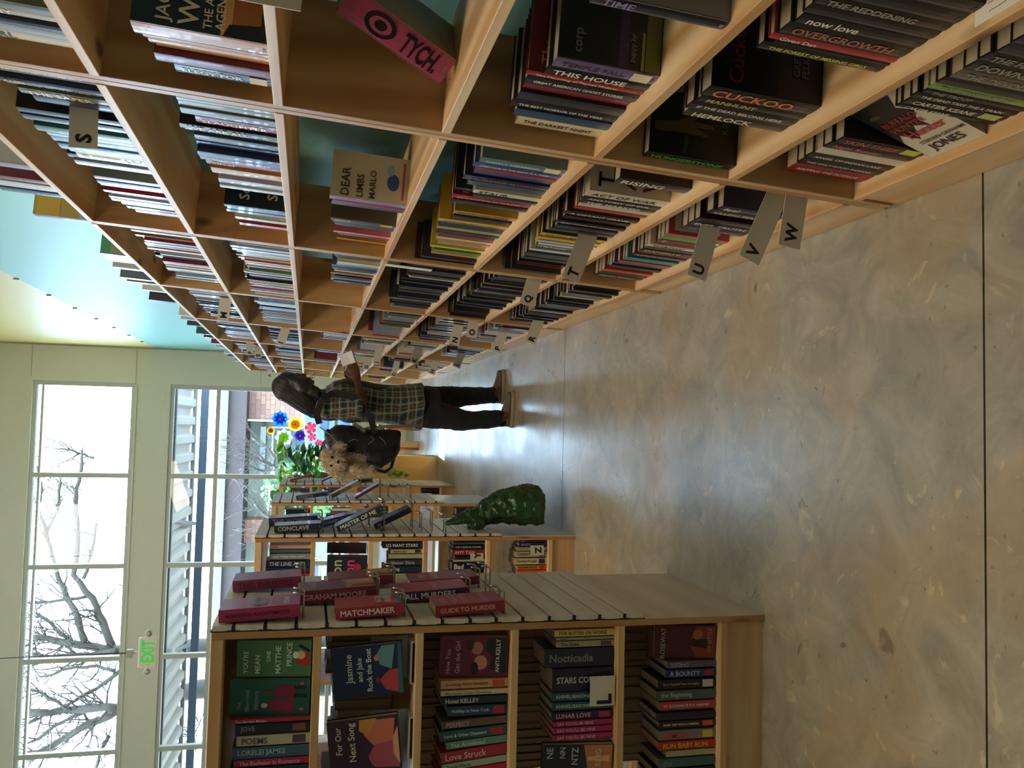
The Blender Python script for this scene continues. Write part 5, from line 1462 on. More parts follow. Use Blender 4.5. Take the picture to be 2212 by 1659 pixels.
(2,11.2,11.23,0.02,0.19,'#8a5a34'),
(2,11.231,11.268,0.02,0.219,'#4b5a3c'),
(2,11.27,11.302,0.022,0.218,'#6b2f52'),
(2,11.303,11.322,0.013,0.21,'#1b1d24'),
(2,11.323,11.349,0.033,0.216,'#c49a3e'),
(2,11.35,11.369,0.025,0.215,'#b0503c'),
(2,11.37,11.397,0.031,0.218,'#1b1d24'),
(2,11.398,11.43,0.007,0.202,'#a8b0bc'),
(2,11.431,11.456,0.023,0.229,'#364a6c'),
(4,10.366,10.385,0.012,0.192,'#8fa6c8'),
(4,10.386,10.411,0.01,0.209,'#5c6e88'),
(4,10.412,10.449,0.009,0.196,'#a4a8a0'),
(4,10.45,10.478,0.008,0.2,'#dfe3e8'),
(4,10.479,10.511,0.034,0.2,'#5c6e88'),
(4,10.512,10.545,0.035,0.224,'#a4a8a0'),
(4,10.546,10.57,0.03,0.197,'#1f2430'),
(4,10.571,10.597,0.015,0.209,'#2b3658'),
(5,10.437,10.469,0.008,0.22,'#c6c0b0'),
(5,10.47,10.509,0.032,0.202,'#4a4640'),
(5,10.51,10.534,0.023,0.202,'#15161a'),
(5,10.535,10.555,0.031,0.229,'#c6c0b0'),
(5,10.556,10.596,0.02,0.201,'#c6c0b0'),
(5,10.597,10.618,0.02,0.218,'#15161a'),
(5,10.619,10.654,0.016,0.218,'#1d1f28'),
(5,10.655,10.693,0.013,0.199,'#15161a'),
(5,10.694,10.734,0.018,0.207,'#1d1f28'),
(5,10.735,10.768,0.027,0.198,'#201a18'),
(5,10.769,10.794,0.015,0.211,'#2b3040'),
(5,10.795,10.825,0.019,0.215,'#15161a'),
(5,10.826,10.858,0.016,0.23,'#2b3040'),
(5,10.859,10.881,0.016,0.22,'#1d1f28'),
(5,10.882,10.904,0.029,0.213,'#2b3040'),
(5,10.905,10.937,0.019,0.21,'#201a18'),
(5,10.938,10.977,0.028,0.203,'#2b3040'),
(5,10.978,11.012,0.009,0.218,'#1d1f28'),
(5,11.013,11.045,0.013,0.212,'#4a4640'),
(5,11.046,11.078,0.028,0.209,'#3a2420'),
]
UNIT_BOOKS = [  # unit, shelf from the top, left..right, set-back, height, colour, title, title colour, extras
(0,1,-0.5998,-0.7022,0.03,0.2,'#4a7a54',None,'#d9e8d6',{'face': 1,'ct': [("YOU'RE",0.1,0.82,0.62,0.12,'#c9e0cf'),('MEAN',0.1,0.66,0.5,0.12,'#c9e0cf'),('ONE',0.42,0.52,0.3,0.11,'#c9e0cf'),('MATTHE',0.1,0.38,0.75,0.13,'#c9e0cf'),('PRINCE',0.3,0.24,0.65,0.11,'#c9e0cf')],'art': 'snow'}),
(0,1,-0.7098,-0.8132,0.04,0.215,'#1f5a50',None,'#8fb8a8',{'face': 1,'ct': [('The',0.2,0.85,0.2,0.07,'#7fa090'),('Merriest',0.15,0.74,0.6,0.09,'#7fa090'),('Misters',0.2,0.63,0.5,0.09,'#7fa090')],'art': 'couple'}),
(0,1,-0.8108,-0.8222,0.03,0.215,'#a02c46','The Merriest Misters','#e8c8c8',{}),
(0,1,-0.8248,-0.8512,0.03,0.2,'#1c1f2c','JOVE','#8a90a8',{'band': '#7c4a4e'}),
(0,1,-0.8558,-0.8832,0.03,0.195,'#bcb8a0','POEMS','#5c4a60',{'band': '#5c3a5c'}),
(0,1,-0.8868,-0.9172,0.03,0.205,'#3f5f78','LORELEI JAMES','#9fb8cc',{}),
(0,1,-0.9198,-0.9382,0.03,0.2,'#9c2a4e','The Bachelor in Romance','#e8a0b8',{}),
(0,1,-0.9418,-0.9642,0.03,0.21,'#1d2d40',None,'#e8e2d0',{}),
(0,1,-0.9668,-0.9912,0.03,0.2,'#23324a',None,'#e8e2d0',{}),
(0,1,-0.9948,-1.0192,0.03,0.2,'#6a2c3c',None,'#e8e2d0',{}),
(0,1,-1.0218,-1.0542,0.03,0.2,'#c8b8a0',None,'#e8e2d0',{}),
(0,2,-0.6148,-0.7612,0.05,0.2,'#1c2a58',None,'#e0e4f0',{'face': 1,'tilt': -0.1,'ct': [('Jasmine',0.28,0.68,0.6,0.13,'#e8ece8'),('and Jake',0.3,0.55,0.5,0.1,'#e8ece8'),('Rock the Boat',0.1,0.42,0.85,0.12,'#e8ece8')],'art': 'boat'}),
(0,2,-0.8148,-0.9752,0.05,0.2,'#43203c',None,'#e8dcd8',{'face': 1,'tilt': -0.12,'ct': [('For Our',0.4,0.78,0.5,0.15,'#f0e8e0'),('Next Song',0.25,0.58,0.7,0.16,'#f0e8e0')],'art': 'kiss'}),
(0,2,-1.0348,-1.1632,0.05,0.2,'#2c3a58',None,'#e8dcd8',{'face': 1}),
(0,3,-0.6098,-0.7302,0.035,0.2,'#6a2038',None,'#e8d8d8',{'face': 1,'ct': [('How You',0.1,0.82,0.6,0.12,'#d89aa8'),('Get the Girl',0.1,0.68,0.8,0.12,'#d89aa8'),('ANITA',0.12,0.1,0.4,0.1,'#e8e0d8'),('KELLY',0.55,0.1,0.4,0.1,'#e8e0d8')],'art': 'pair'}),
(0,3,-0.7328,-0.7562,0.03,0.2,'#d8a878','Something Wild & Wonderful','#6c2c34',{'band': '#c4523c'}),
(0,3,-0.7618,-0.7762,0.03,0.2,'#ddd0b8','Manhattan Under Christmas','#a08878',{}),
(0,3,-0.7808,-0.8012,0.03,0.2,'#1c3848','Hotel KELLEY','#d0d8dc',{}),
(0,3,-0.8068,-0.8352,0.03,0.18,'#23485c','Holiday in New York','#b8ccd8',{'band': '#a8343c'}),
(0,3,-0.8398,-0.8612,0.03,0.195,'#6c5a50','PERFECT','#c8b8a8',{'tilt': 0.05}),
(0,3,-0.8658,-0.8932,0.03,0.2,'#2f5c60','Love & Other Disasters','#d8e4e0',{'tilt': 0.06,'band': '#a83c3c'}),
(0,3,-0.8958,-0.9162,0.03,0.18,'#6c9890','The Accidental','#d0e0d8',{'tilt': 0.07}),
(0,3,-0.9198,-0.9502,0.03,0.195,'#a83448','Love Struck','#f0b8c0',{'tilt': 0.09}),
(0,3,-0.9538,-0.9722,0.03,0.19,'#a8bca8','Snow Place','#587868',{'tilt': 0.09}),
(0,3,-0.9758,-1.0042,0.03,0.2,'#b8283c','KAY','#f0c8c8',{'tilt': 0.08}),
(0,3,-1.0108,-1.0462,0.03,0.2,'#2c3440',None,'#e8e2d0',{}),
(0,3,-1.0488,-1.0862,0.03,0.2,'#c8b49c',None,'#e8e2d0',{}),
(0,4,-0.5988,-0.6182,0.03,0.19,'#dccb74','FOR BUTTER OR WORSE','#5c4c20',{}),
(0,4,-0.6218,-0.6292,0.03,0.185,'#a8a49c','HEXED','#5c5850',{}),
(0,4,-0.6328,-0.6502,0.03,0.185,'#b0a488','The Duke','#4c4438',{'band': '#5c4430'}),
(0,4,-0.6538,-0.7092,0.03,0.22,'#18253c','Nocticadia','#7c848c',{'band':'#1a2438'}),
(0,4,-0.7128,-0.7812,0.03,0.195,'#141a34','STARS COLLIDE','#c8ccd8',{}),
(0,4,-0.7838,-0.8082,0.03,0.195,'#1f5058','KNIVES,SEASONING,AND','#b8d4d0',{}),
(0,4,-0.8128,-0.8362,0.03,0.195,'#1f5058','KNIVES,SEASONING,AND','#b8d4d0',{}),
(0,4,-0.8408,-0.8632,0.03,0.195,'#232448','LUNAR LOVE','#e8a0a8',{'band': '#b83048'}),
(0,4,-0.8678,-0.8832,0.03,0.19,'#a82c60',"SAY YOU'LL BE MINE",'#e8a8c8',{}),
(0,4,-0.8868,-0.9032,0.03,0.19,'#a82c60',"SAY YOU'LL BE MINE",'#e8a8c8',{}),
(0,4,-0.9078,-0.9242,0.03,0.19,'#a82c60',"SAY YOU'LL BE MINE",'#e8a8c8',{}),
(0,4,-0.9378,-1.0712,0.03,0.215,'#1e2434',None,'#c8c4bc',{'face': 1,'ct': [('NE',0.7,0.84,0.25,0.12,'#b8bcc4'),('NN',0.7,0.66,0.25,0.12,'#b8bcc4'),('NTZ',0.55,0.48,0.4,0.13,'#b8bcc4'),('RING',0.5,0.16,0.4,0.1,'#d8c8a8')],'art': 'dusk'}),
(0,5,-0.6018,-0.7032,0.035,0.2,'#4c1c2c',None,'#d8c8c0',{'face': 1,'ct': [('ROSEWAT',0.02,0.8,0.95,0.12,'#b0a89c'),('LIV LITTLE',0.2,0.06,0.75,0.1,'#a08474')],'art': 'bed'}),
(0,5,-0.7068,-0.7272,0.03,0.165,'#5c5468','KISSING','#a8a0b4',{}),
(0,5,-0.7318,-0.7562,0.03,0.17,'#1c3464','A BOUNTY','#a8b8d8',{'band': '#8c2c3c'}),
(0,5,-0.7618,-0.7902,0.03,0.195,'#12141c','Three Hundred Years of Longing','#c0a878',{'band': '#c8c4bc'}),
(0,5,-0.7948,-0.8242,0.03,0.2,'#4c5c5c','the Beginning','#a8bcb8',{}),
(0,5,-0.8288,-0.8542,0.03,0.19,'#b04044','MY ROOMMATE IS A VAMPIRE','#f0d8cc',{}),
(0,5,-0.8618,-0.8842,0.03,0.2,'#241c30',None,'#e8e2d0',{}),
(0,5,-0.8878,-0.9082,0.03,0.19,'#2c2018','ROAD TRIP WITH A VAMPIRE','#e8dcb8',{'band': '#d85c34'}),
(0,5,-0.9158,-0.9442,0.03,0.19,'#847c84','DEMON','#c83c44',{'band': '#d8c04c'}),
(0,5,-0.9488,-0.9742,0.03,0.19,'#b8341c','RUN BABY RUN','#e8b83c',{}),
(0,5,-0.9778,-0.9952,0.03,0.165,'#b8ac8c',None,'#e8e2d0',{}),
(0,5,-0.9998,-1.0272,0.03,0.19,'#3c6460','the','#6c9490',{}),
(0,5,-1.0318,-1.0572,0.03,0.2,'#1c1c24',None,'#e8e2d0',{}),
(0,5,-1.0628,-1.0962,0.03,0.2,'#4c3c34',None,'#e8e2d0',{}),
(1,1,-0.6048,-0.6222,0.03,0.2,'#c8a090','Glossy','#b84444',{}),
(1,1,-0.6258,-0.6422,0.03,0.2,'#4c6478',None,'#e8e2d0',{}),
(1,1,-0.6468,-0.6752,0.03,0.2,'#848c90','AND THERE WAS LIGHT','#e0e4e8',{}),
(1,1,-0.6808,-0.7122,0.03,0.215,'#1c2848','THE LINE AND','#b8c0d0',{}),
(1,1,-0.7158,-0.7412,0.03,0.215,'#1e2c54',None,'#e8e2d0',{}),
(1,1,-0.7458,-0.7692,0.03,0.2,'#a82c44','Dear Dolly','#d88898',{}),
(1,1,-0.7758,-0.7992,0.03,0.2,'#2c3448',None,'#e8e2d0',{}),
(1,2,-0.6098,-0.6612,0.1,0.2,'#3c3c48',None,'#d8c8c0',{'face': 1}),
(1,2,-0.6598,-0.8032,0.02,0.2,'#222430',None,'#c8c4bc',{'face': 1,'ct': [('non',0.1,0.62,0.75,0.2,'#b8bc9c'),('non',0.1,0.3,0.75,0.2,'#d84c74')],'art': 'dot'}),
(1,3,-0.5958,-0.6252,0.03,0.205,'#182440','SO MANY STARS','#e0e4e8',{}),
(1,3,-0.6318,-0.6512,0.03,0.165,'#c8b878','Above the','#5c5430',{'band': '#2c3444'}),
(1,3,-0.6558,-0.6782,0.03,0.175,'#a8b098',None,'#e8e2d0',{}),
(1,3,-0.6838,-0.7132,0.03,0.175,'#343848','Master Slave','#a8acb8',{}),
(1,3,-0.7178,-0.7492,0.03,0.2,'#1c3448','Laughing','#e8e2d0',{}),
(1,3,-0.7558,-0.7772,0.03,0.165,'#c8c08c','OF TIDES','#242420',{}),
(1,3,-0.7818,-0.8062,0.03,0.165,'#b84c2c','PUTNAM','#241c18',{}),
(1,4,-0.5848,-0.5952,0.03,0.17,'#5c2430',None,'#e8e2d0',{}),
(1,4,-0.5988,-0.6092,0.03,0.17,'#3c5c58',None,'#e8e2d0',{}),
(1,4,-0.6158,-0.6312,0.03,0.17,'#14242c','THEY CALLED ME A LIONESS','#c8d0d0',{}),
(1,4,-0.6358,-0.6652,0.03,0.175,'#8c1c28','AMY TAN','#e8b8a8',{}),
(1,4,-0.6718,-0.6842,0.03,0.16,'#1c2028',None,'#e8e2d0',{}),
(1,4,-0.6888,-0.6992,0.03,0.165,'#b8b4a0',None,'#e8e2d0',{}),
(1,4,-0.7028,-0.7452,0.03,0.175,'#142438','Bad','#e8e4dc',{}),
(1,4,-0.7518,-0.8132,0.03,0.19,'#24303c',None,'#e8e2d0',{}),
(1,5,-0.5868,-0.6002,0.03,0.155,'#2c2440','SOLITO','#b8a8c8',{}),
(1,5,-0.6038,-0.6222,0.03,0.155,'#2c2440','SOLITO','#b8a8c8',{}),
(1,5,-0.6268,-0.6472,0.03,0.165,'#a89c80','','#5c5440',{'band': '#d8cc9c'}),
(1,5,-0.6508,-0.6792,0.03,0.175,'#b8ac90','Careless People','#5c584c',{'band': '#2c3050'}),
(1,5,-0.6858,-0.7182,0.03,0.18,'#ccc09c','Careless People','#5c584c',{'band': '#2c3050'}),
(1,5,-0.7248,-0.7452,0.03,0.165,'#d8882c','MADAME RESTELL','#241c14',{'band': '#b82c24'}),
(1,5,-0.7498,-0.7702,0.03,0.16,'#d8602c','','#b02c1c',{}),
(1,5,-0.7768,-0.8092,0.03,0.18,'#2c3440',None,'#e8e2d0',{}),
(2,1,-0.6138,-0.6352,0.03,0.17,'#1c2030',None,'#c8342c',{'band': '#c8342c'}),
(2,1,-0.6398,-0.6722,0.03,0.17,'#284058',None,'#e8e2d0',{}),
(2,1,-0.6798,-0.7052,0.03,0.19,'#2c2430',None,'#e8e2d0',{}),
(2,2,-0.6068,-0.6252,0.03,0.13,'#d8dcd8',None,'#e8e2d0',{}),
(2,2,-0.6298,-0.6492,0.03,0.14,'#8c5c4c',None,'#e8e2d0',{}),
(2,2,-0.6538,-0.6792,0.03,0.17,'#1c2844',None,'#e8e2d0',{}),
(2,3,-0.6028,-0.6182,0.03,0.17,'#3c4450',None,'#e8e2d0',{}),
(2,3,-0.6238,-0.6392,0.03,0.165,'#5c646c',None,'#e8e2d0',{}),
(2,3,-0.6438,-0.6732,0.03,0.17,'#2c343c',None,'#e8e2d0',{}),
(2,5,-0.6058,-0.6532,0.03,0.16,'#342438',None,'#e8e2d0',{}),
(2,5,-0.6588,-0.6952,0.03,0.17,'#1c2438',None,'#e8e2d0',{}),
(3,1,-0.6018,-0.6702,0.03,0.17,'#4c3464','inis','#8cb84c',{}),
(3,2,-0.5948,-0.6112,0.03,0.16,'#7c2434',None,'#e8e2d0',{}),
(3,2,-0.6168,-0.6462,0.03,0.15,'#241c1c','PE','#e8e4dc',{}),
(3,3,-0.5878,-0.6082,0.03,0.12,'#a8503c',None,'#e8e2d0',{}),
(3,3,-0.6138,-0.6352,0.03,0.12,'#b85c4c',None,'#e8e2d0',{}),
(3,5,-0.5668,-0.5922,0.03,0.17,'#4c2434',None,'#e8e2d0',{}),
(3,5,-0.5988,-0.6192,0.03,0.17,'#2c1424','Ripe','#c8a8a8',{}),
(3,5,-0.6258,-0.6512,0.03,0.17,'#241828',None,'#e8e2d0',{}),
]
# ---------------------------------------------------------------- books
def cover_mat(c): return mat('cover_' + c.strip('#'), c, .38, spec=.45, coat=.15, vary=.06, bscale=35)
PAGES = mat('page_block', '#b9ad93', .85, vary=.08, bscale=120)
def cname(h):
    h = h.strip('#'); r, g, b = [int(h[i:i+2], 16) for i in (0, 2, 4)]; mx, mn = max(r, g, b), min(r, g, b); v = (mx + mn) / 2
    s = (mx - mn) / max(mx, 1)
    if s < .16: return 'black' if v < 45 else 'charcoal' if v < 85 else 'grey' if v < 165 else 'off-white'
    if mx == r:
        hue = 60 * (g - b) / (mx - mn)
    elif mx == g: hue = 60 * (2 + (b - r) / (mx - mn))
    else: hue = 60 * (4 + (r - g) / (mx - mn))
    hue %= 360
    if v < 38: return 'black'
    n = 'red' if hue < 14 or hue > 340 else 'orange' if hue < 32 else 'tan' if hue < 44 else 'yellow' if hue < 64 else 'green' if hue < 165 else 'teal' if hue < 195 else 'blue' if hue < 250 else 'purple' if hue < 295 else 'magenta'
    if n in ('orange', 'tan', 'yellow') and v < 110: n = 'brown' if n != 'yellow' else 'olive'
    if s < .3 and v > 150: n = {'orange': 'cream', 'tan': 'cream', 'yellow': 'cream'}.get(n, 'pale ' + n)
    elif v < 75: n = 'navy' if n == 'blue' else 'maroon' if n in ('red', 'magenta') else 'dark ' + n
    elif v > 170 and s < .5: n = 'light ' + n
    return n
def ellipse(cx, cy, rx, ry, n=18, a=0): return [(cx + rx * math.cos(t) * math.cos(a) - ry * math.sin(t) * math.sin(a), cy + rx * math.cos(t) * math.sin(a) + ry * math.sin(t) * math.cos(a)) for t in [2 * PI * k / n for k in range(n)]]
ART = {   # cover pictures: (colour, outline in 0..1 of cover width and height)
 'city': [('#a8683a', [(.0, .0), (1, 0), (1, .28), (0, .28)]), ('#d8b070', [(.0, .28), (1, .28), (1, .33), (0, .36)]), ('#191c24', [(.45, 0), (.75, 0), (.8, .2), (.68, .36), (.6, .24), (.5, .2)]), ('#191c24', [(0, 0), (.2, 0), (.15, .3), (0, .34)]), ('#2b2a2a', [(.1, .04), (.9, .04), (.9, .07), (.1, .07)])],
 'purple': [('#3a2a58', [(0, .33), (1, .33), (1, .42), (0, .42)]), ('#6a6a2c', [(.0, 0), (1, 0), (1, .16), (0, .16)]), ('#8c8c3a', [(.0, .17), (.5, .17), (.5, .2), (0, .2)])],
 'hand': [('#5a4a38', [(.35, .95), (.5, .95), (.55, .7), (.75, .45), (.72, .4), (.58, .52), (.56, .3), (.5, .28), (.48, .5), (.4, .34), (.36, .36), (.38, .6)])],
 'dot': [('#b0284a', ellipse(.6, .25, .14, .1))],
 'foil': [('#c9a440', [(0, .6), (1, .62), (1, .95), (0, .95)]), ('#9fb4d8', [(0, .03), (1, .03), (1, .35), (0, .3)])],
 'stone': [('#8b8579', [(.02, .02), (.98, .02), (.98, .72), (.02, .72)]), ('#5f5a52', [(.2, .2), (.6, .2), (.6, .4), (.2, .4)])],
 'blue': [('#2f5fa8', ellipse(.45, .2, .18, .08)), ('#8ab4e0', ellipse(.7, .24, .12, .05)), ('#c04a70', [(.1, .05), (.9, .05), (.9, .08), (.1, .08)])],
 'plan': [('#d8cdb8', [(.08, .15), (.92, .15), (.92, .9), (.08, .9)]), ('#9a4a50', [(.48, .15), (.5, .15), (.5, .9), (.48, .9)]), ('#9a4a50', [(.08, .5), (.92, .5), (.92, .515), (.08, .515)]), ('#9a4a50', [(.7, .5), (.715, .5), (.715, .9), (.7, .9)])],
 'snow': [('#b8283c', [(.35, .2), (.62, .2), (.66, .02), (.3, .02)]), ('#d8b8a0', ellipse(.6, .14, .12, .06)), ('#e0e4dc', ellipse(.6, .21, .1, .04)), ('#1c2830', [(.66, .02), (.74, .02), (.9, .16), (.84, .18)])],
 'couple': [('#8c1c3c', [(.1, .2), (.48, .2), (.44, .52), (.16, .5)]), ('#7a1c3c', [(.5, .16), (.86, .2), (.84, .46), (.52, .46)]), ('#18202c', [(.52, .04), (.6, .04), (.62, .2), (.52, .2)]), ('#18202c', [(.74, .04), (.82, .04), (.84, .2), (.74, .2)]), ('#d8b8a0', ellipse(.3, .57, .07, .04)), ('#5c3a28', ellipse(.66, .53, .08, .05)), ('#c04858', ellipse(.2, .1, .04, .03)), ('#c04858', ellipse(.9, .1, .04, .03))],
 'boat': [('#6ca0ac', [(.5, .16), (.98, .1), (.98, .28), (.8, .37), (.6, .32)]), ('#c84850', [(.02, .06), (.5, .06), (.48, .2), (.3, .34), (.1, .26)]), ('#d8865c', ellipse(.74, .37, .06, .035)), ('#7c3a2c', ellipse(.3, .36, .06, .035)), ('#2f6c7c', [(0, 0), (1, 0), (1, .06), (0, .08)])],
 'kiss': [('#d87c5c', [(.5, .1), (.95, .05), (.95, .42), (.7, .5), (.5, .38)]), ('#b8586c', [(.05, .03), (.55, .08), (.5, .36), (.3, .46), (.1, .4)]), ('#d89848', [(.7, .44), (.98, .3), (.98, .55), (.78, .56)]), ('#3c2438', [(.02, .3), (.2, .46), (.14, .54), (.02, .5)]), ('#e8a888', [(.1, .02), (.8, .02), (.6, .1), (.3, .1)])],
 'pair': [('#c88c70', ellipse(.36, .4, .18, .1)), ('#1c2434', [(.1, .02), (.95, .02), (.98, .3), (.7, .34), (.5, .22), (.2, .28)]), ('#281c20', ellipse(.22, .49, .16, .06)), ('#a8705c', ellipse(.72, .46, .16, .09)), ('#3c2420', ellipse(.8, .56, .14, .05))],
 'dusk': [('#b87c48', [(.02, .0), (1, 0), (1, .42), (.5, .36), (.02, .4)]), ('#6c4028', [(.1, 0), (.4, 0), (.35, .3), (.1, .34)]), ('#e0b070', [(.6, .05), (.75, .05), (.72, .36), (.64, .36)])],
 'bed': [('#7c3428', [(.02, 0), (1, 0), (1, .34), (.5, .44), (.02, .3)]), ('#241418', [(.3, .1), (.6, .14), (.62, .4), (.45, .46), (.35, .3)]), ('#a05838', ellipse(.75, .3, .16, .08))],
 'wolf': [('#26231f', [(0, .98), (.75, .98), (.6, .8), (.75, .68), (.6, .55), (.64, .42), (.45, .5), (.28, .3), (.12, .46), (0, .34)]), ('#4a443c', ellipse(.2, .8, .1, .03)), ('#8c2430', [(.1, .55), (.62, .55), (.62, .565), (.1, .565)])],
 'face': [('#1c1418', ellipse(.5, .5, .34, .12)), ('#b8385c', ellipse(.5, .5, .22, .07)), ('#120c10', ellipse(.55, .5, .1, .045))],
}
def book(M, t, h, d, col, title=None, tcol='#e8e2d0', label=None, group=None, band=None, cov=None, ct=None, art=None, face=0, name='book', ttop=False, **kw):
    """origin: middle of the spine's foot; x runs into the pages, y across the thickness, z up; near cover faces -y"""
    col2 = cov or col
    mats = [cover_mat(col), cover_mat(col2), cover_mat(band) if band else cover_mat(col)]
    mb = MB(); c = .0016 if t > .012 else .001
    w = t / 2
    # rounded spine, boards, pasted panel
    sec = [(c, -w), (0, -w * .8), (-.0012, -w * .35), (-.0012, w * .35), (0, w * .8), (c, w), (c + .001, w), (c + .001, -w)]
    n = len(sec)
    mb.add([(x, y, 0) for x, y in sec] + [(x, y, h) for x, y in sec], [tuple(range(n)), tuple(range(n, 2 * n))[::-1]] + [((i + 1) % n, i, n + i, n + (i + 1) % n) for i in range(n)], 0)
    mb.box(0.0005, d, -w, -w + c, 0, h, 1); mb.box(0.0005, d, w - c, w, 0, h, 1)
    if band: mb.box(-.0018, -.0008, -w * .78, w * .78, h * .06, h * .24, 2)
    mb.box(-.0018, -.0008, -w * .3, w * .3, h * .025, h * .05, 1)
    o = mb.build(name, mats, None, M)
    tag(o, label, 'book', group)
    if face != 2: MB().box(.0015, d - .004, -w + c, w - c, .003, h - .003).build('pages', PAGES, o)
    if title:
        tb = MB(); TM = cols((0, 0, -1), (0, -1, 0), (-1, 0, 0), (-.0021, 0, h * .93))
        add_text(tb, title, TM, 0, -t * .32, h * (.62 if band else .8), t * .62, bold=.02)
        tb.build('spine_title', cover_mat(tcol), o)
    if art or ct:
        pm = []; pb = MB(); CM = cols((1, 0, 0), (0, 0, 1), (0, -1, 0), (0, -w - .0004, 0))
        for k, (c_, pts) in enumerate(ART.get(art, [])):
            pm.append(cover_mat(c_)); zo = .0002 * (k + 1)
            pts = [(max(.01, min(.99, x)) * d, max(.01, min(.99, y)) * h) for x, y in pts]
            pb.add([(x, y, zo) for x, y in pts], [tuple(range(len(pts)))], len(pm) - 1, CM)
        if pm: pb.build('cover_picture', pm, o)
        if ct:
            lb = MB(); lm = []
            for (s, x, y, ww, hh, cc) in ct:
                m_ = cover_mat(cc)
                if m_ not in lm: lm.append(m_)
                add_text(lb, s, CM @ T(0, 0, .002), x * d, y * h, ww * d, hh * h, lm.index(m_), bold=.015)
            lb.build('cover_title', lm, o)
    return o
NOLAB = ('SANDFORD', 'KEANE', 'TAYLOR', 'SMITH', 'TANENBAUM', 'DANIELLE', 'BENNY', 'SCOTTOLINE', 'SLAUGHTER', 'ALEXANDER', 'LORELEI', 'KELLEY', 'AMY TAN', 'KAY', 'PUTNAM', 'BRAD', 'Given')
def safe(t): return t and len(t) > 3 and not any(k in t for k in NOLAB)
ORD = ['', 'first', 'second', 'third', 'fourth', 'fifth', 'sixth', 'seventh', 'eighth', 'ninth', 'tenth', 'eleventh', 'twelfth', 'thirteenth', 'fourteenth', 'fifteenth', 'sixteenth', 'seventeenth', 'eighteenth', 'nineteenth', 'twentieth']
ORD += ['twenty-' + w for w in ORD[1:10]] + ['thirtieth'] + ['thirty-' + w for w in ORD[1:10]]
ROWN = ['on top of', 'top shelf', 'second shelf down', 'third shelf down', 'fourth shelf down', 'fifth shelf down', 'bottom shelf']
CASEN = ['', 'nearest', 'second', 'third', 'fourth', 'fifth', 'sixth', 'seventh', 'eighth']
cnt = {}
for (k, r, y0, y1, b, h, d, col, title, tc, ex) in WALL_BOOKS:
    cnt[(k, r)] = cnt.get((k, r), 0) + 1; n = cnt[(k, r)]
    cn = cname(ex.get('cov') or col)
    place = ('on top of %s wall bookcase' % CASEN[k]) if r == 0 else ('%s, %s wall bookcase' % (ROWN[r], CASEN[k]))
    if safe(title): lab = '%s book, spine reading %s, %s' % (cn, title, place)
    else: lab = '%s book, %s from the viewer, %s' % (cn, ORD[n], place)
    while len(lab.split()) > 16: lab = lab.replace('wall bookcase', 'case', 1) if 'wall bookcase' in lab else lab.replace(', spine reading', '', 1)
    grp = 'books %s' % place.replace('on top', 'standing on top') if r == 0 else 'books on the %s of the %s wall bookcase' % (ROWN[r], CASEN[k])
    lean = random.uniform(-.012, .012) if r else 0
    M = CASE @ T(max(b, .004), (y0 + y1) / 2, RH[r] + .0102) @ Rz(random.uniform(-.01, .01))
    book(M, max(y1 - y0, .008), min(h, .30), min(d, DEP - .02), col, title, tc, lab, grp, **ex)
# far rows: past the three hundred nearest, one object
fm = []; fb = MB()
for (r, y0, y1, b, h, col) in FAR_BOOKS:
    m_ = cover_mat(col)
    if m_ not in fm: fm.append(m_)
    M = CASE @ T(max(b, .002), 0, RH[r] + .0102)
    fb.box(0, .0015, y0, y1 - .001, 0, h, fm.index(m_), M); fb.box(0, .14, y0, y0 + .0015, 0, h, fm.index(m_), M); fb.box(0, .14, y1 - .0025, y1 - .001, 0, h, fm.index(m_), M)
    if PAGES not in fm: fm.append(PAGES)
    fb.box(.0015, .135, y0 + .0015, y1 - .0025, .003, h - .003, fm.index(PAGES), M)
rn = random.Random(4); bc = ['#2a3448', '#5c6470', '#c8c2b0', '#7a3038', '#39505a', '#8f8a80', '#1d1f26', '#b0a070']
for r, x0, x1 in ((0, -.62, -1.2), (1, -.62, -1.2), (2, -.62, -1.2), (3, -.62, -1.2), (4, -.62, -1.2)):
    x = x0; z = (1.385, 1.10, .82, .49, .15)[r] + .0003
    while x > x1:
        t = rn.uniform(.022, .05); h = rn.uniform(.19, .235); m_ = cover_mat(rn.choice(bc))
        if m_ not in fm: fm.append(m_)
        y1 = 2.43 + .73; k = fm.index(m_)
        fb.box(x - t, x - .001, y1 - .0015, y1, z, z + h, k); fb.box(x - t, x - t + .0015, y1 - .15, y1, z, z + h, k); fb.box(x - .0025, x - .001, y1 - .15, y1, z, z + h, k)
        fb.box(x - t + .0015, x - .0025, y1 - .145, y1 - .002, z + .003, z + h - .003, fm.index(PAGES)); x -= t
o = fb.build('book', fm); tag(o, 'long runs of small books on the far wall bookcases and behind the nearest rows', 'books', kind='stuff')

# the books the photo shows one by one, out of line with the rows
def case_book(r, y, b, h, d, t, col, rz=0, rx=0, dz=0, **k):
    return book(CASE @ T(b, y, RH[r] + .0105 + dz) @ Rz(rz) @ Rx(rx), t, h, d, col, **k)
case_book(3, 1.66, .07, .24, .155, .062, '#b04a70', rx=.46, rz=.7, dz=.016, cov='#8c7a68', label='pink book with a black eye, leaning alone on the nearest wall bookcase')
tych = bpy.data.objects[-1] if False else [o for o in bpy.data.objects if o.get('label', '').startswith('pink book with a black eye')][0]
mb = MB(); EM = cols((0, 0, -1), (0, -1, 0), (-1, 0, 0), (-.0024, 0, .215))
mb.add([(x, y, 0) for x, y in ellipse(.055, 0, .034, .024)], [tuple(range(18))], 0, EM); mb.add([(x, y, .0003) for x, y in ellipse(.055, 0, .024, .016)], [tuple(range(18))], 1, EM); mb.add([(x, y, .0006) for x, y in ellipse(.055, 0, .013, .010)], [tuple(range(18))], 0, EM)
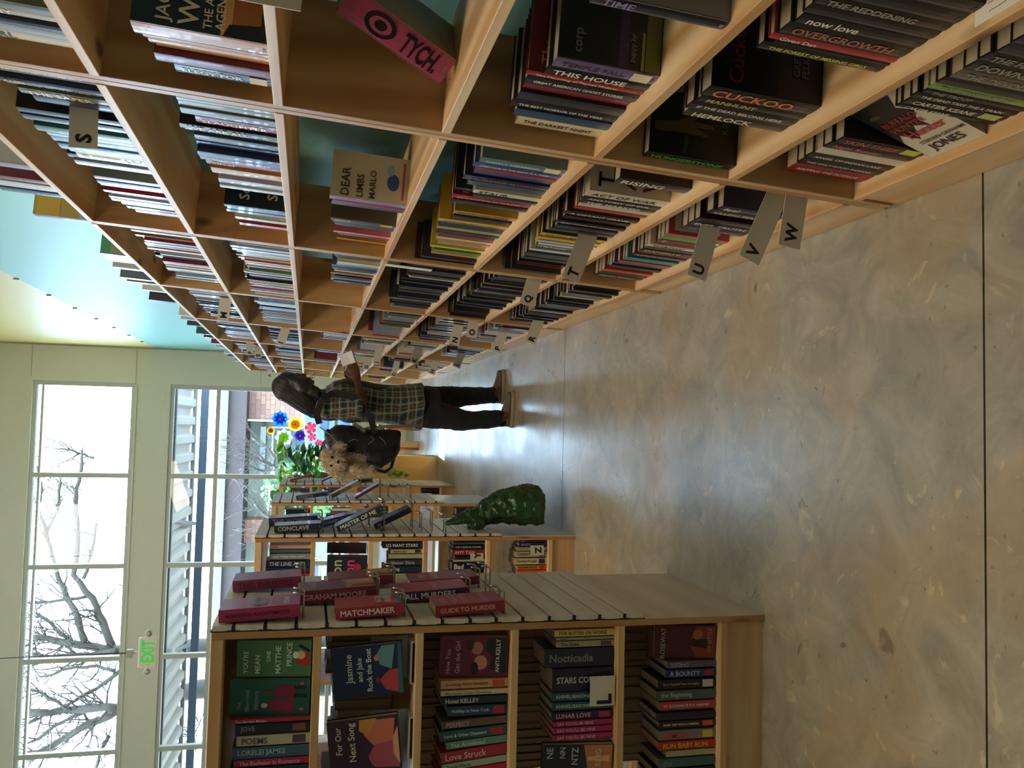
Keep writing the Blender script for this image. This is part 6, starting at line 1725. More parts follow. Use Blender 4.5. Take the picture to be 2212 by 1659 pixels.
add_text(mb, 'TYCH.', EM, .105, -.022, .085, .044, 0, bold=.03, stretch=True); add_text(mb, 'scorched', EM, .198, -.012, .03, .01, 1)
mb.build('eye_picture', [cover_mat('#1a1018'), cover_mat('#b04a70')], tych)
M = CASE @ T(.02, 1.538, RH[6] + .0115) @ cols((0, -1, 0), (1, 0, 0), (0, 0, 1)) @ Rx(-.29) @ T(0, .015, 0)
book(M, .03, .215, .155, '#26231f', cov='#cfc6ae', art='wolf', ct=[('BUFFALO', .12, .60, .6, .1, '#a82434'), ('HUNTER', .14, .49, .56, .1, '#a82434'), ('Hunter', .2, .34, .65, .13, '#c03848'), ('STEPHEN GRAHAM', .2, .22, .76, .06, '#201c18'), ('JONES', .22, .06, .74, .14, '#201c18')],
     label='cream face-out book with a dark shaggy beast, bottom shelf, nearest wall bookcase')

# ---------------------------------------------------------------- letter cards sticking out of the shelves
CARD = mat('grey_card', '#d4d2c6', .7); INK = mat('black_ink', '#121214', .6)
TAGS = [
    ('T', (.612, 2.615, .559), (.491, 2.615, .605)), ('U', (.595, 2.304, .271), (.464, 2.304, .309)), ('V', (.593, 2.011, .24), (.462, 2.011, .299)), ('W', (.593, 1.889, .237), (.475, 1.889, .256)),
    ('Q', (.61, 3.317, .542), (.506, 3.317, .571)), ('O', (.609, 4.743, .517), (.52, 4.743, .529)), ('N', (.611, 5.019, .558), (.503, 5.019, .583)), ('R', (.591, 4.494, .204), (.478, 4.494, .244)),
    ('P', (.594, 5.14, .257), (.481, 5.14, .292)), ('L', (.593, 6.705, .239), (.49, 6.705, .278)), ('K', (.614, 6.541, .606), (.493, 6.541, .642)), ('H', (.597, 7.6, .313), (.483, 7.6, .352)),
    ('J', (.629, 7.332, .854), (.53, 7.332, .868)), ('G', (.632, 7.971, .902), (.523, 7.971, .915)), ('D', (.612, 8.713, .564), (.51, 8.713, .589)), ('S', (.72, 2.121, 1.955), (.632, 2.121, 1.953)),
    ('M', (.689, 4.996, 1.90), (.578, 4.996, 1.91)), ('I', (.672, 6.166, 1.60), (.558, 6.166, 1.633)), ('F', (.693, 7.692, 1.94), (.595, 7.692, 1.936)), ('E', (.689, 8.037, 1.89), (.60, 8.037, 1.888)), ('A', (.692, 11.282, 1.93), (.59, 11.282, 1.927))]
def letter_card(ch, A, B, hgt=.062, label=None, inside=.11):
    A = Vector(A); B = Vector(B); d = (A - B); d.y = 0; L_ = d.length; d.normalize()
    up = Vector((-d.z, 0, d.x))
    if up.z < 0: up = -up
    M = cols(d, up, d.cross(up), B)
    mb = MB(); mb.box(0, L_ + inside, -hgt / 2, hgt / 2, -.0008, .0008)
    o = mb.build('letter_card', CARD, None, M); tag(o, label or 'grey divider card printed with the letter %s, sticking out of the wall bookcase' % ch, 'sign', 'alphabet divider cards')
    tb = MB(); s = 1 if d.cross(up).y < 0 else -1
    add_text(tb, ch, T(0, 0, .0012 * s), .012, -hgt * .3, .05, hgt * .58, bold=.04)
    tb.build('letter', INK, o); return o
for ch, A, B in TAGS: letter_card(ch, A, B)
# handwritten shelf notes
PAPER = mat('note_paper', '#d9d3c2', .7)
def note(M, w, h, label, lines=6, cat='note', name='shelf_note'):
    o = MB().box(0, w, 0, h, 0, .0008).build(name, PAPER, None, M); tag(o, label, cat)
    mb = MB(); rn = random.Random(int(w * 1e4))
    for i in range(lines):
        y = h * (.86 - .74 * i / max(lines - 1, 1)); x = w * .1; pts = []
        while x < w * rn.uniform(.75, .92): pts.append((x, y + rn.uniform(-.0012, .0016), .0012)); x += .0035
        if len(pts) > 2: mb.tube(pts, .0004, n=4)
    mb.build('handwriting', INK, o); return o
note(CASE @ cols((0, 1, 0), (-1, 0, 0), (0, 0, 1), (.10, .90, RH[5] + .0105)), .14, .09, 'white handwritten note lying at the edge of a low shelf, nearest wall bookcase')
o = MB().box(0, .14, -.001, .001, 0, .09).build('shelf_card', PAPER, None, CASE @ T(-.083, 1.2, 1.448)); tag(o, 'white blank card sticking out above the pink book, nearest wall bookcase', 'sign')
note(CASE @ cols((1, 0, 0), (0, 1, 0), (0, 0, 1), (.02, 2.62, RH[3] + .0105)), .16, .22, 'paper sheet with a red border lying on the second wall bookcase', 3)
# ---------------------------------------------------------------- free-standing bookcases with slatwall ends
UY = [2.43, 4.37, 6.30, 8.20]; UX = -.562; UD = .75; UL = 2.6
STOP = [1.385, 1.10, .82, .49, .15]
WHITEPLY = wood('slat_laminate', '#cbc1b2', '#dad2c4', 1, .35, knots=False)
SLOT = mat('slat_groove', '#1c1816', .7)
UN = ['nearest', 'second', 'third', 'farthest']
GZ = [1.598, 1.515, 1.433, 1.350, 1.269, 1.188, 1.107, 1.026, .945, .868, .788, .707, .630, .550, .470]
for i, y in enumerate(UY):
    root = empty('slatwall_bookcase', T(UX, y, 0), label='free-standing pine bookcase with a slatted end panel, %s of the four' % UN[i], cat='bookcase', group='free-standing bookcases on the left of the aisle')
    MB().box(-UL, -.024, 0, UD, 1.622, 1.655).build('top_board', PINE[0], root, bevel=.002)
    MB().box(-.024, -.004, 0, UD, 0, 1.655).build('end_panel', PINE[2], root, bevel=.002)
    MB().box(-UL, -UL + .02, 0, UD, 0, 1.622).build('end_panel', PINE[2], root)
    MB().box(-1.3, -1.28, 0, UD, .15, 1.62).build('divider', PINE[2], root)
    for z in STOP: MB().box(-UL + .02, -.024, .0, UD, z - .022, z).build('shelf', PINE[0], root, bevel=.0015)
    MB().box(-UL + .02, -.024, .015, .035, 0, STOP[4] - .022).build('kickboard', PINE[0], root)
    MB().box(-UL + .02, -.024, UD - .035, UD - .015, 0, STOP[4] - .022).build('kickboard', PINE[0], root)
    MB().box(-.004, -.001, .0, UD, .0, .405).build('lower_end_board', WHITEPLY, root)
    mb = MB(); zs = [1.657] + GZ + [.405]
    for a, b in zip(zs[:-1], zs[1:]): mb.box(-.001, .013, .0, UD, b + .004, a - .004, 0)
    mb.box(-.004, -.001, .0, UD, .405, 1.657, 1)
    for g in GZ:
        mb.box(-.003, .0005, -.0006, .001, g - .017, g + .017, 1); mb.box(.0, .0132, -.0006, .001, g - .005, g + .005, 1)
    mb.build('slat_panel', [WHITEPLY, SLOT], root)
def AT(x, y, Y):
    d = R_ * ((829.5 - y) / 1823.118) + D_ * ((x - 1106) / 1823.118) + F_
    return Vector((0, 0, 1.42)) + d * (Y / d.y)
# books on their shelves
cnt = {}
for (u, r, X0, X1, ys, h, col, title, tc, ex) in UNIT_BOOKS:
    cnt[(u, r)] = cnt.get((u, r), 0) + 1; n = cnt[(u, r)]
    xa, xb = min(X0, X1), max(X0, X1)
    if xb > UX - .03: xb = UX - .03
    ex = dict(ex); face = ex.pop('face', 0); tilt = ex.pop('tilt', 0)
    place = '%s slatwall bookcase' % UN[u]; rn = ['', 'top shelf', 'second shelf', 'third shelf', 'fourth shelf', 'bottom shelf'][r]
    cn = cname(col)
    if face: lab = '%s book facing out, %s from the aisle on %s, %s' % (cn, ORD[n], rn, place)
    elif safe(title) and title not in ("SAY YOU'LL BE MINE", 'KNIVES, SEASONING, AND', 'Careless People', 'SOLITO'): lab = '%s book, spine reading %s, %s, %s' % (cn, title, rn, place)
    else: lab = '%s book, %s from the aisle on %s, %s' % (cn, ORD[n], rn, place)
    while len(lab.split()) > 16: lab = lab.replace('slatwall ', '', 1) if 'slatwall ' in lab else lab.replace(', spine reading', '', 1)
    grp = 'books on the %s of the %s slatwall bookcase' % (rn, UN[u])
    z = STOP[r - 1] + .0003
    if face:
        w = xb - xa; t = .022
        wy = -.12
        M = T(xa, UY[u] + ys, z + .004) @ Rz(wy) @ Rx(-.09) @ Ry(tilt) @ T(0, t / 2, 0)
        if tilt: M = T(0, -.012, .020) @ M
        book(M, t, h, w / math.cos(wy), col, None, tc, lab, grp, face=0, **ex)
    else:
        M = T((xa + xb) / 2, UY[u] + ys, z) @ Ry(-tilt) @ Rz(PI / 2)
        if tilt: M = T(0, 0, abs(tilt) * (xb - xa) / 2) @ M
        book(M, (xb - xa) * .985, h, .145, col, title or None, tc, lab, grp, **ex)
# wire stands and hooks
CHROME = mat('chrome_wire', '#c8ccd0', .22, metal=1); CLEAR = mat('clear_acrylic', '#b8b4ae', .25, spec=.6)
def easel(x, y, z, w, label):
    o = empty('book_stand', T(x, y, z), label=label, cat='book stand')
    MB().box(-w / 2, w / 2, .045, .048, .012, .12).build('back_plate', CLEAR, o)
    MB().box(-w / 2, w / 2, -.03, .048, .008, .011).build('ledge', CLEAR, o)
    MB().box(-w / 2, -w / 2 + .004, -.03, .045, .0003, .0085).build('foot', CLEAR, o); MB().box(w / 2 - .004, w / 2, -.03, .045, .0003, .0085).build('foot', CLEAR, o)
easel(-.673, UY[0] + .045, STOP[1], .12, 'clear book stand under the navy cover nearer the aisle'); easel(-.885, UY[0] + .045, STOP[1], .12, 'clear book stand under the plum cover away from the aisle')
def hook(M, parent=None, arm=.05, up=.035):
    """slat hook: plate in the groove, two arms reaching out, turned up"""
    mb = MB()
    for s in (-.035, .035): mb.tube([(0, s, 0), (arm, s, 0), (arm + .004, s, .006), (arm + .008, s, up)], .003, n=8)
    mb.tube([(.002, -.045, 0), (.002, .045, 0)], .0028)
    return mb.build('wire_hook', CHROME, parent, M)
def disp(u, yc, z, w, h, t, col, title, tc, cov, ct, art, label, lean=.22, rev=False):
    """book lying in a pair of slat hooks on the end panel, cover out, spine towards the viewer"""
    yc = yc; base = Vector((UX + .022, yc, z))
    # book frame: x (pages) -> +Y, near cover (-y) -> +X, z up, leaning back to the panel
    ln = lean * .45 if lean > .25 else .06
    M = T(UX + .017 + t / 2 + (h) * math.sin(ln), yc - w / 2, z + .006 + t / 2 * math.sin(ln)) @ Ry(-ln) @ cols((0, 1, 0), (-1, 0, 0), (0, 0, 1))
    b = book(M, t, h, w, col, title, tc, label, 'face-out books hooked on the slatted ends', cov=cov, ct=ct, art=art)
    hk = hook(T(UX + .013, yc, z - .002), None, t + .02 + h * math.sin(ln), .03); tag(hk, 'chrome wire hook holding the ' + label.split(' on ')[0].split(',')[0][:40], 'hook', 'chrome hooks in the slatted ends')
    return b
# (unit, centre along the panel, foot height, width, height, thickness, ...)
S0 = UY[0]
disp(0, S0 + .09, 1.417, .15, .215, .034, '#a82c58', 'ASSASSINS ANONYMOUS', '#2c1430', '#9c3058', [('ANONYMOUS', .1, .5, .8, .09, '#2c2040'), ('ROB HART', .1, .12, .7, .1, '#d8c8d0')], 'face', 'magenta thriller, lowest letters dark, top front corner of the nearest slatted end')
disp(0, S0 + .09, 1.130, .15, .19, .03, '#a02c3c', 'MATCHMAKER', '#f0dcdc', '#a83444', [('MATCH', .2, .3, .7, .1, '#e8c8c0'), ('MAKER', .2, .16, .7, .1, '#e8c8c0')], 'boat', 'red book with a small teal window, middle front of the nearest slatted end')
disp(0, S0 + .09, .833, .15, .205, .03, '#8c2430', "GUIDE TO MURDER", '#d8a090', '#98262e', [("VERA", .1, .8, .8, .11, '#c8745c'), ("WONG'S", .1, .64, .8, .11, '#c8745c'), ('GUIDE TO', .1, .5, .8, .09, '#c8745c'), ('SNOOPING', .1, .2, .8, .1, '#c8745c')], None, 'brick-red book with orange lettering, lowest front on the nearest slatted end')
disp(0, S0 + .30, 1.190, .15, .235, .04, '#742038', 'GRAHAM MOORE', '#b898a8', '#6c2038', [('HOLLO', .1, .3, .7, .12, '#a88898'), ('GRAHAM', .1, .75, .7, .1, '#a88898')], 'dusk', 'dark plum book with a pale streak, middle of the nearest slatted end')
disp(0, S0 + .30, .900, .15, .235, .03, '#1c2440', 'HALL MURDERS', '#c8ccd8', '#a02c44', [('MARPLE', .2, .4, .6, .1, '#c87888')], None, 'crimson cover over a navy spine, lower middle of the nearest slatted end')
disp(0, S0 + .53, 1.417, .15, .215, .035, '#843058', 'THE WRITERS', '#5c2040', '#8c4060', [('BUTLER', .1, .3, .7, .1, '#5c2040')], None, 'dusky pink book, top rear of the nearest slatted end')
disp(0, S0 + .55, 1.115, .15, .215, .03, '#6c2034', None, '#c898a8', '#7c2c40', [('STORY', .1, .3, .7, .1, '#c8a0a8')], 'dusk', 'glossy maroon book, middle rear of the nearest slatted end')
disp(0, S0 + .50, .828, .15, .235, .028, '#5c1c30', None, '#a8808c', '#8c2838', [('THE', .2, .75, .5, .1, '#b8a898'), ('MURDER', .1, .55, .8, .12, '#b8a898')], None, 'dark red book with grey lettering, lowest rear on the nearest slatted end')
S1 = UY[1]
disp(1, S1 + .12, 1.33, .15, .23, .035, '#2a3238', 'CONCLAVE', '#c8ccd0', '#6c7478', [('FIVE', .1, .4, .7, .12, '#a8b0b4')], None, 'slate book with small white spine lettering, upper front of the second slatted end')
disp(1, S1 + .42, 1.33, .15, .27, .04, '#38283c', 'THE WOMEN', '#8c8098', '#5c4858', None, 'dusk', 'plum hardback, upper rear of the second slatted end')
disp(1, S1 + .34, 1.08, .15, .25, .035, '#1c2c4c', 'DAVID THE KING', '#8c98b0', '#6c3440', [('GO', .1, .65, .6, .2, '#b8a8a0'), ('HI', .1, .3, .6, .2, '#b8a8a0')], None, 'wine-red cover with large pale letters, centre of the second slatted end', .5)
disp(1, S1 + .1, 1.02, .15, .25, .035, '#20323c', 'MASTER OF ME', '#e0e4e4', '#5c7078', None, 'dusk', 'blue-grey book reading MASTER OF ME on the second slatted end', 1.0)
disp(1, S1 + .22, .86, .15, .21, .03, '#30243c', 'A?', '#c8c4d0', '#3c5060', [('ROVE', .1, .3, .7, .16, '#a8b0b8')], None, 'dark blue book with pale block letters, lower middle of the second slatted end', 1.0)
S2 = UY[2]
disp(2, S2 + .1, 1.25, .15, .23, .03, '#1c2c48', 'OLIVETTI', '#8c98b0', '#8c8478', None, 'dusk', 'navy spined book with a tan cover on the third slatted end', .3)
disp(2, S2 + .2, 1.02, .15, .23, .03, '#8c8470', 'THE HUNGER GAMES'[:0] or 'DAILY PAGES', '#4c483c', '#a89c84', None, None, 'beige book leaning out from the third slatted end', 1.1)
disp(2, S2 + .12, .88, .15, .2, .022, '#4c2c34', None, '#c8c4d0', '#a8a4a8', None, None, 'thin maroon and grey book leaning out on the third slatted end', 1.2)
S3 = UY[3]
disp(3, S3 + .2, 1.36, .16, .21, .02, '#8c3c44', None, '#c8c4d0', '#b83440', None, None, 'thin red book, highest on the farthest slatted end', .6)
disp(3, S3 + .15, 1.08, .16, .21, .015, '#4c1c3c', None, '#c8c4d0', '#c8b8b4', None, None, 'thin pale book leaning out on the farthest slatted end', 1.0)
disp(3, S3 + .1, .80, .14, .17, .03, '#1c1c24', None, '#c8c4d0', '#5c5c5c', None, None, 'small black book, lowest on the farthest slatted end', .1)
for k, (u, y, z, lab) in enumerate(((1, .18, .815, 'empty chrome hook below the books, second slatted end'), (1, .30, .74, 'empty chrome hook above the green bag, second slatted end'), (1, .08, .70, 'empty chrome hook beside the green bag, second slatted end'), (2, .2, .64, 'empty chrome hook alone low on the third slatted end'), (2, .3, .80, 'empty chrome hook below the books, third slatted end'),
        (0, .35, .82, 'empty chrome hook between the red books, nearest slatted end'))):
    o = hook(T(UX + .013, UY[u] + y, z), None, .09, .03); tag(o, lab, 'hook', 'chrome hooks in the slatted ends')
def front_card(x, y, z, w, h, ch, lx, lw, label, rz=0):
    o = MB().box(0, w, -.0015, 0, 0, h).build('letter_card', CARD, None, T(x, y, z) @ Rz(rz)); tag(o, label, 'sign', 'alphabet divider cards')
    tb = MB(); add_text(tb, ch, cols((1, 0, 0), (0, 0, 1), (0, -1, 0), (0, -.0022, 0)), lx, h * .12, lw, h * .62, bold=.04); tb.build('letter', INK, o)
front_card(-.822, UY[0] + .01, STOP[3] + .005, .088, .078, 'L', .006, .03, 'grey divider card with the letter L, fourth shelf, nearest slatwall bookcase')
front_card(-.668, UY[1] + .012, STOP[4] + .02, .052, .075, 'Z', .008, .036, 'grey divider card with the letter Z, bottom shelf, second slatwall bookcase', .25)
front_card(-.69, UY[1] + .012, STOP[3] + .01, .05, .07, 'Y', .008, .036, 'grey divider card with the letter Y, fourth shelf, second slatwall bookcase', .5)
p_ = AT(743, 1228, UY[1] + .03)
o = MB().poly([(0, 0), (.012, -.003), (.024, 0), (.036, -.003), (.048, 0), (.05, .03), (.048, .055), (.05, .09), (.036, .094), (.024, .09), (.012, .094), (0, .09), (-.003, .06), (0, .03)], .001, 0, cols((1, 0, 0), (0, 0, 1), (0, -1, 0))).build('shelf_sign', mat('cream_card', '#d8c890', .7), None, T(p_.x - .024, p_.y, STOP[1] + .001)); tag(o, 'cream scalloped card on the second shelf of the second slatwall bookcase', 'sign')
o = MB().box(-.013, -.0105, 3.295, 3.335, .965, 1.15).build('shelf_strip', PAPER, None, CASE); tag(o, 'long white paper strip hanging from the third wall bookcase, beside its nearer side panel', 'label')
# ---------------------------------------------------------------- organic helpers
def at(x, y, Y):
    """the point at distance Y along the aisle that the photograph shows at (x, y)"""
    d = R_ * ((829.5 - y) / 1823.118) + D_ * ((x - 1106) / 1823.118) + F_
    return Vector((0, 0, 1.42)) + d * (Y / d.y)
def ring(c, rx, ry, n=20, nx=None, ny=None, p=2.0):
    nx = Vector(nx or (1, 0, 0)); ny = Vector(ny or (0, 1, 0)); out = []
    for k in range(n):
        a = 2 * PI * k / n; cc, ss = math.cos(a), math.sin(a)
        out.append(Vector(c) + nx * (rx * math.copysign(abs(cc) ** (2 / p), cc)) + ny * (ry * math.copysign(abs(ss) ** (2 / p), ss)))
    return out
def fuse(mb, name, mats, parent=None, voxel=.006, smooth=6, disp=0, dscale=8, M=None, fac=.5, ridged=0):
    """fuse overlapping lofts into ONE continuous skin"""
    o = mb.build('tmp', mats)
    rm = o.modifiers.new('r', 'REMESH'); rm.mode = 'VOXEL'; rm.voxel_size = voxel; rm.use_smooth_shade = True
    if smooth:
        sm = o.modifiers.new('s', 'SMOOTH'); sm.factor = fac; sm.iterations = smooth
    dg = bpy.context.evaluated_depsgraph_get(); dg.update()
    me = bpy.data.meshes.new_from_object(o.evaluated_get(dg)); me.name = name
    bpy.data.objects.remove(o)
    me.materials.clear()
    for x in (mats if isinstance(mats, (list, tuple)) else [mats]): me.materials.append(x)
    if disp:
        me.update(); ns = [v.normal.copy() for v in me.vertices]
        for v, nn in zip(me.vertices, ns):
            p = v.co * dscale; v.co = v.co + nn * disp * (noise.noise(p) + .5 * noise.noise(p * 2.3)) + nn * ridged * (.5 - abs(noise.noise(p * 1.7 + Vector((3, 1, 2)))) * 2 - abs(noise.noise(p * 3.9)) * .8)
    me.polygons.foreach_set('use_smooth', [True] * len(me.polygons)); me.update()
    ob = bpy.data.objects.new(name, me); COL.objects.link(ob)
    if M is not None: ob.matrix_local = M
    if parent is not None: ob.parent = parent
    return ob
def limb(mb, pts, rs, n=16):
    pts = [Vector(p) for p in pts]; P2 = []; R2 = []
    for i in range(len(pts) - 1):
        for s in (0, .33, .66): P2.append(pts[i].lerp(pts[i + 1], s)); R2.append(rs[i] + (rs[i + 1] - rs[i]) * s)
    P2.append(pts[-1]); R2.append(rs[-1]); mb.tube(P2, R2, n=n)
    mb.sphere(pts[0], rs[0] * .98); mb.sphere(pts[-1], rs[-1] * .98)
def strand_mesh(name, mats, strands, parent, w=.002):
    """strands: list of (points, material index); each a thin tapering three-sided lock"""
    mb = MB()
    for pts, m, ww in strands:
        n = len(pts); mb.tube(pts, [ww * (1 - .75 * i / (n - 1)) for i in range(n)], m, n=4, caps=False)
    return mb.build(name, mats, parent)
# ---------------------------------------------------------------- the reader
SKIN = mat('skin', '#6a4434', .5, vary=.05, bscale=30); SKIN.node_tree.nodes['Principled BSDF'].inputs['Subsurface Weight'].default_value = .08
def plaid():
    m = bpy.data.materials.new('green_plaid_flannel'); t, b = nt(m); N, L = t.nodes, t.links
    ge = N.new('ShaderNodeNewGeometry'); sp = N.new('ShaderNodeSeparateXYZ')
    nz = N.new('ShaderNodeTexNoise'); nz.inputs['Scale'].default_value = 3.5; vm = N.new('ShaderNodeVectorMath'); vm.operation = 'MULTIPLY_ADD'; vm.inputs[1].default_value = (.05, .05, .05)
    L.new(ge.outputs['Position'], nz.inputs['Vector']); L.new(nz.outputs['Color'], vm.inputs[0]); L.new(ge.outputs['Position'], vm.inputs[2]); L.new(vm.outputs[0], sp.inputs[0])
    def math_(op, a, b_=None, c=None):
        x = N.new('ShaderNodeMath'); x.operation = op
        for i, v in enumerate((a, b_, c)):
            if v is None: continue
            if isinstance(v, (int, float)): x.inputs[i].default_value = v
            else: L.new(v, x.inputs[i])
        return x.outputs[0]
    cur = None
    def band(coord, period, off, width, soft=.02):
        f = math_('FRACT', math_('MULTIPLY_ADD', coord, 1 / period, off)); d = math_('ABSOLUTE', math_('SUBTRACT', f, .5))
        r = N.new('ShaderNodeMapRange'); L.new(d, r.inputs['Value']); r.inputs['From Min'].default_value = width / 2; r.inputs['From Max'].default_value = width / 2 + soft; r.inputs['To Min'].default_value = 1; r.inputs['To Max'].default_value = 0
        return r.outputs[0]
    u = math_('ADD', sp.outputs[0], math_('MULTIPLY', sp.outputs[1], .6)); v = sp.outputs[2]
    col = lin('#3a5856')
    def over(base, fac, c, k):
        x = N.new('ShaderNodeMix'); x.data_type = 'RGBA'; L.new(math_('MULTIPLY', fac, k), x.inputs[0])
        if isinstance(base, tuple): x.inputs['A'].default_value = base
        else: L.new(base, x.inputs['A'])
        x.inputs['B'].default_value = lin(c); return x.outputs['Result']
    c = over(col, band(u, .052, .0, .42), '#141c22', .75); c = over(c, band(v, .052, .0, .42), '#141c22', .75)
    c = over(c, band(u, .052, .5, .14), '#8f8a6c', .7); c = over(c, band(v, .052, .5, .14), '#8f8a6c', .7)
    c = over(c, band(u, .104, .25, .05), '#9a6c3c', .5); c = over(c, band(v, .104, .25, .05), '#9a6c3c', .5)
    L.new(c, b.inputs['Base Color']); b.inputs['Roughness'].default_value = .9; b.inputs['Sheen Weight'].default_value = .3
    return m
PLAID = plaid()
BLACK = mat('black_cloth', '#14161c', .9, sheen=.2, bump=.2, bscale=300); DENIM = mat('black_denim', '#131722', .85, sheen=.15, bump=.3, bscale=40)
YP = 6.0
pr = empty('person', T(.12, YP, 0), label='person in a green plaid shirt standing at the shelves with a dog in a backpack', cat='person')
inv = pr.matrix_world.inverted()
def Pp(x, y, dY=0): return inv @ at(x, y, YP + dY)
# joints (right side faces the viewer)
pel = Pp(900, 878, 0); chest = Pp(745, 872, 0); neck0 = Pp(697, 862, 0); neck1 = Pp(668, 850, 0); headc = Pp(636, 834, 0)
hipR = Pp(925, 892, -.09); hipL = Pp(925, 866, .09); kneR = Pp(1005, 908, -.12); kneL = Pp(1005, 856, .12); ankR = Pp(1078, 906, -.14); ankL = Pp(1062, 855, .16)
shR = Pp(708, 880, -.17); shL = Pp(706, 872, .17); elR = Pp(782, 880, -.24); elL = Pp(778, 868, .24); wrR = Pp(771, 822, -.10); wrL = Pp(766, 826, .10)
dn = Vector((0, 0, -1)); fx = Vector((1, 0, 0)); fy = Vector((0, 1, 0))
def torso_rings(g=0.0):
    """(z, centre x, half depth, half width)"""
    P0, P1 = pel, neck0
    def c(s): return P0.lerp(P1, s)
    spec = [(-.10, .13, .165), (.0, .135, .175), (.18, .12, .155), (.38, .115, .15), (.6, .13, .175), (.78, .135, .19), (.90, .11, .175), (.97, .075, .11), (1.0, .055, .06)]
    return [ring(c(s) + Vector((.0, 0, 0)), d + g, w + g, 28, p=2.3) for s, d, w in spec]
def head_into(mb, tilt):
    """skull, jaw, brow, nose, lips, ears about headc; x is where the face points"""
    HM = T(*headc) @ Ry(tilt)
    mb.sphere((-.012, 0, .03), (.094, .076, .098), n=24, M=HM)
    mb.loft([ring((.018, 0, .02), .072, .066, 20), ring((.026, 0, -.03), .066, .06, 20), ring((.034, 0, -.075), .056, .048, 20), ring((.046, 0, -.105), .036, .032, 20), ring((.05, 0, -.115), .02, .018, 20)], M=HM)
    mb.sphere((.075, 0, .018), (.02, .05, .014), n=12, M=HM)       # brow
    mb.loft([ring((.083, 0, .008), .008, .008, 10), ring((.095, 0, -.018), .011, .010, 10), ring((.104, 0, -.034), .013, .016, 10), ring((.092, 0, -.044), .012, .018, 10)], M=HM)
    mb.sphere((.085, 0, -.066), (.012, .024, .006), n=10, M=HM); mb.sphere((.083, 0, -.076), (.012, .021, .007), n=10, M=HM); mb.sphere((.075, 0, -.1), (.016, .02, .014), n=10, M=HM)
    for s in (-1, 1):
        mb.sphere((.06, s * .045, -.025), (.022, .022, .024), n=10, M=HM)
        mb.loft([ring((-.012, s * .074, -.03), .010, .006, 10), ring((-.018, s * .082, -.005), .018, .008, 10), ring((-.02, s * .084, .018), .014, .007, 10)], M=HM)
        mb.sphere((.074, s * .03, .0), (.010, .014, .009), n=10, M=HM)
    return HM
def hand_into(mb, wr, dirv, up, side, curl):
    """palm plus four unequal fingers and a side thumb; dirv = along the hand, up = back of the hand, side = toward the thumb"""
    d, u, s = Vector(dirv).normalized(), Vector(up).normalized(), Vector(side).normalized()
    mb.loft([ring(wr - d * .01, .026, .019, 14, nx=s, ny=u), ring(wr + d * .03, .036, .016, 14, nx=s, ny=u), ring(wr + d * .085, .042, .014, 14, nx=s, ny=u), ring(wr + d * .095, .036, .011, 14, nx=s, ny=u)])
    for i, (off, L_) in enumerate(((.030, .070), (.011, .080), (-.009, .074), (-.028, .058))):
        b = wr + d * .088 + s * off; a = 0; pts = [b - d * .02, b]
        for seg, c_ in zip((.42, .33, .25), curl):
            a += c_; pts.append(pts[-1] + (d * math.cos(a) - u * math.sin(a)) * L_ * seg)
        mb.tube(pts, [.0088, .0088, .0082, .0075, .0062], n=10); mb.sphere(pts[-1], .0062, n=8)
    b = wr + d * .03 + s * .03; pts = [b - s * .012, b + s * .012 + d * .012, b + s * .026 + d * .036 - u * .010, b + s * .022 + d * .062 - u * .020]
    mb.tube(pts, [.013, .0115, .0098, .0078], n=10); mb.sphere(pts[-1], .0078, n=8)
bm_ = MB()
bm_.loft(torso_rings(-.02))
limb(bm_, [hipR, kneR, ankR], [.078, .052, .036]); limb(bm_, [hipL, kneL, ankL], [.078, .052, .036])
limb(bm_, [shR, elR, wrR], [.048, .038, .026]); limb(bm_, [shL, elL, wrL], [.048, .038, .026])
limb(bm_, [elR, elR.lerp(wrR, .35), wrR], [.036, .040, .025]); limb(bm_, [elL, elL.lerp(wrL, .35), wrL], [.036, .040, .025])
limb(bm_, [neck0 - Vector((0, 0, .03)), neck1], [.055, .052])
bm_.sphere(shR, .058); bm_.sphere(shL, .058)
for a_, b__ in ((ankR, -1), (ankL, 1)): limb(bm_, [a_, a_ + Vector((.03, 0, -.05)), a_ + Vector((.12, 0, -.065))], [.034, .036, .026])
TILT = .38
HM = head_into(bm_, TILT)
hd = Vector((.93, 0, .28))
hand_into(bm_, wrR, hd + Vector((0, .25, 0)), Vector((0, -1, .1)), Vector((-.28, .0, .93)), (.5, .55, .4))
hand_into(bm_, wrL, hd + Vector((0, -.25, 0)), Vector((0, 1, .1)), Vector((-.28, .0, .93)), (.5, .55, .4))
body = fuse(bm_, 'body', SKIN, pr, voxel=.0052, smooth=3)
EYE = mat('eye_dark', '#1a1210', .15); LIP = mat('lips', '#7a4238', .5)
for s in (-1, 1): MB().sphere((.081, s * .03, .001), (.005, .010, .005), n=10, M=HM).build('eye', EYE, pr)
# trousers
tm = MB()
P0 = pel
tm.loft([ring(P0 + Vector((0, 0, z)), d, w, 28, p=2.4) for z, d, w in ((.10, .135, .175), (.0, .145, .185), (-.08, .145, .185), (-.15, .13, .18))])
for h_, k_, a_ in ((hipR, kneR, ankR), (hipL, kneL, ankL)):
    pts = [h_ + Vector((0, 0, .04)), h_.lerp(k_, .4), k_, k_.lerp(a_, .45), a_ + Vector((0, 0, .05)), a_ + Vector((.008, 0, -.012))]
    rs = [.098, .086, .066, .060, .058, .056]
    tm.loft([ring(p, r * 1.08, r * .98, 24) for p, r in zip(pts, rs)])
trs = fuse(tm, 'trousers', DENIM, pr, voxel=.008, smooth=4, disp=.007, dscale=13)
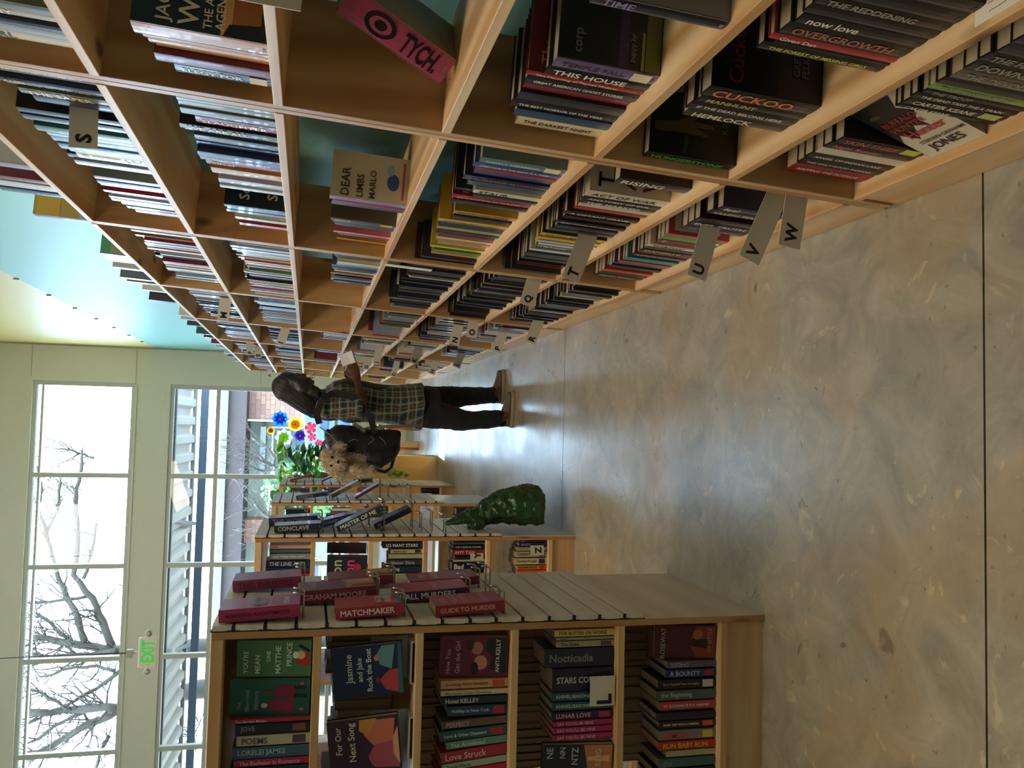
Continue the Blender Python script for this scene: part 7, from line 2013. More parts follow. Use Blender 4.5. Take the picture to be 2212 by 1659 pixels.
# shirt, open over a dark layer, long at the back
sm_ = MB(); sr = torso_rings(.014); sr[1] = torso_rings(.032)[1]; sr[2] = torso_rings(.022)[2]
low = [ring(pel + Vector((.0, 0, -.03)), .172, .212, 28, p=2.3)]
sm_.loft(low + sr[1:8])
for sh_, el_ in ((shR, elR), (shL, elL)):
    e2 = sh_.lerp(el_, .86); sm_.loft([ring(sh_ + Vector((0, 0, .02)), .078, .07, 20), ring(sh_.lerp(el_, .3), .074, .068, 20), ring(sh_.lerp(el_, .6), .07, .066, 20), ring(e2, .068, .064, 20), ring(sh_.lerp(el_, .93), .062, .058, 20)])
    sm_.sphere(sh_ + Vector((0, 0, .005)), .078)
shirt = fuse(sm_, 'shirt', PLAID, pr, voxel=.008, smooth=5, disp=.009, dscale=11)
um = MB(); um.loft([[q + Vector((.012, 0, 0)) for q in r_] for r_ in torso_rings(-.004)[2:7]])
uo = fuse(um, 'dark_layer', BLACK, pr, voxel=.01, smooth=3, disp=.004)
for v in uo.data.vertices: v.co.x += .012
# rolled cuffs and collar
for el_, sh_ in ((elR, shR), (elL, shL)):
    c = sh_.lerp(el_, .93); MB().loft([ring(c + Vector((0, 0, z)), r, r * .95, 20) for z, r in ((.02, .066), (.012, .073), (-.012, .073), (-.02, .062))]).build('rolled_cuff', PLAID, pr)
MB().loft([ring(neck0 + Vector((-.008, 0, z)), r, r * 1.05, 20, p=2.2) for z, r in ((-.035, .095), (-.01, .078), (.022, .072), (.024, .066), (-.02, .066))]).build('collar', PLAID, pr)
# shoes
SUEDE = mat('grey_suede', '#6f675c', .8, bump=.3, bscale=120); SOLE = mat('pale_sole', '#b5a288', .6); SHOEBLK = mat('black_shoe_mesh', '#16161b', .7); LACE = mat('white_lace', '#d8d4c8', .7)
def shoe(heel, yaw):
    M = T(heel.x, heel.y, -pr.matrix_world.translation.z) @ Rz(yaw) @ Matrix.Scale(.86, 4)
    u = MB(); prof = [(-.035, .028, .05, .03), (0, .036, .08, .035), (.05, .04, .085, .04), (.10, .044, .075, .035), (.15, .046, .058, .028), (.20, .044, .046, .025), (.235, .034, .038, .022), (.252, .016, .03, .02)]
    rings = []
    for x, w, h, lo in prof: rings.append([Vector((x, w * math.cos(a), .028 + (h if math.sin(a) > 0 else .005) * math.sin(a))) for a in [2 * PI * k / 16 for k in range(16)]])
    u.loft(rings); s = u.build('shoe', SUEDE, pr, M)
    q = MB(); out = [(-.045, -.028), (-.02, -.04), (.06, -.042), (.15, -.052), (.21, -.048), (.255, -.025), (.262, 0), (.255, .025), (.21, .048), (.15, .052), (.06, .042), (-.02, .04), (-.045, .028)]
    q.poly(out, .03); q.build('sole', SOLE, s, bevel=.006)
    p = MB(); p.loft([ring((.005, 0, .06), .04, .033, 14), ring((.0, 0, .10), .042, .036, 14), ring((-.002, 0, .115), .036, .03, 14)]); p.loft([ring((.05, 0, .085), .05, .034, 14, nx=(1, 0, -.45)), ring((.055, 0, .1), .045, .028, 14, nx=(1, 0, -.45))]); p.build('tongue', SHOEBLK, s)
    l = MB()
    for k in range(5): l.tube([(.05 + .022 * k, -.03, .098 - .010 * k), (.055 + .022 * k, 0, .112 - .011 * k), (.05 + .022 * k, .03, .098 - .010 * k)], .003, n=6)
    l.build('laces', LACE, s); return s
gR = inv @ at(1100, 912, 5.87); gL = inv @ at(1084, 862, 6.16)
shoe(Vector((gR.x, gR.y, 0)), -.12); shoe(Vector((gL.x, gL.y, 0)), .06)
# long hair: cap plus locks falling down the back
HAIR = mat('dark_hair', '#1a1614', .42, spec=.6); HAIR2 = mat('hair_highlight', '#3b2c22', .4, spec=.6)
hb = MB()
hb.sphere((-.022, 0, .042), (.104, .090, .100), n=24, M=HM)
bk = [headc + Vector((-.03, 0, .04)), headc + Vector((-.07, 0, -.03)), Pp(678, 878), Pp(712, 890), Pp(745, 896)]
hb.loft([ring(p, a, b, 22) for p, a, b in zip(bk, (.085, .088, .085, .065, .03), (.085, .098, .105, .10, .06))])
for s in (-1, 1): hb.loft([ring(headc + Vector(q), a, b, 12) for q, a, b in (((.015, s * .072, .05), .05, .016), ((.0, s * .084, -.02), .055, .02), ((-.02, s * .09, -.10), .05, .022), ((-.05, s * .09, -.17), .04, .022))])
hairo = fuse(hb, 'hair', HAIR, pr, voxel=.008, smooth=4, disp=.006, dscale=16)
rn = random.Random(9); st = []
for i in range(460):
    th0 = rn.uniform(.05, 1.1); ph = rn.uniform(-1, 1); phi = PI + ph * 1.95; pts = []
    for k in range(4):
        th = th0 + (1.75 - th0) * k / 3; pts.append(HM @ Vector((-.022 + .106 * math.sin(th) * math.cos(phi), .092 * math.sin(th) * math.sin(phi), .042 + .102 * math.cos(th))))
    for k in range(1, 8):
        s = k / 7; c = bk[1].lerp(bk[2], s / .35) if s < .35 else bk[2].lerp(bk[4], (s - .35) / .65)
        wd = (.1, .106, .108, .106, .1, .09, .075, .055)[k]; dp = (.09, .088, .084, .076, .066, .056, .045, .03)[k]
        pts.append(c + Vector((math.cos(phi) * dp, math.sin(phi) * wd, 0)) + Vector([rn.gauss(0, .003) for _ in range(3)]))
    st.append((pts[:rn.randint(8, 11)], 1 if rn.random() < .3 else 0, rn.uniform(.0016, .0030)))
for i in range(9):   # loose wisps under the chin
    b = headc + Vector((.03, -.06, -.06)); st.append(([b, b + Vector((.03, 0, -.03 - .006 * i)), b + Vector((.05 + .004 * i, 0, -.07)), b + Vector((.045, 0, -.11 - .004 * i))], 0, .0014))
strand_mesh('hair_locks', [HAIR, HAIR2], st, pr)
# the book held open
hp = at(757, 783, 6.0)
hbk = empty('held_book', T(hp.x + .02, hp.y - .03, hp.z + .01) @ Ry(-.35) @ Rx(.85) @ Matrix.Scale(.72, 4), label='small open book with pale pages held in both hands', cat='book')
for s in (-1, 1):
    f = MB().box(-.055, .075, s * .001 if s > 0 else -.09, .09 if s > 0 else -.001, 0, .004).build('cover', cover_mat('#1c2430'), hbk, Rx(s * .22))
    MB().box(-.05, .07, s * .002 if s > 0 else -.086, .086 if s > 0 else -.002, .004, .011).build('pages', mat('white_pages', '#dcdce4', .7), hbk, Rx(s * .22))
# ---------------------------------------------------------------- backpack
NYL = mat('black_nylon', '#12141c', .6, bump=.25, bscale=90, sheen=.1); WEB = mat('grey_webbing', '#5f5e55', .8); PIPE = mat('grey_piping', '#6b6f74', .5)
bp = empty('backpack', T(*(at(790, 960, 5.93))), label='black backpack with grey straps worn on the back, a small dog inside', cat='backpack')
bi = bp.matrix_world.inverted()
def Bp(x, y, dY=0): return bi @ at(x, y, 5.93 + dY)
kb = MB()
spec = [(712, 945, .06, .12), (725, 950, .10, .15), (750, 957, .125, .165), (790, 966, .135, .17), (830, 968, .125, .165), (852, 960, .105, .15), (862, 950, .07, .11)]
kb.loft([ring(Bp(x, y), a, b, 26, p=2.6) for x, y, a, b in spec])
fuse(kb, 'pack_body', NYL, bp, voxel=.009, smooth=3, disp=.008, dscale=12)
fk = MB(); fk.loft([ring(Bp(700, 938), .02, .10, 20), ring(Bp(706, 945), .06, .13, 20), ring(Bp(716, 952), .075, .14, 20)]); fuse(fk, 'top_flap', mat('charcoal_flap', '#33343a', .7), bp, voxel=.008, smooth=2, disp=.004)
pk = MB(); pk.loft([ring(Bp(790, 985, -.1), .05, .09, 18, p=3), ring(Bp(820, 990, -.1), .075, .1, 18, p=3), ring(Bp(848, 978, -.1), .05, .08, 18, p=3)]); fuse(pk, 'front_pocket', NYL, bp, voxel=.008, smooth=2, disp=.004)
def web(name, pts, w, m=WEB, parent=bp):
    mb = MB()
    for a, b in zip(pts[:-1], pts[1:]):
        a, b = Vector(a), Vector(b); d = (b - a).normalized(); s = d.cross(Vector((0, 1, 0))).normalized() * w / 2; t_ = Vector((0, .0015, 0))
        a2, b2 = a - d * .002, b + d * .002
        mb.add([a2 - s - t_, a2 + s - t_, b2 + s - t_, b2 - s - t_, a2 - s + t_, a2 + s + t_, b2 + s + t_, b2 - s + t_], [(0, 1, 2, 3), (7, 6, 5, 4), (0, 4, 5, 1), (1, 5, 6, 2), (2, 6, 7, 3), (3, 7, 4, 0)])
    return mb.build(name, m, parent)
web('shoulder_strap', [Bp(690, 915, -.2), Bp(684, 895, -.215), Bp(696, 862, -.215), Bp(722, 848, -.20), Bp(760, 856, -.20), Bp(800, 900, -.215), Bp(810, 935, -.19)], .042, NYL)
web('shoulder_strap', [Bp(690, 915, .26), Bp(684, 895, .26), Bp(696, 862, .26), Bp(722, 848, .25), Bp(760, 856, .25), Bp(800, 900, .26)], .042, NYL)
web('waist_webbing', [Bp(792, 925, -.19), Bp(840, 921, -.205), Bp(880, 920, -.21), Bp(908, 919, -.21)], .020)
web('side_webbing', [Bp(765, 916, -.20), Bp(778, 924, -.2), Bp(788, 932, -.2)], .024)
web('grab_loop', [Bp(722, 943, -.14), Bp(708, 950, -.15), Bp(697, 960, -.14), Bp(703, 972, -.12)], .028)
mb = MB(); mb.tube([Bp(690, 922, -.16), Bp(715, 940, -.185), Bp(728, 956, -.18), Bp(735, 975, -.17)], .004); mb.tube([Bp(752, 955, -.185), Bp(765, 948, -.19), Bp(775, 953, -.19)], .0025); mb.tube([Bp(800, 942, -.19), Bp(808, 950, -.19), Bp(795, 960, -.19)], .0025); mb.tube([Bp(820, 944, -.185), Bp(830, 952, -.185), Bp(834, 962, -.185)], .0025); mb.build('piping', PIPE, bp)
mb = MB(); mb.tube([Bp(805, 1000, -.06), Bp(815, 1016, -.08), Bp(832, 1020, -.08), Bp(845, 1010, -.06), Bp(852, 985, -.04)], .011); mb.build('side_handle', NYL, bp)
# ---------------------------------------------------------------- dog
FUR = mat('cream_fur', '#c9b596', .9, vary=.08); FUR2 = mat('pale_fur', '#e8dcc6', .9); FUR3 = mat('tan_fur', '#a08a66', .9); DNOSE = mat('dog_nose', '#2a2226', .35)
hc = at(722, 997, 5.74)
dg = empty('dog', T(*hc), label='small curly cream dog looking out of the black backpack', cat='dog')
di = dg.matrix_world.inverted()
def Dp(x, y, dY=0): return di @ at(x, y, 5.74 + dY)
db = MB()
db.sphere((0, .0, .005), (.078, .07, .072), n=20)
db.sphere(Dp(733, 998, -.06), (.040, .045, .034), n=16); db.sphere(Dp(706, 990, -.01), (.06, .05, .042), n=16)   # muzzle, topknot
db.loft([ring(Dp(722, 972, .0), .02, .02, 12), ring(Dp(730, 966, .0), .028, .028, 12), ring(Dp(742, 966, .0), .024, .024, 12)])
db.loft([ring(Dp(712, 1016, .0), .022, .02, 12), ring(Dp(728, 1024, .0), .032, .03, 12), ring(Dp(744, 1023, .0), .024, .024, 12)])
db.loft([ring(Dp(735, 1000, .04), .05, .05, 16), ring(Dp(755, 998, .06), .065, .06, 16), ring(Dp(790, 990, .08), .06, .06, 16), ring(Dp(820, 980, .10), .04, .04, 16)])
db.loft([ring(Dp(755, 1010, .0), .03, .035, 12), ring(Dp(775, 1018, -.02), .028, .03, 12), ring(Dp(795, 1018, -.02), .024, .026, 12), ring(Dp(806, 1017, -.03), .022, .026, 12)])
dbody = fuse(db, 'body', FUR, dg, voxel=.007, smooth=2, disp=.006, dscale=30)
rn = random.Random(21); st = []; me = dbody.data; nf = len(me.polygons)
for i in range(5200):
    p = me.polygons[rn.randrange(nf)]; c = p.center.copy(); n_ = p.normal.copy()
    if n_.y > .5: continue
    if (c - Dp(731, 998, -.1)).length < .018: continue
    if min((c - Dp(717, 988, -.07)).length, (c - Dp(715, 1006, -.07)).length) < .009: continue
    L_ = rn.uniform(.012, .030); t1 = n_.cross(Vector((rn.gauss(0, 1), rn.gauss(0, 1), rn.gauss(0, 1)))).normalized(); t2 = n_.cross(t1); ph = rn.uniform(0, 6)
    pts = []
    for k in range(5):
        s = k / 4; pts.append(c + n_ * L_ * s * .8 + (t1 * math.cos(ph + s * 5) + t2 * math.sin(ph + s * 5)) * .004 * s + Vector((0, 0, -L_ * .35 * s * s)))
    st.append((pts, rn.choices((0, 1, 2), (5, 4, 2))[0], rn.uniform(.0012, .0022)))
strand_mesh('curly_fur', [FUR, FUR2, FUR3], st, dg)
for q in ((717, 988, -.072), (715, 1006, -.072)): MB().sphere(Dp(*q), .0095, n=12).build('eye', EYE, dg)
MB().sphere(Dp(730, 998, -.102), (.014, .009, .010), n=12).build('nose', DNOSE, dg)
MB().sphere(Dp(738, 999, -.094), (.012, .006, .003), n=10).build('mouth', DNOSE, dg)
# ---------------------------------------------------------------- green bag on a slat hook
GPL = mat('green_plastic', '#1c4a24', .34, spec=.6, bump=.9, bscale=22, vary=.25); GPL.node_tree.nodes['Principled BSDF'].inputs['Coat Weight'].default_value = .2
bg = empty('plastic_bag', T(*(at(1060, 1098, 4.60) + Vector((.02, 0, 0)))), label='dark green plastic bag hanging from a hook on the second slatted end', cat='bag')
gi = bg.matrix_world.inverted()
def Gp(x, y, dY=0): return gi @ at(x, y, 4.60 + dY)
gb = MB()
gb.loft([ring(Gp(x, y), a, b, 26, p=2.4) for x, y, a, b in ((1022, 1114, .045, .06), (1045, 1106, .065, .09), (1075, 1097, .085, .12), (1105, 1093, .10, .14), (1135, 1090, .11, .15), (1152, 1090, .112, .15), (1163, 1092, .105, .14), (1166, 1093, .07, .10))])
gb.sphere(Gp(1020, 1120), (.055, .06, .05), n=16); gb.sphere(Gp(1030, 1128, -.05), (.035, .05, .035), n=14)
fuse(gb, 'bag_body', GPL, bg, voxel=.006, smooth=1, disp=.014, dscale=9, ridged=.016)
hb2 = MB()
hb2.loft([ring(Gp(x, y, dy), a, b, 12) for x, y, dy, a, b in ((1025, 1112, .0, .035, .05), (1000, 1113, .01, .022, .03), (978, 1122, .01, .014, .02), (960, 1131, 0, .008, .008))])
hb2.loft([ring(Gp(x, y, dy), a, b, 12) for x, y, dy, a, b in ((1025, 1122, -.03, .03, .035), (1000, 1124, -.03, .02, .022), (978, 1129, -.02, .012, .016), (960, 1132, 0, .008, .008))])
fuse(hb2, 'handle', GPL, bg, voxel=.005, smooth=1, disp=.005, dscale=22)
# ---------------------------------------------------------------- exit sign
EX = at(320, 1409, 9.3)
ex = empty('exit_sign', T(*EX), label='white hanging sign reading EXIT in green with two small round lamps', cat='exit sign')
PLAS = mat('cream_plastic', '#cfc6b4', .5)
MB().box(-.150, .150, -.022, .022, -.092, .092).build('housing', PLAS, ex, bevel=.012)
GRN = mat('exit_green', '#22b04a', .5, emit='#18c040', estr=.5)
tb = MB(); CMx = cols((1, 0, 0), (0, 0, 1), (0, -1, 0), (0, -.0235, 0)); add_text(tb, 'EXIT', CMx, -.095, -.06, .225, .125, bold=.03, stretch=True); tb.build('letters', GRN, ex)
tb = MB(); tb.add([(-.128, 0, 0), (-.112, .018, 0), (-.108, .013, 0), (-.119, 0, 0), (-.108, -.013, 0), (-.112, -.018, 0)], [(0, 3, 2, 1), (0, 5, 4, 3)], 0, CMx); tb.build('arrow', GRN, ex)
for s in (-1, 1):
    l = MB(); l.lathe([(.0, -.03), (.03, -.028), (.036, 0), (.034, .012), (.0, .014)], n=20, M=T(s * .19, 0, 0) @ Rx(PI / 2)); lo = l.build('lamp_head', PLAS, ex)
    MB().lathe([(.0, 0), (.028, .001), (.0, .006)], n=20, M=T(s * .19, -.014, 0) @ Rx(PI / 2)).build('lens', mat('lamp_lens', '#9a9a90', .15, spec=.8), lo)
    MB().tube([(s * .148, 0, 0), (s * .162, 0, 0)], .012).build('lamp_arm', PLAS, ex)
MB().box(-.045, .035, -.03, .03, .14, .20).build('junction_box', mat('grey_box', '#9c9a8c', .5), ex, bevel=.004)
MB().box(-.01, .01, -.01, .01, .09, .142).build('bracket', PLAS, ex)
MB().tube([(-.0, 0, .2), (.002, 0, .6), (-.01, 0, 1.6), (-.02, 0, 6.2 - EX.z)], .006, n=8).build('cable', mat('dark_cable', '#4c4c48', .6), ex)
# ---------------------------------------------------------------- cabinet, plant, low table by the window
c_ = empty('storage_cabinet', T(-.318, 9.36, 0), label='plain honey-coloured plywood cabinet standing before the street window', cat='cabinet')
HON = [wood('honey_x', '#c99a54', '#dcb26a', 0, .4, knots=False), wood('honey_z', '#cb9c58', '#dfb56e', 2, .4, knots=False)]
MB().box(-.95, 0, 0, .5, .135, 1.10).build('body', HON[1], c_, bevel=.003); MB().box(-.95, -.004, .012, .49, 0, .134).build('plinth', wood('plinth_ply', '#c4a070', '#d8b88a', 0, .5, knots=False), c_)
MB().box(-.96, .01, -.01, .51, 1.10, 1.125).build('top', HON[0], c_, bevel=.003)
LEAF = mat('pothos_leaf', '#56983a', .4, spec=.5, vary=.2, bscale=9); LEAF2 = mat('lime_leaf', '#c4e83c', .4, spec=.5); LEAF3 = mat('deep_leaf', '#2c6434', .4)
for m_ in (LEAF, LEAF2, LEAF3):
    b_ = m_.node_tree.nodes['Principled BSDF']; t2 = m_.node_tree; tl = t2.nodes.new('ShaderNodeBsdfTranslucent'); tl.inputs[0].default_value = b_.inputs['Base Color'].default_value; ms = t2.nodes.new('ShaderNodeMixShader'); ms.inputs[0].default_value = .35
    t2.links.new(b_.outputs[0], ms.inputs[1]); t2.links.new(tl.outputs[0], ms.inputs[2]); t2.links.new(ms.outputs[0], t2.nodes['Material Output'].inputs[0])
def leaf(mb, p, d, up, s, m):
    d = d.normalized(); u = up.normalized(); sd_ = d.cross(u).normalized(); u = sd_.cross(d)
    out = [(0, 0, 0), (.08, .28, .04), (.32, .40, .06), (.62, .30, .03), (1, 0, -.12), (.62, -.30, .03), (.32, -.40, .06), (.08, -.28, .04), (.34, 0, -.0), (.66, 0, -.03)]
    vs = [p + d * (x * s) + sd_ * (y * s) + u * (z * s) for x, y, z in out]
    mb.add(vs, [(0, 8, 2, 1), (8, 9, 3, 2), (9, 4, 3), (0, 7, 6, 8), (8, 6, 5, 9), (9, 5, 4)], m, None, True)
pt = empty('potted_plant', T(-.62, 9.6, 1.125), label='bushy trailing green plant with lime leaves on the honey-coloured cabinet', cat='plant')
MB().lathe([(.0, 0), (.08, 0), (.105, .16), (.115, .165), (.11, .175), (.095, .17), (.085, .14), (.0, .14)], n=24).build('pot', mat('terracotta', '#b0785a', .8), pt)
rn = random.Random(12); lm = MB(); stm = MB()
for i in range(270):
    a = rn.uniform(0, 2 * PI); r = .30 * math.sqrt(rn.random()); z = .12 + rn.random() ** .8 * .50
    p = Vector((r * math.cos(a) * (1.25 if math.cos(a) > 0 else .8), r * math.sin(a), z)); d = Vector((math.cos(a), math.sin(a), rn.uniform(-.5, .5)))
    leaf(lm, p, d, Vector((rn.gauss(0, .5), rn.gauss(-.4, .5), 1)), rn.uniform(.08, .15), rn.choices((0, 1, 2), (5, 3 if (z > .4 or p.x < -.1) else .8, 3))[0])
    if i % 6 == 0: stm.tube([(0, 0, .14), p * .5 + Vector((0, 0, .12)), p], .003, n=5)
for k in range(2):
    pts = [Vector((.18 + .06 * k, -.1, .12)), Vector((.27 + .05 * k, -.27, .02)), Vector((.24 - .1 * k, -.29, -.3)), Vector((.20 - .06 * k, -.28, -.58 - .08 * k)), Vector((.08, -.28, -.72 - .05 * k))]
    stm.tube(pts, .003, n=5)
    for q in range(6):
        p = pts[2].lerp(pts[4], q / 5 * .95); leaf(lm, p, Vector((rn.uniform(-1, 1), -.3, -.6)), Vector((0, -1, .3)), .06, 0)
lm.build('leaves', [LEAF, LEAF2, LEAF3], pt); stm.build('stems', LEAF, pt)
tb_ = empty('low_table', T(-.17, 11.25, 0), label='low side table with round orange-brown legs under the street window', cat='table')
OR = mat('orange_brown_wood', '#b5633c', .5)
for x, y in ((-.12, -.14), (.14, -.14), (-.12, .14), (.14, .14)): MB().tube([(x, y, 0), (x, y, .40)], .018, n=12).build('leg', OR, tb_)
MB().box(-.17, .19, -.18, .18, .40, .425).build('table_top', OR, tb_, bevel=.004)
o = MB().lathe([(.0, 0), (.06, 0), (.115, .05), (.13, .10), (.122, .10), (.10, .05), (.0, .02)], n=26).build('green_bowl', mat('green_glaze', '#3f7a34', .25, spec=.7), None, T(-.1, 11.25, .4255)); tag(o, 'shallow round green bowl on the low table', 'bowl')
bx = empty('cardboard_box', T(-.19, 11.2, 0), label='small beige cardboard box under the low table', cat='box')
MB().box(-.08, .0, -.1, .1, 0.001, .20).build('carton', mat('cardboard', '#b59a7c', .85), bx); MB().box(-.08, .0, -.1, -.098, .2, .25).build('flap', mat('cardboard', '#b59a7c', .85), bx)
# red step at the frame's lower left
rs = empty('step_stool', T(-.80, 1.62, 0), label='low red plastic step stool, just its corner in view on the floor', cat='stool')
RED = mat('red_plastic', '#8c1c1c', .4)
MB().box(-.36, 0, -.19, .19, .085, .11).build('step', RED, rs, bevel=.012)
for x in (-.33, -.03):
    for y in (-.16, .16): MB().tube([(x, y, 0.001), (x, y, .088)], [.02, .016], n=12).build('leg', RED, rs)
# ---------------------------------------------------------------- paper flowers in the window
def flower(c, r, n, cols_, label, layers=2, point=.5, wid=.42):
    o = empty('paper_flower', T(*c), label=label, cat='paper flower', group='folded paper flowers in the street window')
    for L_ in range(layers):
        mb = MB(); rr = r * (1 - .36 * L_)
        for k in range(n):
            a = 2 * PI * (k + .5 * L_) / n
            M = Matrix.Rotation(a, 4, 'Y'); w = rr * wid * (1 if n < 9 else .7); y = -.012 * L_
            mb.add([(0, y, 0), (-w, y - .012, rr * .58), (0, y - .022, rr * .62), (w, y - .012, rr * .58), (0, y, rr)] if point > .4 else [(0, y, 0), (-w, y - .01, rr * .8), (0, y - .018, rr * .6), (w, y - .01, rr * .8), (0, y - .004, rr)], [(0, 1, 2), (0, 2, 3), (1, 4, 2), (2, 4, 3)], 0, M)
        mb.build('petals', cols_[L_], o)
    MB().sphere((0, -.03, 0), (r * .13, .012, r * .13), n=12).build('centre', cols_[-1], o)
    MB().tube([(0, .004, 0), (0, .004, 3.338 - c.z)], .0008, n=4).build('thread', mat('thread', '#d8d8d0', .8), o)
def pm(name, c): 
    m = mat(name, c, .6); b = m.node_tree.nodes['Principled BSDF']; t2 = m.node_tree
    tl = t2.nodes.new('ShaderNodeBsdfTranslucent'); tl.inputs[0].default_value = lin(c); ms = t2.nodes.new('ShaderNodeMixShader'); ms.inputs[0].default_value = .6
    t2.links.new(b.outputs[0], ms.inputs[1]); t2.links.new(tl.outputs[0], ms.inputs[2]); t2.links.new(ms.outputs[0], t2.nodes['Material Output'].inputs[0]); return m
BL, BL2, YE, OR_, WH, GR, PU, PU2, RD, PK = pm('paper_blue', '#1464d8'), pm('paper_sky', '#2c8cf0'), pm('paper_yellow', '#f0d83c'), pm('paper_orange', '#e08c2c'), pm('paper_white', '#eef2ea'), pm('paper_green', '#8cd03c'), pm('paper_purple', '#4424a8'), pm('paper_violet', '#6c4cd0'), pm('paper_red', '#e0244c'), pm('paper_pink', '#f08ca0')
FY = 12.42
flower(at(605, 905, FY), .125, 8, [BL2, BL, YE], 'large blue star-shaped paper flower, highest of the big ones')
flower(at(638, 917, FY), .105, 8, [YE, OR_, RD], 'round yellow paper flower with a red wedge', 2, .3)
flower(at(585, 930, FY), .06, 14, [YE, OR_, OR_], 'small yellow sunflower-like paper flower, topmost')
flower(at(613, 945, FY - .03), .13, 8, [WH, GR, GR], 'white paper flower with a lime green heart')
flower(at(648, 941, FY), .088, 8, [PU, PU2, YE], 'deep purple pointed paper flower')
flower(at(671, 924, FY), .088, 5, [RD, PK, WH], 'large red paper flower beside the backpack strap', 2, .3)
flower(at(674, 944, FY - .03), .062, 5, [RD, PK, WH], 'middle-sized red paper flower left of the largest red one', 2, .3)
flower(at(688, 957, FY), .055, 5, [RD, PK, WH], 'smallest red paper flower, lowest in the window', 2, .3)

rd = empty('hanging_rod', T(0, FY, 3.34), label='thin white rod above the lower windows that the paper flowers hang from', cat='rod')
MB().tube([(-.75, .004, 0), (.42, .004, 0)], .004, n=8).build('rod', mat('thread', '#d8d8d0', .8), rd)
for x in (-.7, .38): MB().tube([(x, .004, 0), (x, FW - FY, 0)], .005, n=8).build('bracket', mat('thread', '#d8d8d0', .8), rd)
# ---------------------------------------------------------------- outside the street window
tag(MB().box(-40, 40, FW + .2, 70, -.3, -.12).build('floor_street', mat('street_asphalt', '#5c5c5a', .9, vary=.1, bscale=2)), kind='structure')
CANM = mat('canopy_sheet', '#8c8a80', .5, vary=.05); STEEL = mat('grey_steel', '#5d605c', .5)
cn = empty('street_canopy', T(0, FW + .2, 3.42), label='corrugated white metal canopy over the street windows', cat='canopy')
mb = MB(); n = 0; x = -10.5; amp = .035; per = .30; pts = []
while x < 2.5:
    for s, z in ((0, -amp), (.22, -amp), (.38, amp), (.72, amp), (.88, -amp)): pts.append((x + s * per, z))
    x += per
y0, y1, dz = 0, 2.3, -.115
for (xa, za), (xb, zb) in zip(pts[:-1], pts[1:]):
    mb.add([(xa, y0, za), (xb, y0, zb), (xb, y1, zb + dz), (xa, y1, za + dz), (xa, y0, za + .012), (xb, y0, zb + .012), (xb, y1, zb + dz + .012), (xa, y1, za + dz + .012)], [(0, 3, 2, 1), (4, 5, 6, 7), (3, 7, 6, 2), (0, 1, 5, 4)])
mb.build('corrugated_sheet', CANM, cn)
MB().box(-10.5, 2.5, .42, .50, -.115, -.045).build('purlin', STEEL, cn); MB().box(-10.5, 2.5, 2.42, 2.5, -.335, -.21).build('gutter', mat('blue_grey_gutter', '#384450', .5), cn)
MB().box(-10.5, 2.5, 2.3, 2.42, -.16, -.10).build('purlin', STEEL, cn)
for x in (-1.35, -3.35): MB().tube([(x, 0, .12), (x - .35, 2.3, -.2)], .035, n=8).build('brace', STEEL, cn)
# building over the way
BRK = bpy.data.materials.new('tan_brick'); t_, b_ = nt(BRK); br = t_.nodes.new('ShaderNodeTexBrick'); gp = t_.nodes.new('ShaderNodeNewGeometry'); mp = t_.nodes.new('ShaderNodeMapping'); mp.inputs['Rotation'].default_value = (PI / 2, 0, 0)
t_.links.new(gp.outputs['Position'], mp.inputs[0]); t_.links.new(mp.outputs[0], br.inputs[0]); br.inputs['Scale'].default_value = 1.6; br.inputs['Color1'].default_value = lin('#7c5040'); br.inputs['Color2'].default_value = lin('#94684c'); br.inputs['Mortar'].default_value = lin('#5c463a'); t_.links.new(br.outputs[0], b_.inputs['Base Color'])
YB = 30
bd = empty('shop_building', T(0, YB, 0), label='low brick and glass building across the street with a brown fascia', cat='building')
MB().box(-22, 14, 0, 8, -.12, 3.9).build('wall', mat('pale_green_render', '#8a9080', .8), bd)
MB().box(-22, 14, -2.2, -.0, 3.32, 3.86).build('fascia', mat('brown_fascia', '#30221e', .7, vary=.1, bscale=3), bd); MB().box(-22.3, 14.3, -2.4, 1, 3.86, 4.06).build('roof_edge', mat('roof_grey', '#565a56', .6), bd)
for x0, x1 in ((.15, 1.3), (-3.9, -3.15), (-9.6, -8.8)): MB().box(x0, x1, -1.0, 0, -.12, 3.32).build('brick_pier', BRK, bd)
WG = mat('shop_glass', '#4a5a60', .15, spec=.8); WF = mat('white_frame', '#dcdcd4', .6)
for x0, x1, z0, z1 in ((-.95, -.15, 1.0, 2.55), (-2.9, -1.9, .9, 2.6), (-6.5, -4.6, .9, 2.7), (-8.6, -7, .9, 2.7), (2, 4, .8, 2.6)):
    f = MB().box(x0 - .06, x1 + .06, -.05, .0, z0 - .06, z1 + .06).build('window_frame', WF, bd); MB().box(x0, x1, -.06, -.045, z0, z1).build('window_pane', WG, f)
MB().box(-1.75, -.1, -1.3, -.02, 2.75, 2.92).build('door_canopy', STEEL, bd)
for x in (.10, -1.72, -5.0): MB().tube([(x, -1.6, -.12), (x, -1.6, 3.32)], .035, n=8).build('white_post', WF, bd)
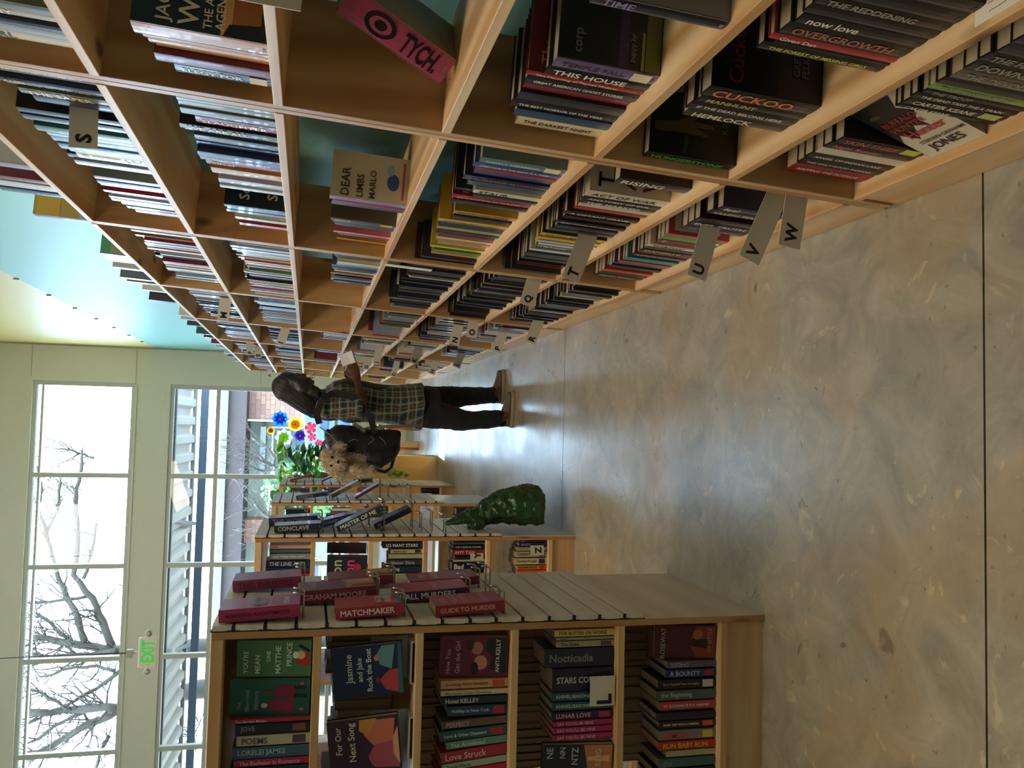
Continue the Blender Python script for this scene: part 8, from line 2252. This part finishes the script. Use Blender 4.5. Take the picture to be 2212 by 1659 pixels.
# parked car
CARB = mat('pale_blue_car_paint', '#24406c', .5); CG = mat('car_glass', '#2a3c50', .08, spec=.9); TYRE = mat('tyre_rubber', '#1c1c1e', .9)
cr = empty('parked_car', T(-1.9, 18.0, -.12), label='pale blue car parked in the street outside the window', cat='car')
prof = [(0, .35), (.05, .75), (.25, .98), (.9, 1.08), (1.45, 1.58), (2.2, 1.68), (3.3, 1.64), (3.95, 1.15), (4.35, 1.05), (4.4, .6), (4.38, .35)]
def side(y, k): return [Vector((x, y, z if z < 1.1 else 1.05 + (z - 1.05))) for x, z in prof]
mb = MB(); secs = []
for y, ins in ((0, .10), (.08, .02), (.2, 0), (1.6, 0), (1.72, .02), (1.8, .10)):
    secs.append([Vector((2.2 + (x - 2.2) * (1 - ins * .3), y + (0 if z < 1.05 else (.22 if y < .9 else -.22) * (z - 1.05) / .6), .35 + (z - .35) * (1 - ins * .35))) for x, z in prof])
mb.loft(secs); mb.build('car_body', CARB, cr, bevel=0)
mb = MB()
mb.add([(1.08, .06, 1.13), (3.78, .06, 1.16), (3.25, .205, 1.54), (1.55, .205, 1.52)], [(0, 1, 2, 3)]); mb.build('side_window', CG, cr)
MB().tube([(2.35, .04, 1.1), (2.35, .19, 1.55)], .035, n=6).build('pillar', CARB, cr)
MB().box(1.25, 1.42, -.16, .0, 1.05, 1.2).build('mirror', CARB, cr, bevel=.03)
for x in (.85, 3.55): w = MB().lathe([(.0, -.1), (.2, -.1), (.33, -.09), (.33, .09), (.0, .1)], n=24, M=T(x, .08, .335) @ Rx(PI / 2)).build('wheel', TYRE, cr)
for x in (.85, 3.55): MB().lathe([(.0, .0), (.19, .0), (.2, .02), (.0, .03)], n=24, M=T(x, -.01, .335) @ Rx(PI / 2)).build('hubcap', mat('alloy', '#b8bcc0', .3, metal=1), cr)
# trees: pollarded limbs before the sky
BARK = mat('lichen_bark', '#332d24', .9, vary=.35, bump=.6, bscale=18)
def tree(name, limbs, Y, label, seed, twigs=(16, 1.0), trunk=None):
    rn = random.Random(seed); base = at(*limbs[0][0][-1], Y); g = Vector((base.x, Y, -.12)); o = empty(name, T(*g), label=label, cat='tree'); mb = MB()
    def twig(p, d, L_, r, dep):
        pts = [p]; dd = d.normalized()
        for k in range(4):
            dd = (dd + Vector((rn.gauss(0, .22), rn.gauss(0, .22), rn.gauss(.05, .2)))).normalized(); pts.append(pts[-1] + dd * L_ / 4)
            if dep > 0 and rn.random() < .75: twig(pts[-1], dd + Vector((rn.gauss(0, .7), rn.gauss(0, .5), rn.gauss(.2, .6))), L_ * rn.uniform(.4, .65), r * .55, dep - 1)
        mb.tube([q - g for q in pts], [r, r * .8, r * .65, r * .5, r * .3], n=5)
    for pxs, r0, r1 in limbs:
        pts = [at(x, y, Y + rn.uniform(-.15, .15)) for x, y in pxs]; dn_ = []
        for a, b in zip(pts[:-1], pts[1:]):
            for s in (0, .34, .67): dn_.append(a.lerp(b, s) + Vector((rn.gauss(0, .012), rn.gauss(0, .02), rn.gauss(0, .012))))
        dn_.append(pts[-1]); m = len(dn_)
        rs = [(max(r0, .02) * 1.15 + (r1 - r0) * i / (m - 1)) * rn.uniform(.88, 1.18) for i in range(m)]
        mb.tube([q - g for q in dn_], rs, n=9)
        for k in range(twigs[0]):
            i = rn.randrange(m - 1); d = (dn_[i] - dn_[min(i + 1, m - 1)]).normalized(); s = Vector((rn.gauss(0, 1), rn.gauss(0, .6), rn.gauss(.4, .8)))
            twig(dn_[i], d * .6 + s * .7, rn.uniform(.35, 1) * twigs[1], max(rs[i] * .3, .010), 1)
    if trunk: mb.tube([Vector(q) - g for q in trunk[0]], trunk[1], n=14)
    mb.build('trunk_and_branches', BARK, o); return o
def pth(*a): return list(a)
TY = 17
b1 = at(246, 1406, TY)
tree('bare_tree', [(pth((72, 1375), (120, 1383), (180, 1392), (243, 1405)), .04, .07), (pth((66, 1413), (111, 1421), (194, 1419), (249, 1408)), .045, .08), (pth((175, 974), (175, 1022), (164, 1071), (169, 1152), (158, 1241), (199, 1294), (221, 1344), (243, 1399)), .010, .06),
    (pth((81, 1007), (92, 1061), (81, 1089), (96, 1146), (111, 1200), (136, 1272), (163, 1319), (183, 1385)), .014, .05), (pth((154, 971), (175, 980), (202, 989)), .008, .010), (pth((130, 1040), (124, 1101), (99, 1152)), .010, .022), (pth((70, 1305), (110, 1298), (190, 1288)), .012, .02), (pth((210, 1130), (196, 1200), (180, 1250)), .01, .018),
    (pth((80, 1325), (110, 1350), (150, 1380)), .02, .035)], TY,
    'leafless tree outside with thin high branches, seen through the middle of the upper windows', 3, trunk=([b1, at(420, 1397, TY), Vector((b1.x - .1, TY, -.12))], [.10, .15, .22]))
b2 = at(256, 1532, TY - .6)
tree('bare_tree', [(pth((64, 1540), (138, 1537), (230, 1529), (257, 1532)), .05, .075), (pth((61, 1632), (111, 1612), (180, 1571), (255, 1532)), .04, .075), (pth((61, 1607), (119, 1568), (177, 1540)), .02, .03), (pth((86, 1463), (166, 1441), (210, 1438), (250, 1450)), .02, .03), (pth((61, 1562), (133, 1529), (207, 1488), (260, 1449)), .012, .03),
    (pth((70, 1488), (110, 1510), (150, 1532)), .012, .02), (pth((235, 1590), (215, 1625), (205, 1665)), .03, .02), (pth((416, 1590), (414, 1550), (420, 1505)), .03, .05)], TY - .6,
    'thick lichen-covered leafless tree outside, leftmost behind the windows', 8, trunk=([b2, at(380, 1500, TY - .6), at(430, 1488, TY - .6), Vector((b2.x + .25, TY - .6, -.12))], [.11, .14, .17, .22]))
b3 = at(600, 1010, 24)
tree('bare_tree', [(pth((548, 985), (575, 1000), (600, 1012)), .02, .05), (pth((545, 1012), (570, 1018), (600, 1014)), .02, .05), (pth((545, 948), (575, 965), (605, 1005)), .015, .04), (pth((548, 1090), (570, 1110), (600, 1130)), .03, .05), (pth((560, 1170), (585, 1150), (610, 1132)), .03, .06)], 24,
    'small twiggy street tree in front of the building across the street', 5, (10, 1.6), trunk=([b3, Vector((b3.x, 24, -.12))], [.06, .09]))
# evergreen shrub and fir beyond
rn = random.Random(2)
def bush(name, c, rx, ry, rz, n, label, mats, s0=.08, cat='shrub', lift=0):
    o = empty(name, T(*c), label=label, cat=cat); mb = MB()
    for i in range(n):
        a = rn.uniform(0, 2 * PI); u = rn.uniform(-1, 1); r = rn.random() ** .4; q = math.sqrt(1 - u * u)
        p = Vector((rx * r * q * math.cos(a), ry * r * q * math.sin(a), lift + rz * (1 + r * u)))
        leaf(mb, p, Vector((rn.gauss(0, 1), rn.gauss(0, 1), rn.gauss(0, 1))), Vector((0, -1, .5)), rn.uniform(.6, 1.3) * s0, rn.randrange(len(mats)))
    mb.build('foliage', mats, o); MB().tube([(0, 0, 0), (0, 0, rz + lift)], .03 + lift * .02).build('stem', BARK, o)
bush('evergreen_shrub', (-1.75, 23, -.12), 1.0, .6, 1.35, 1500, 'dense green shrub across the street, behind the indoor plant', [LEAF, LEAF3], .11)
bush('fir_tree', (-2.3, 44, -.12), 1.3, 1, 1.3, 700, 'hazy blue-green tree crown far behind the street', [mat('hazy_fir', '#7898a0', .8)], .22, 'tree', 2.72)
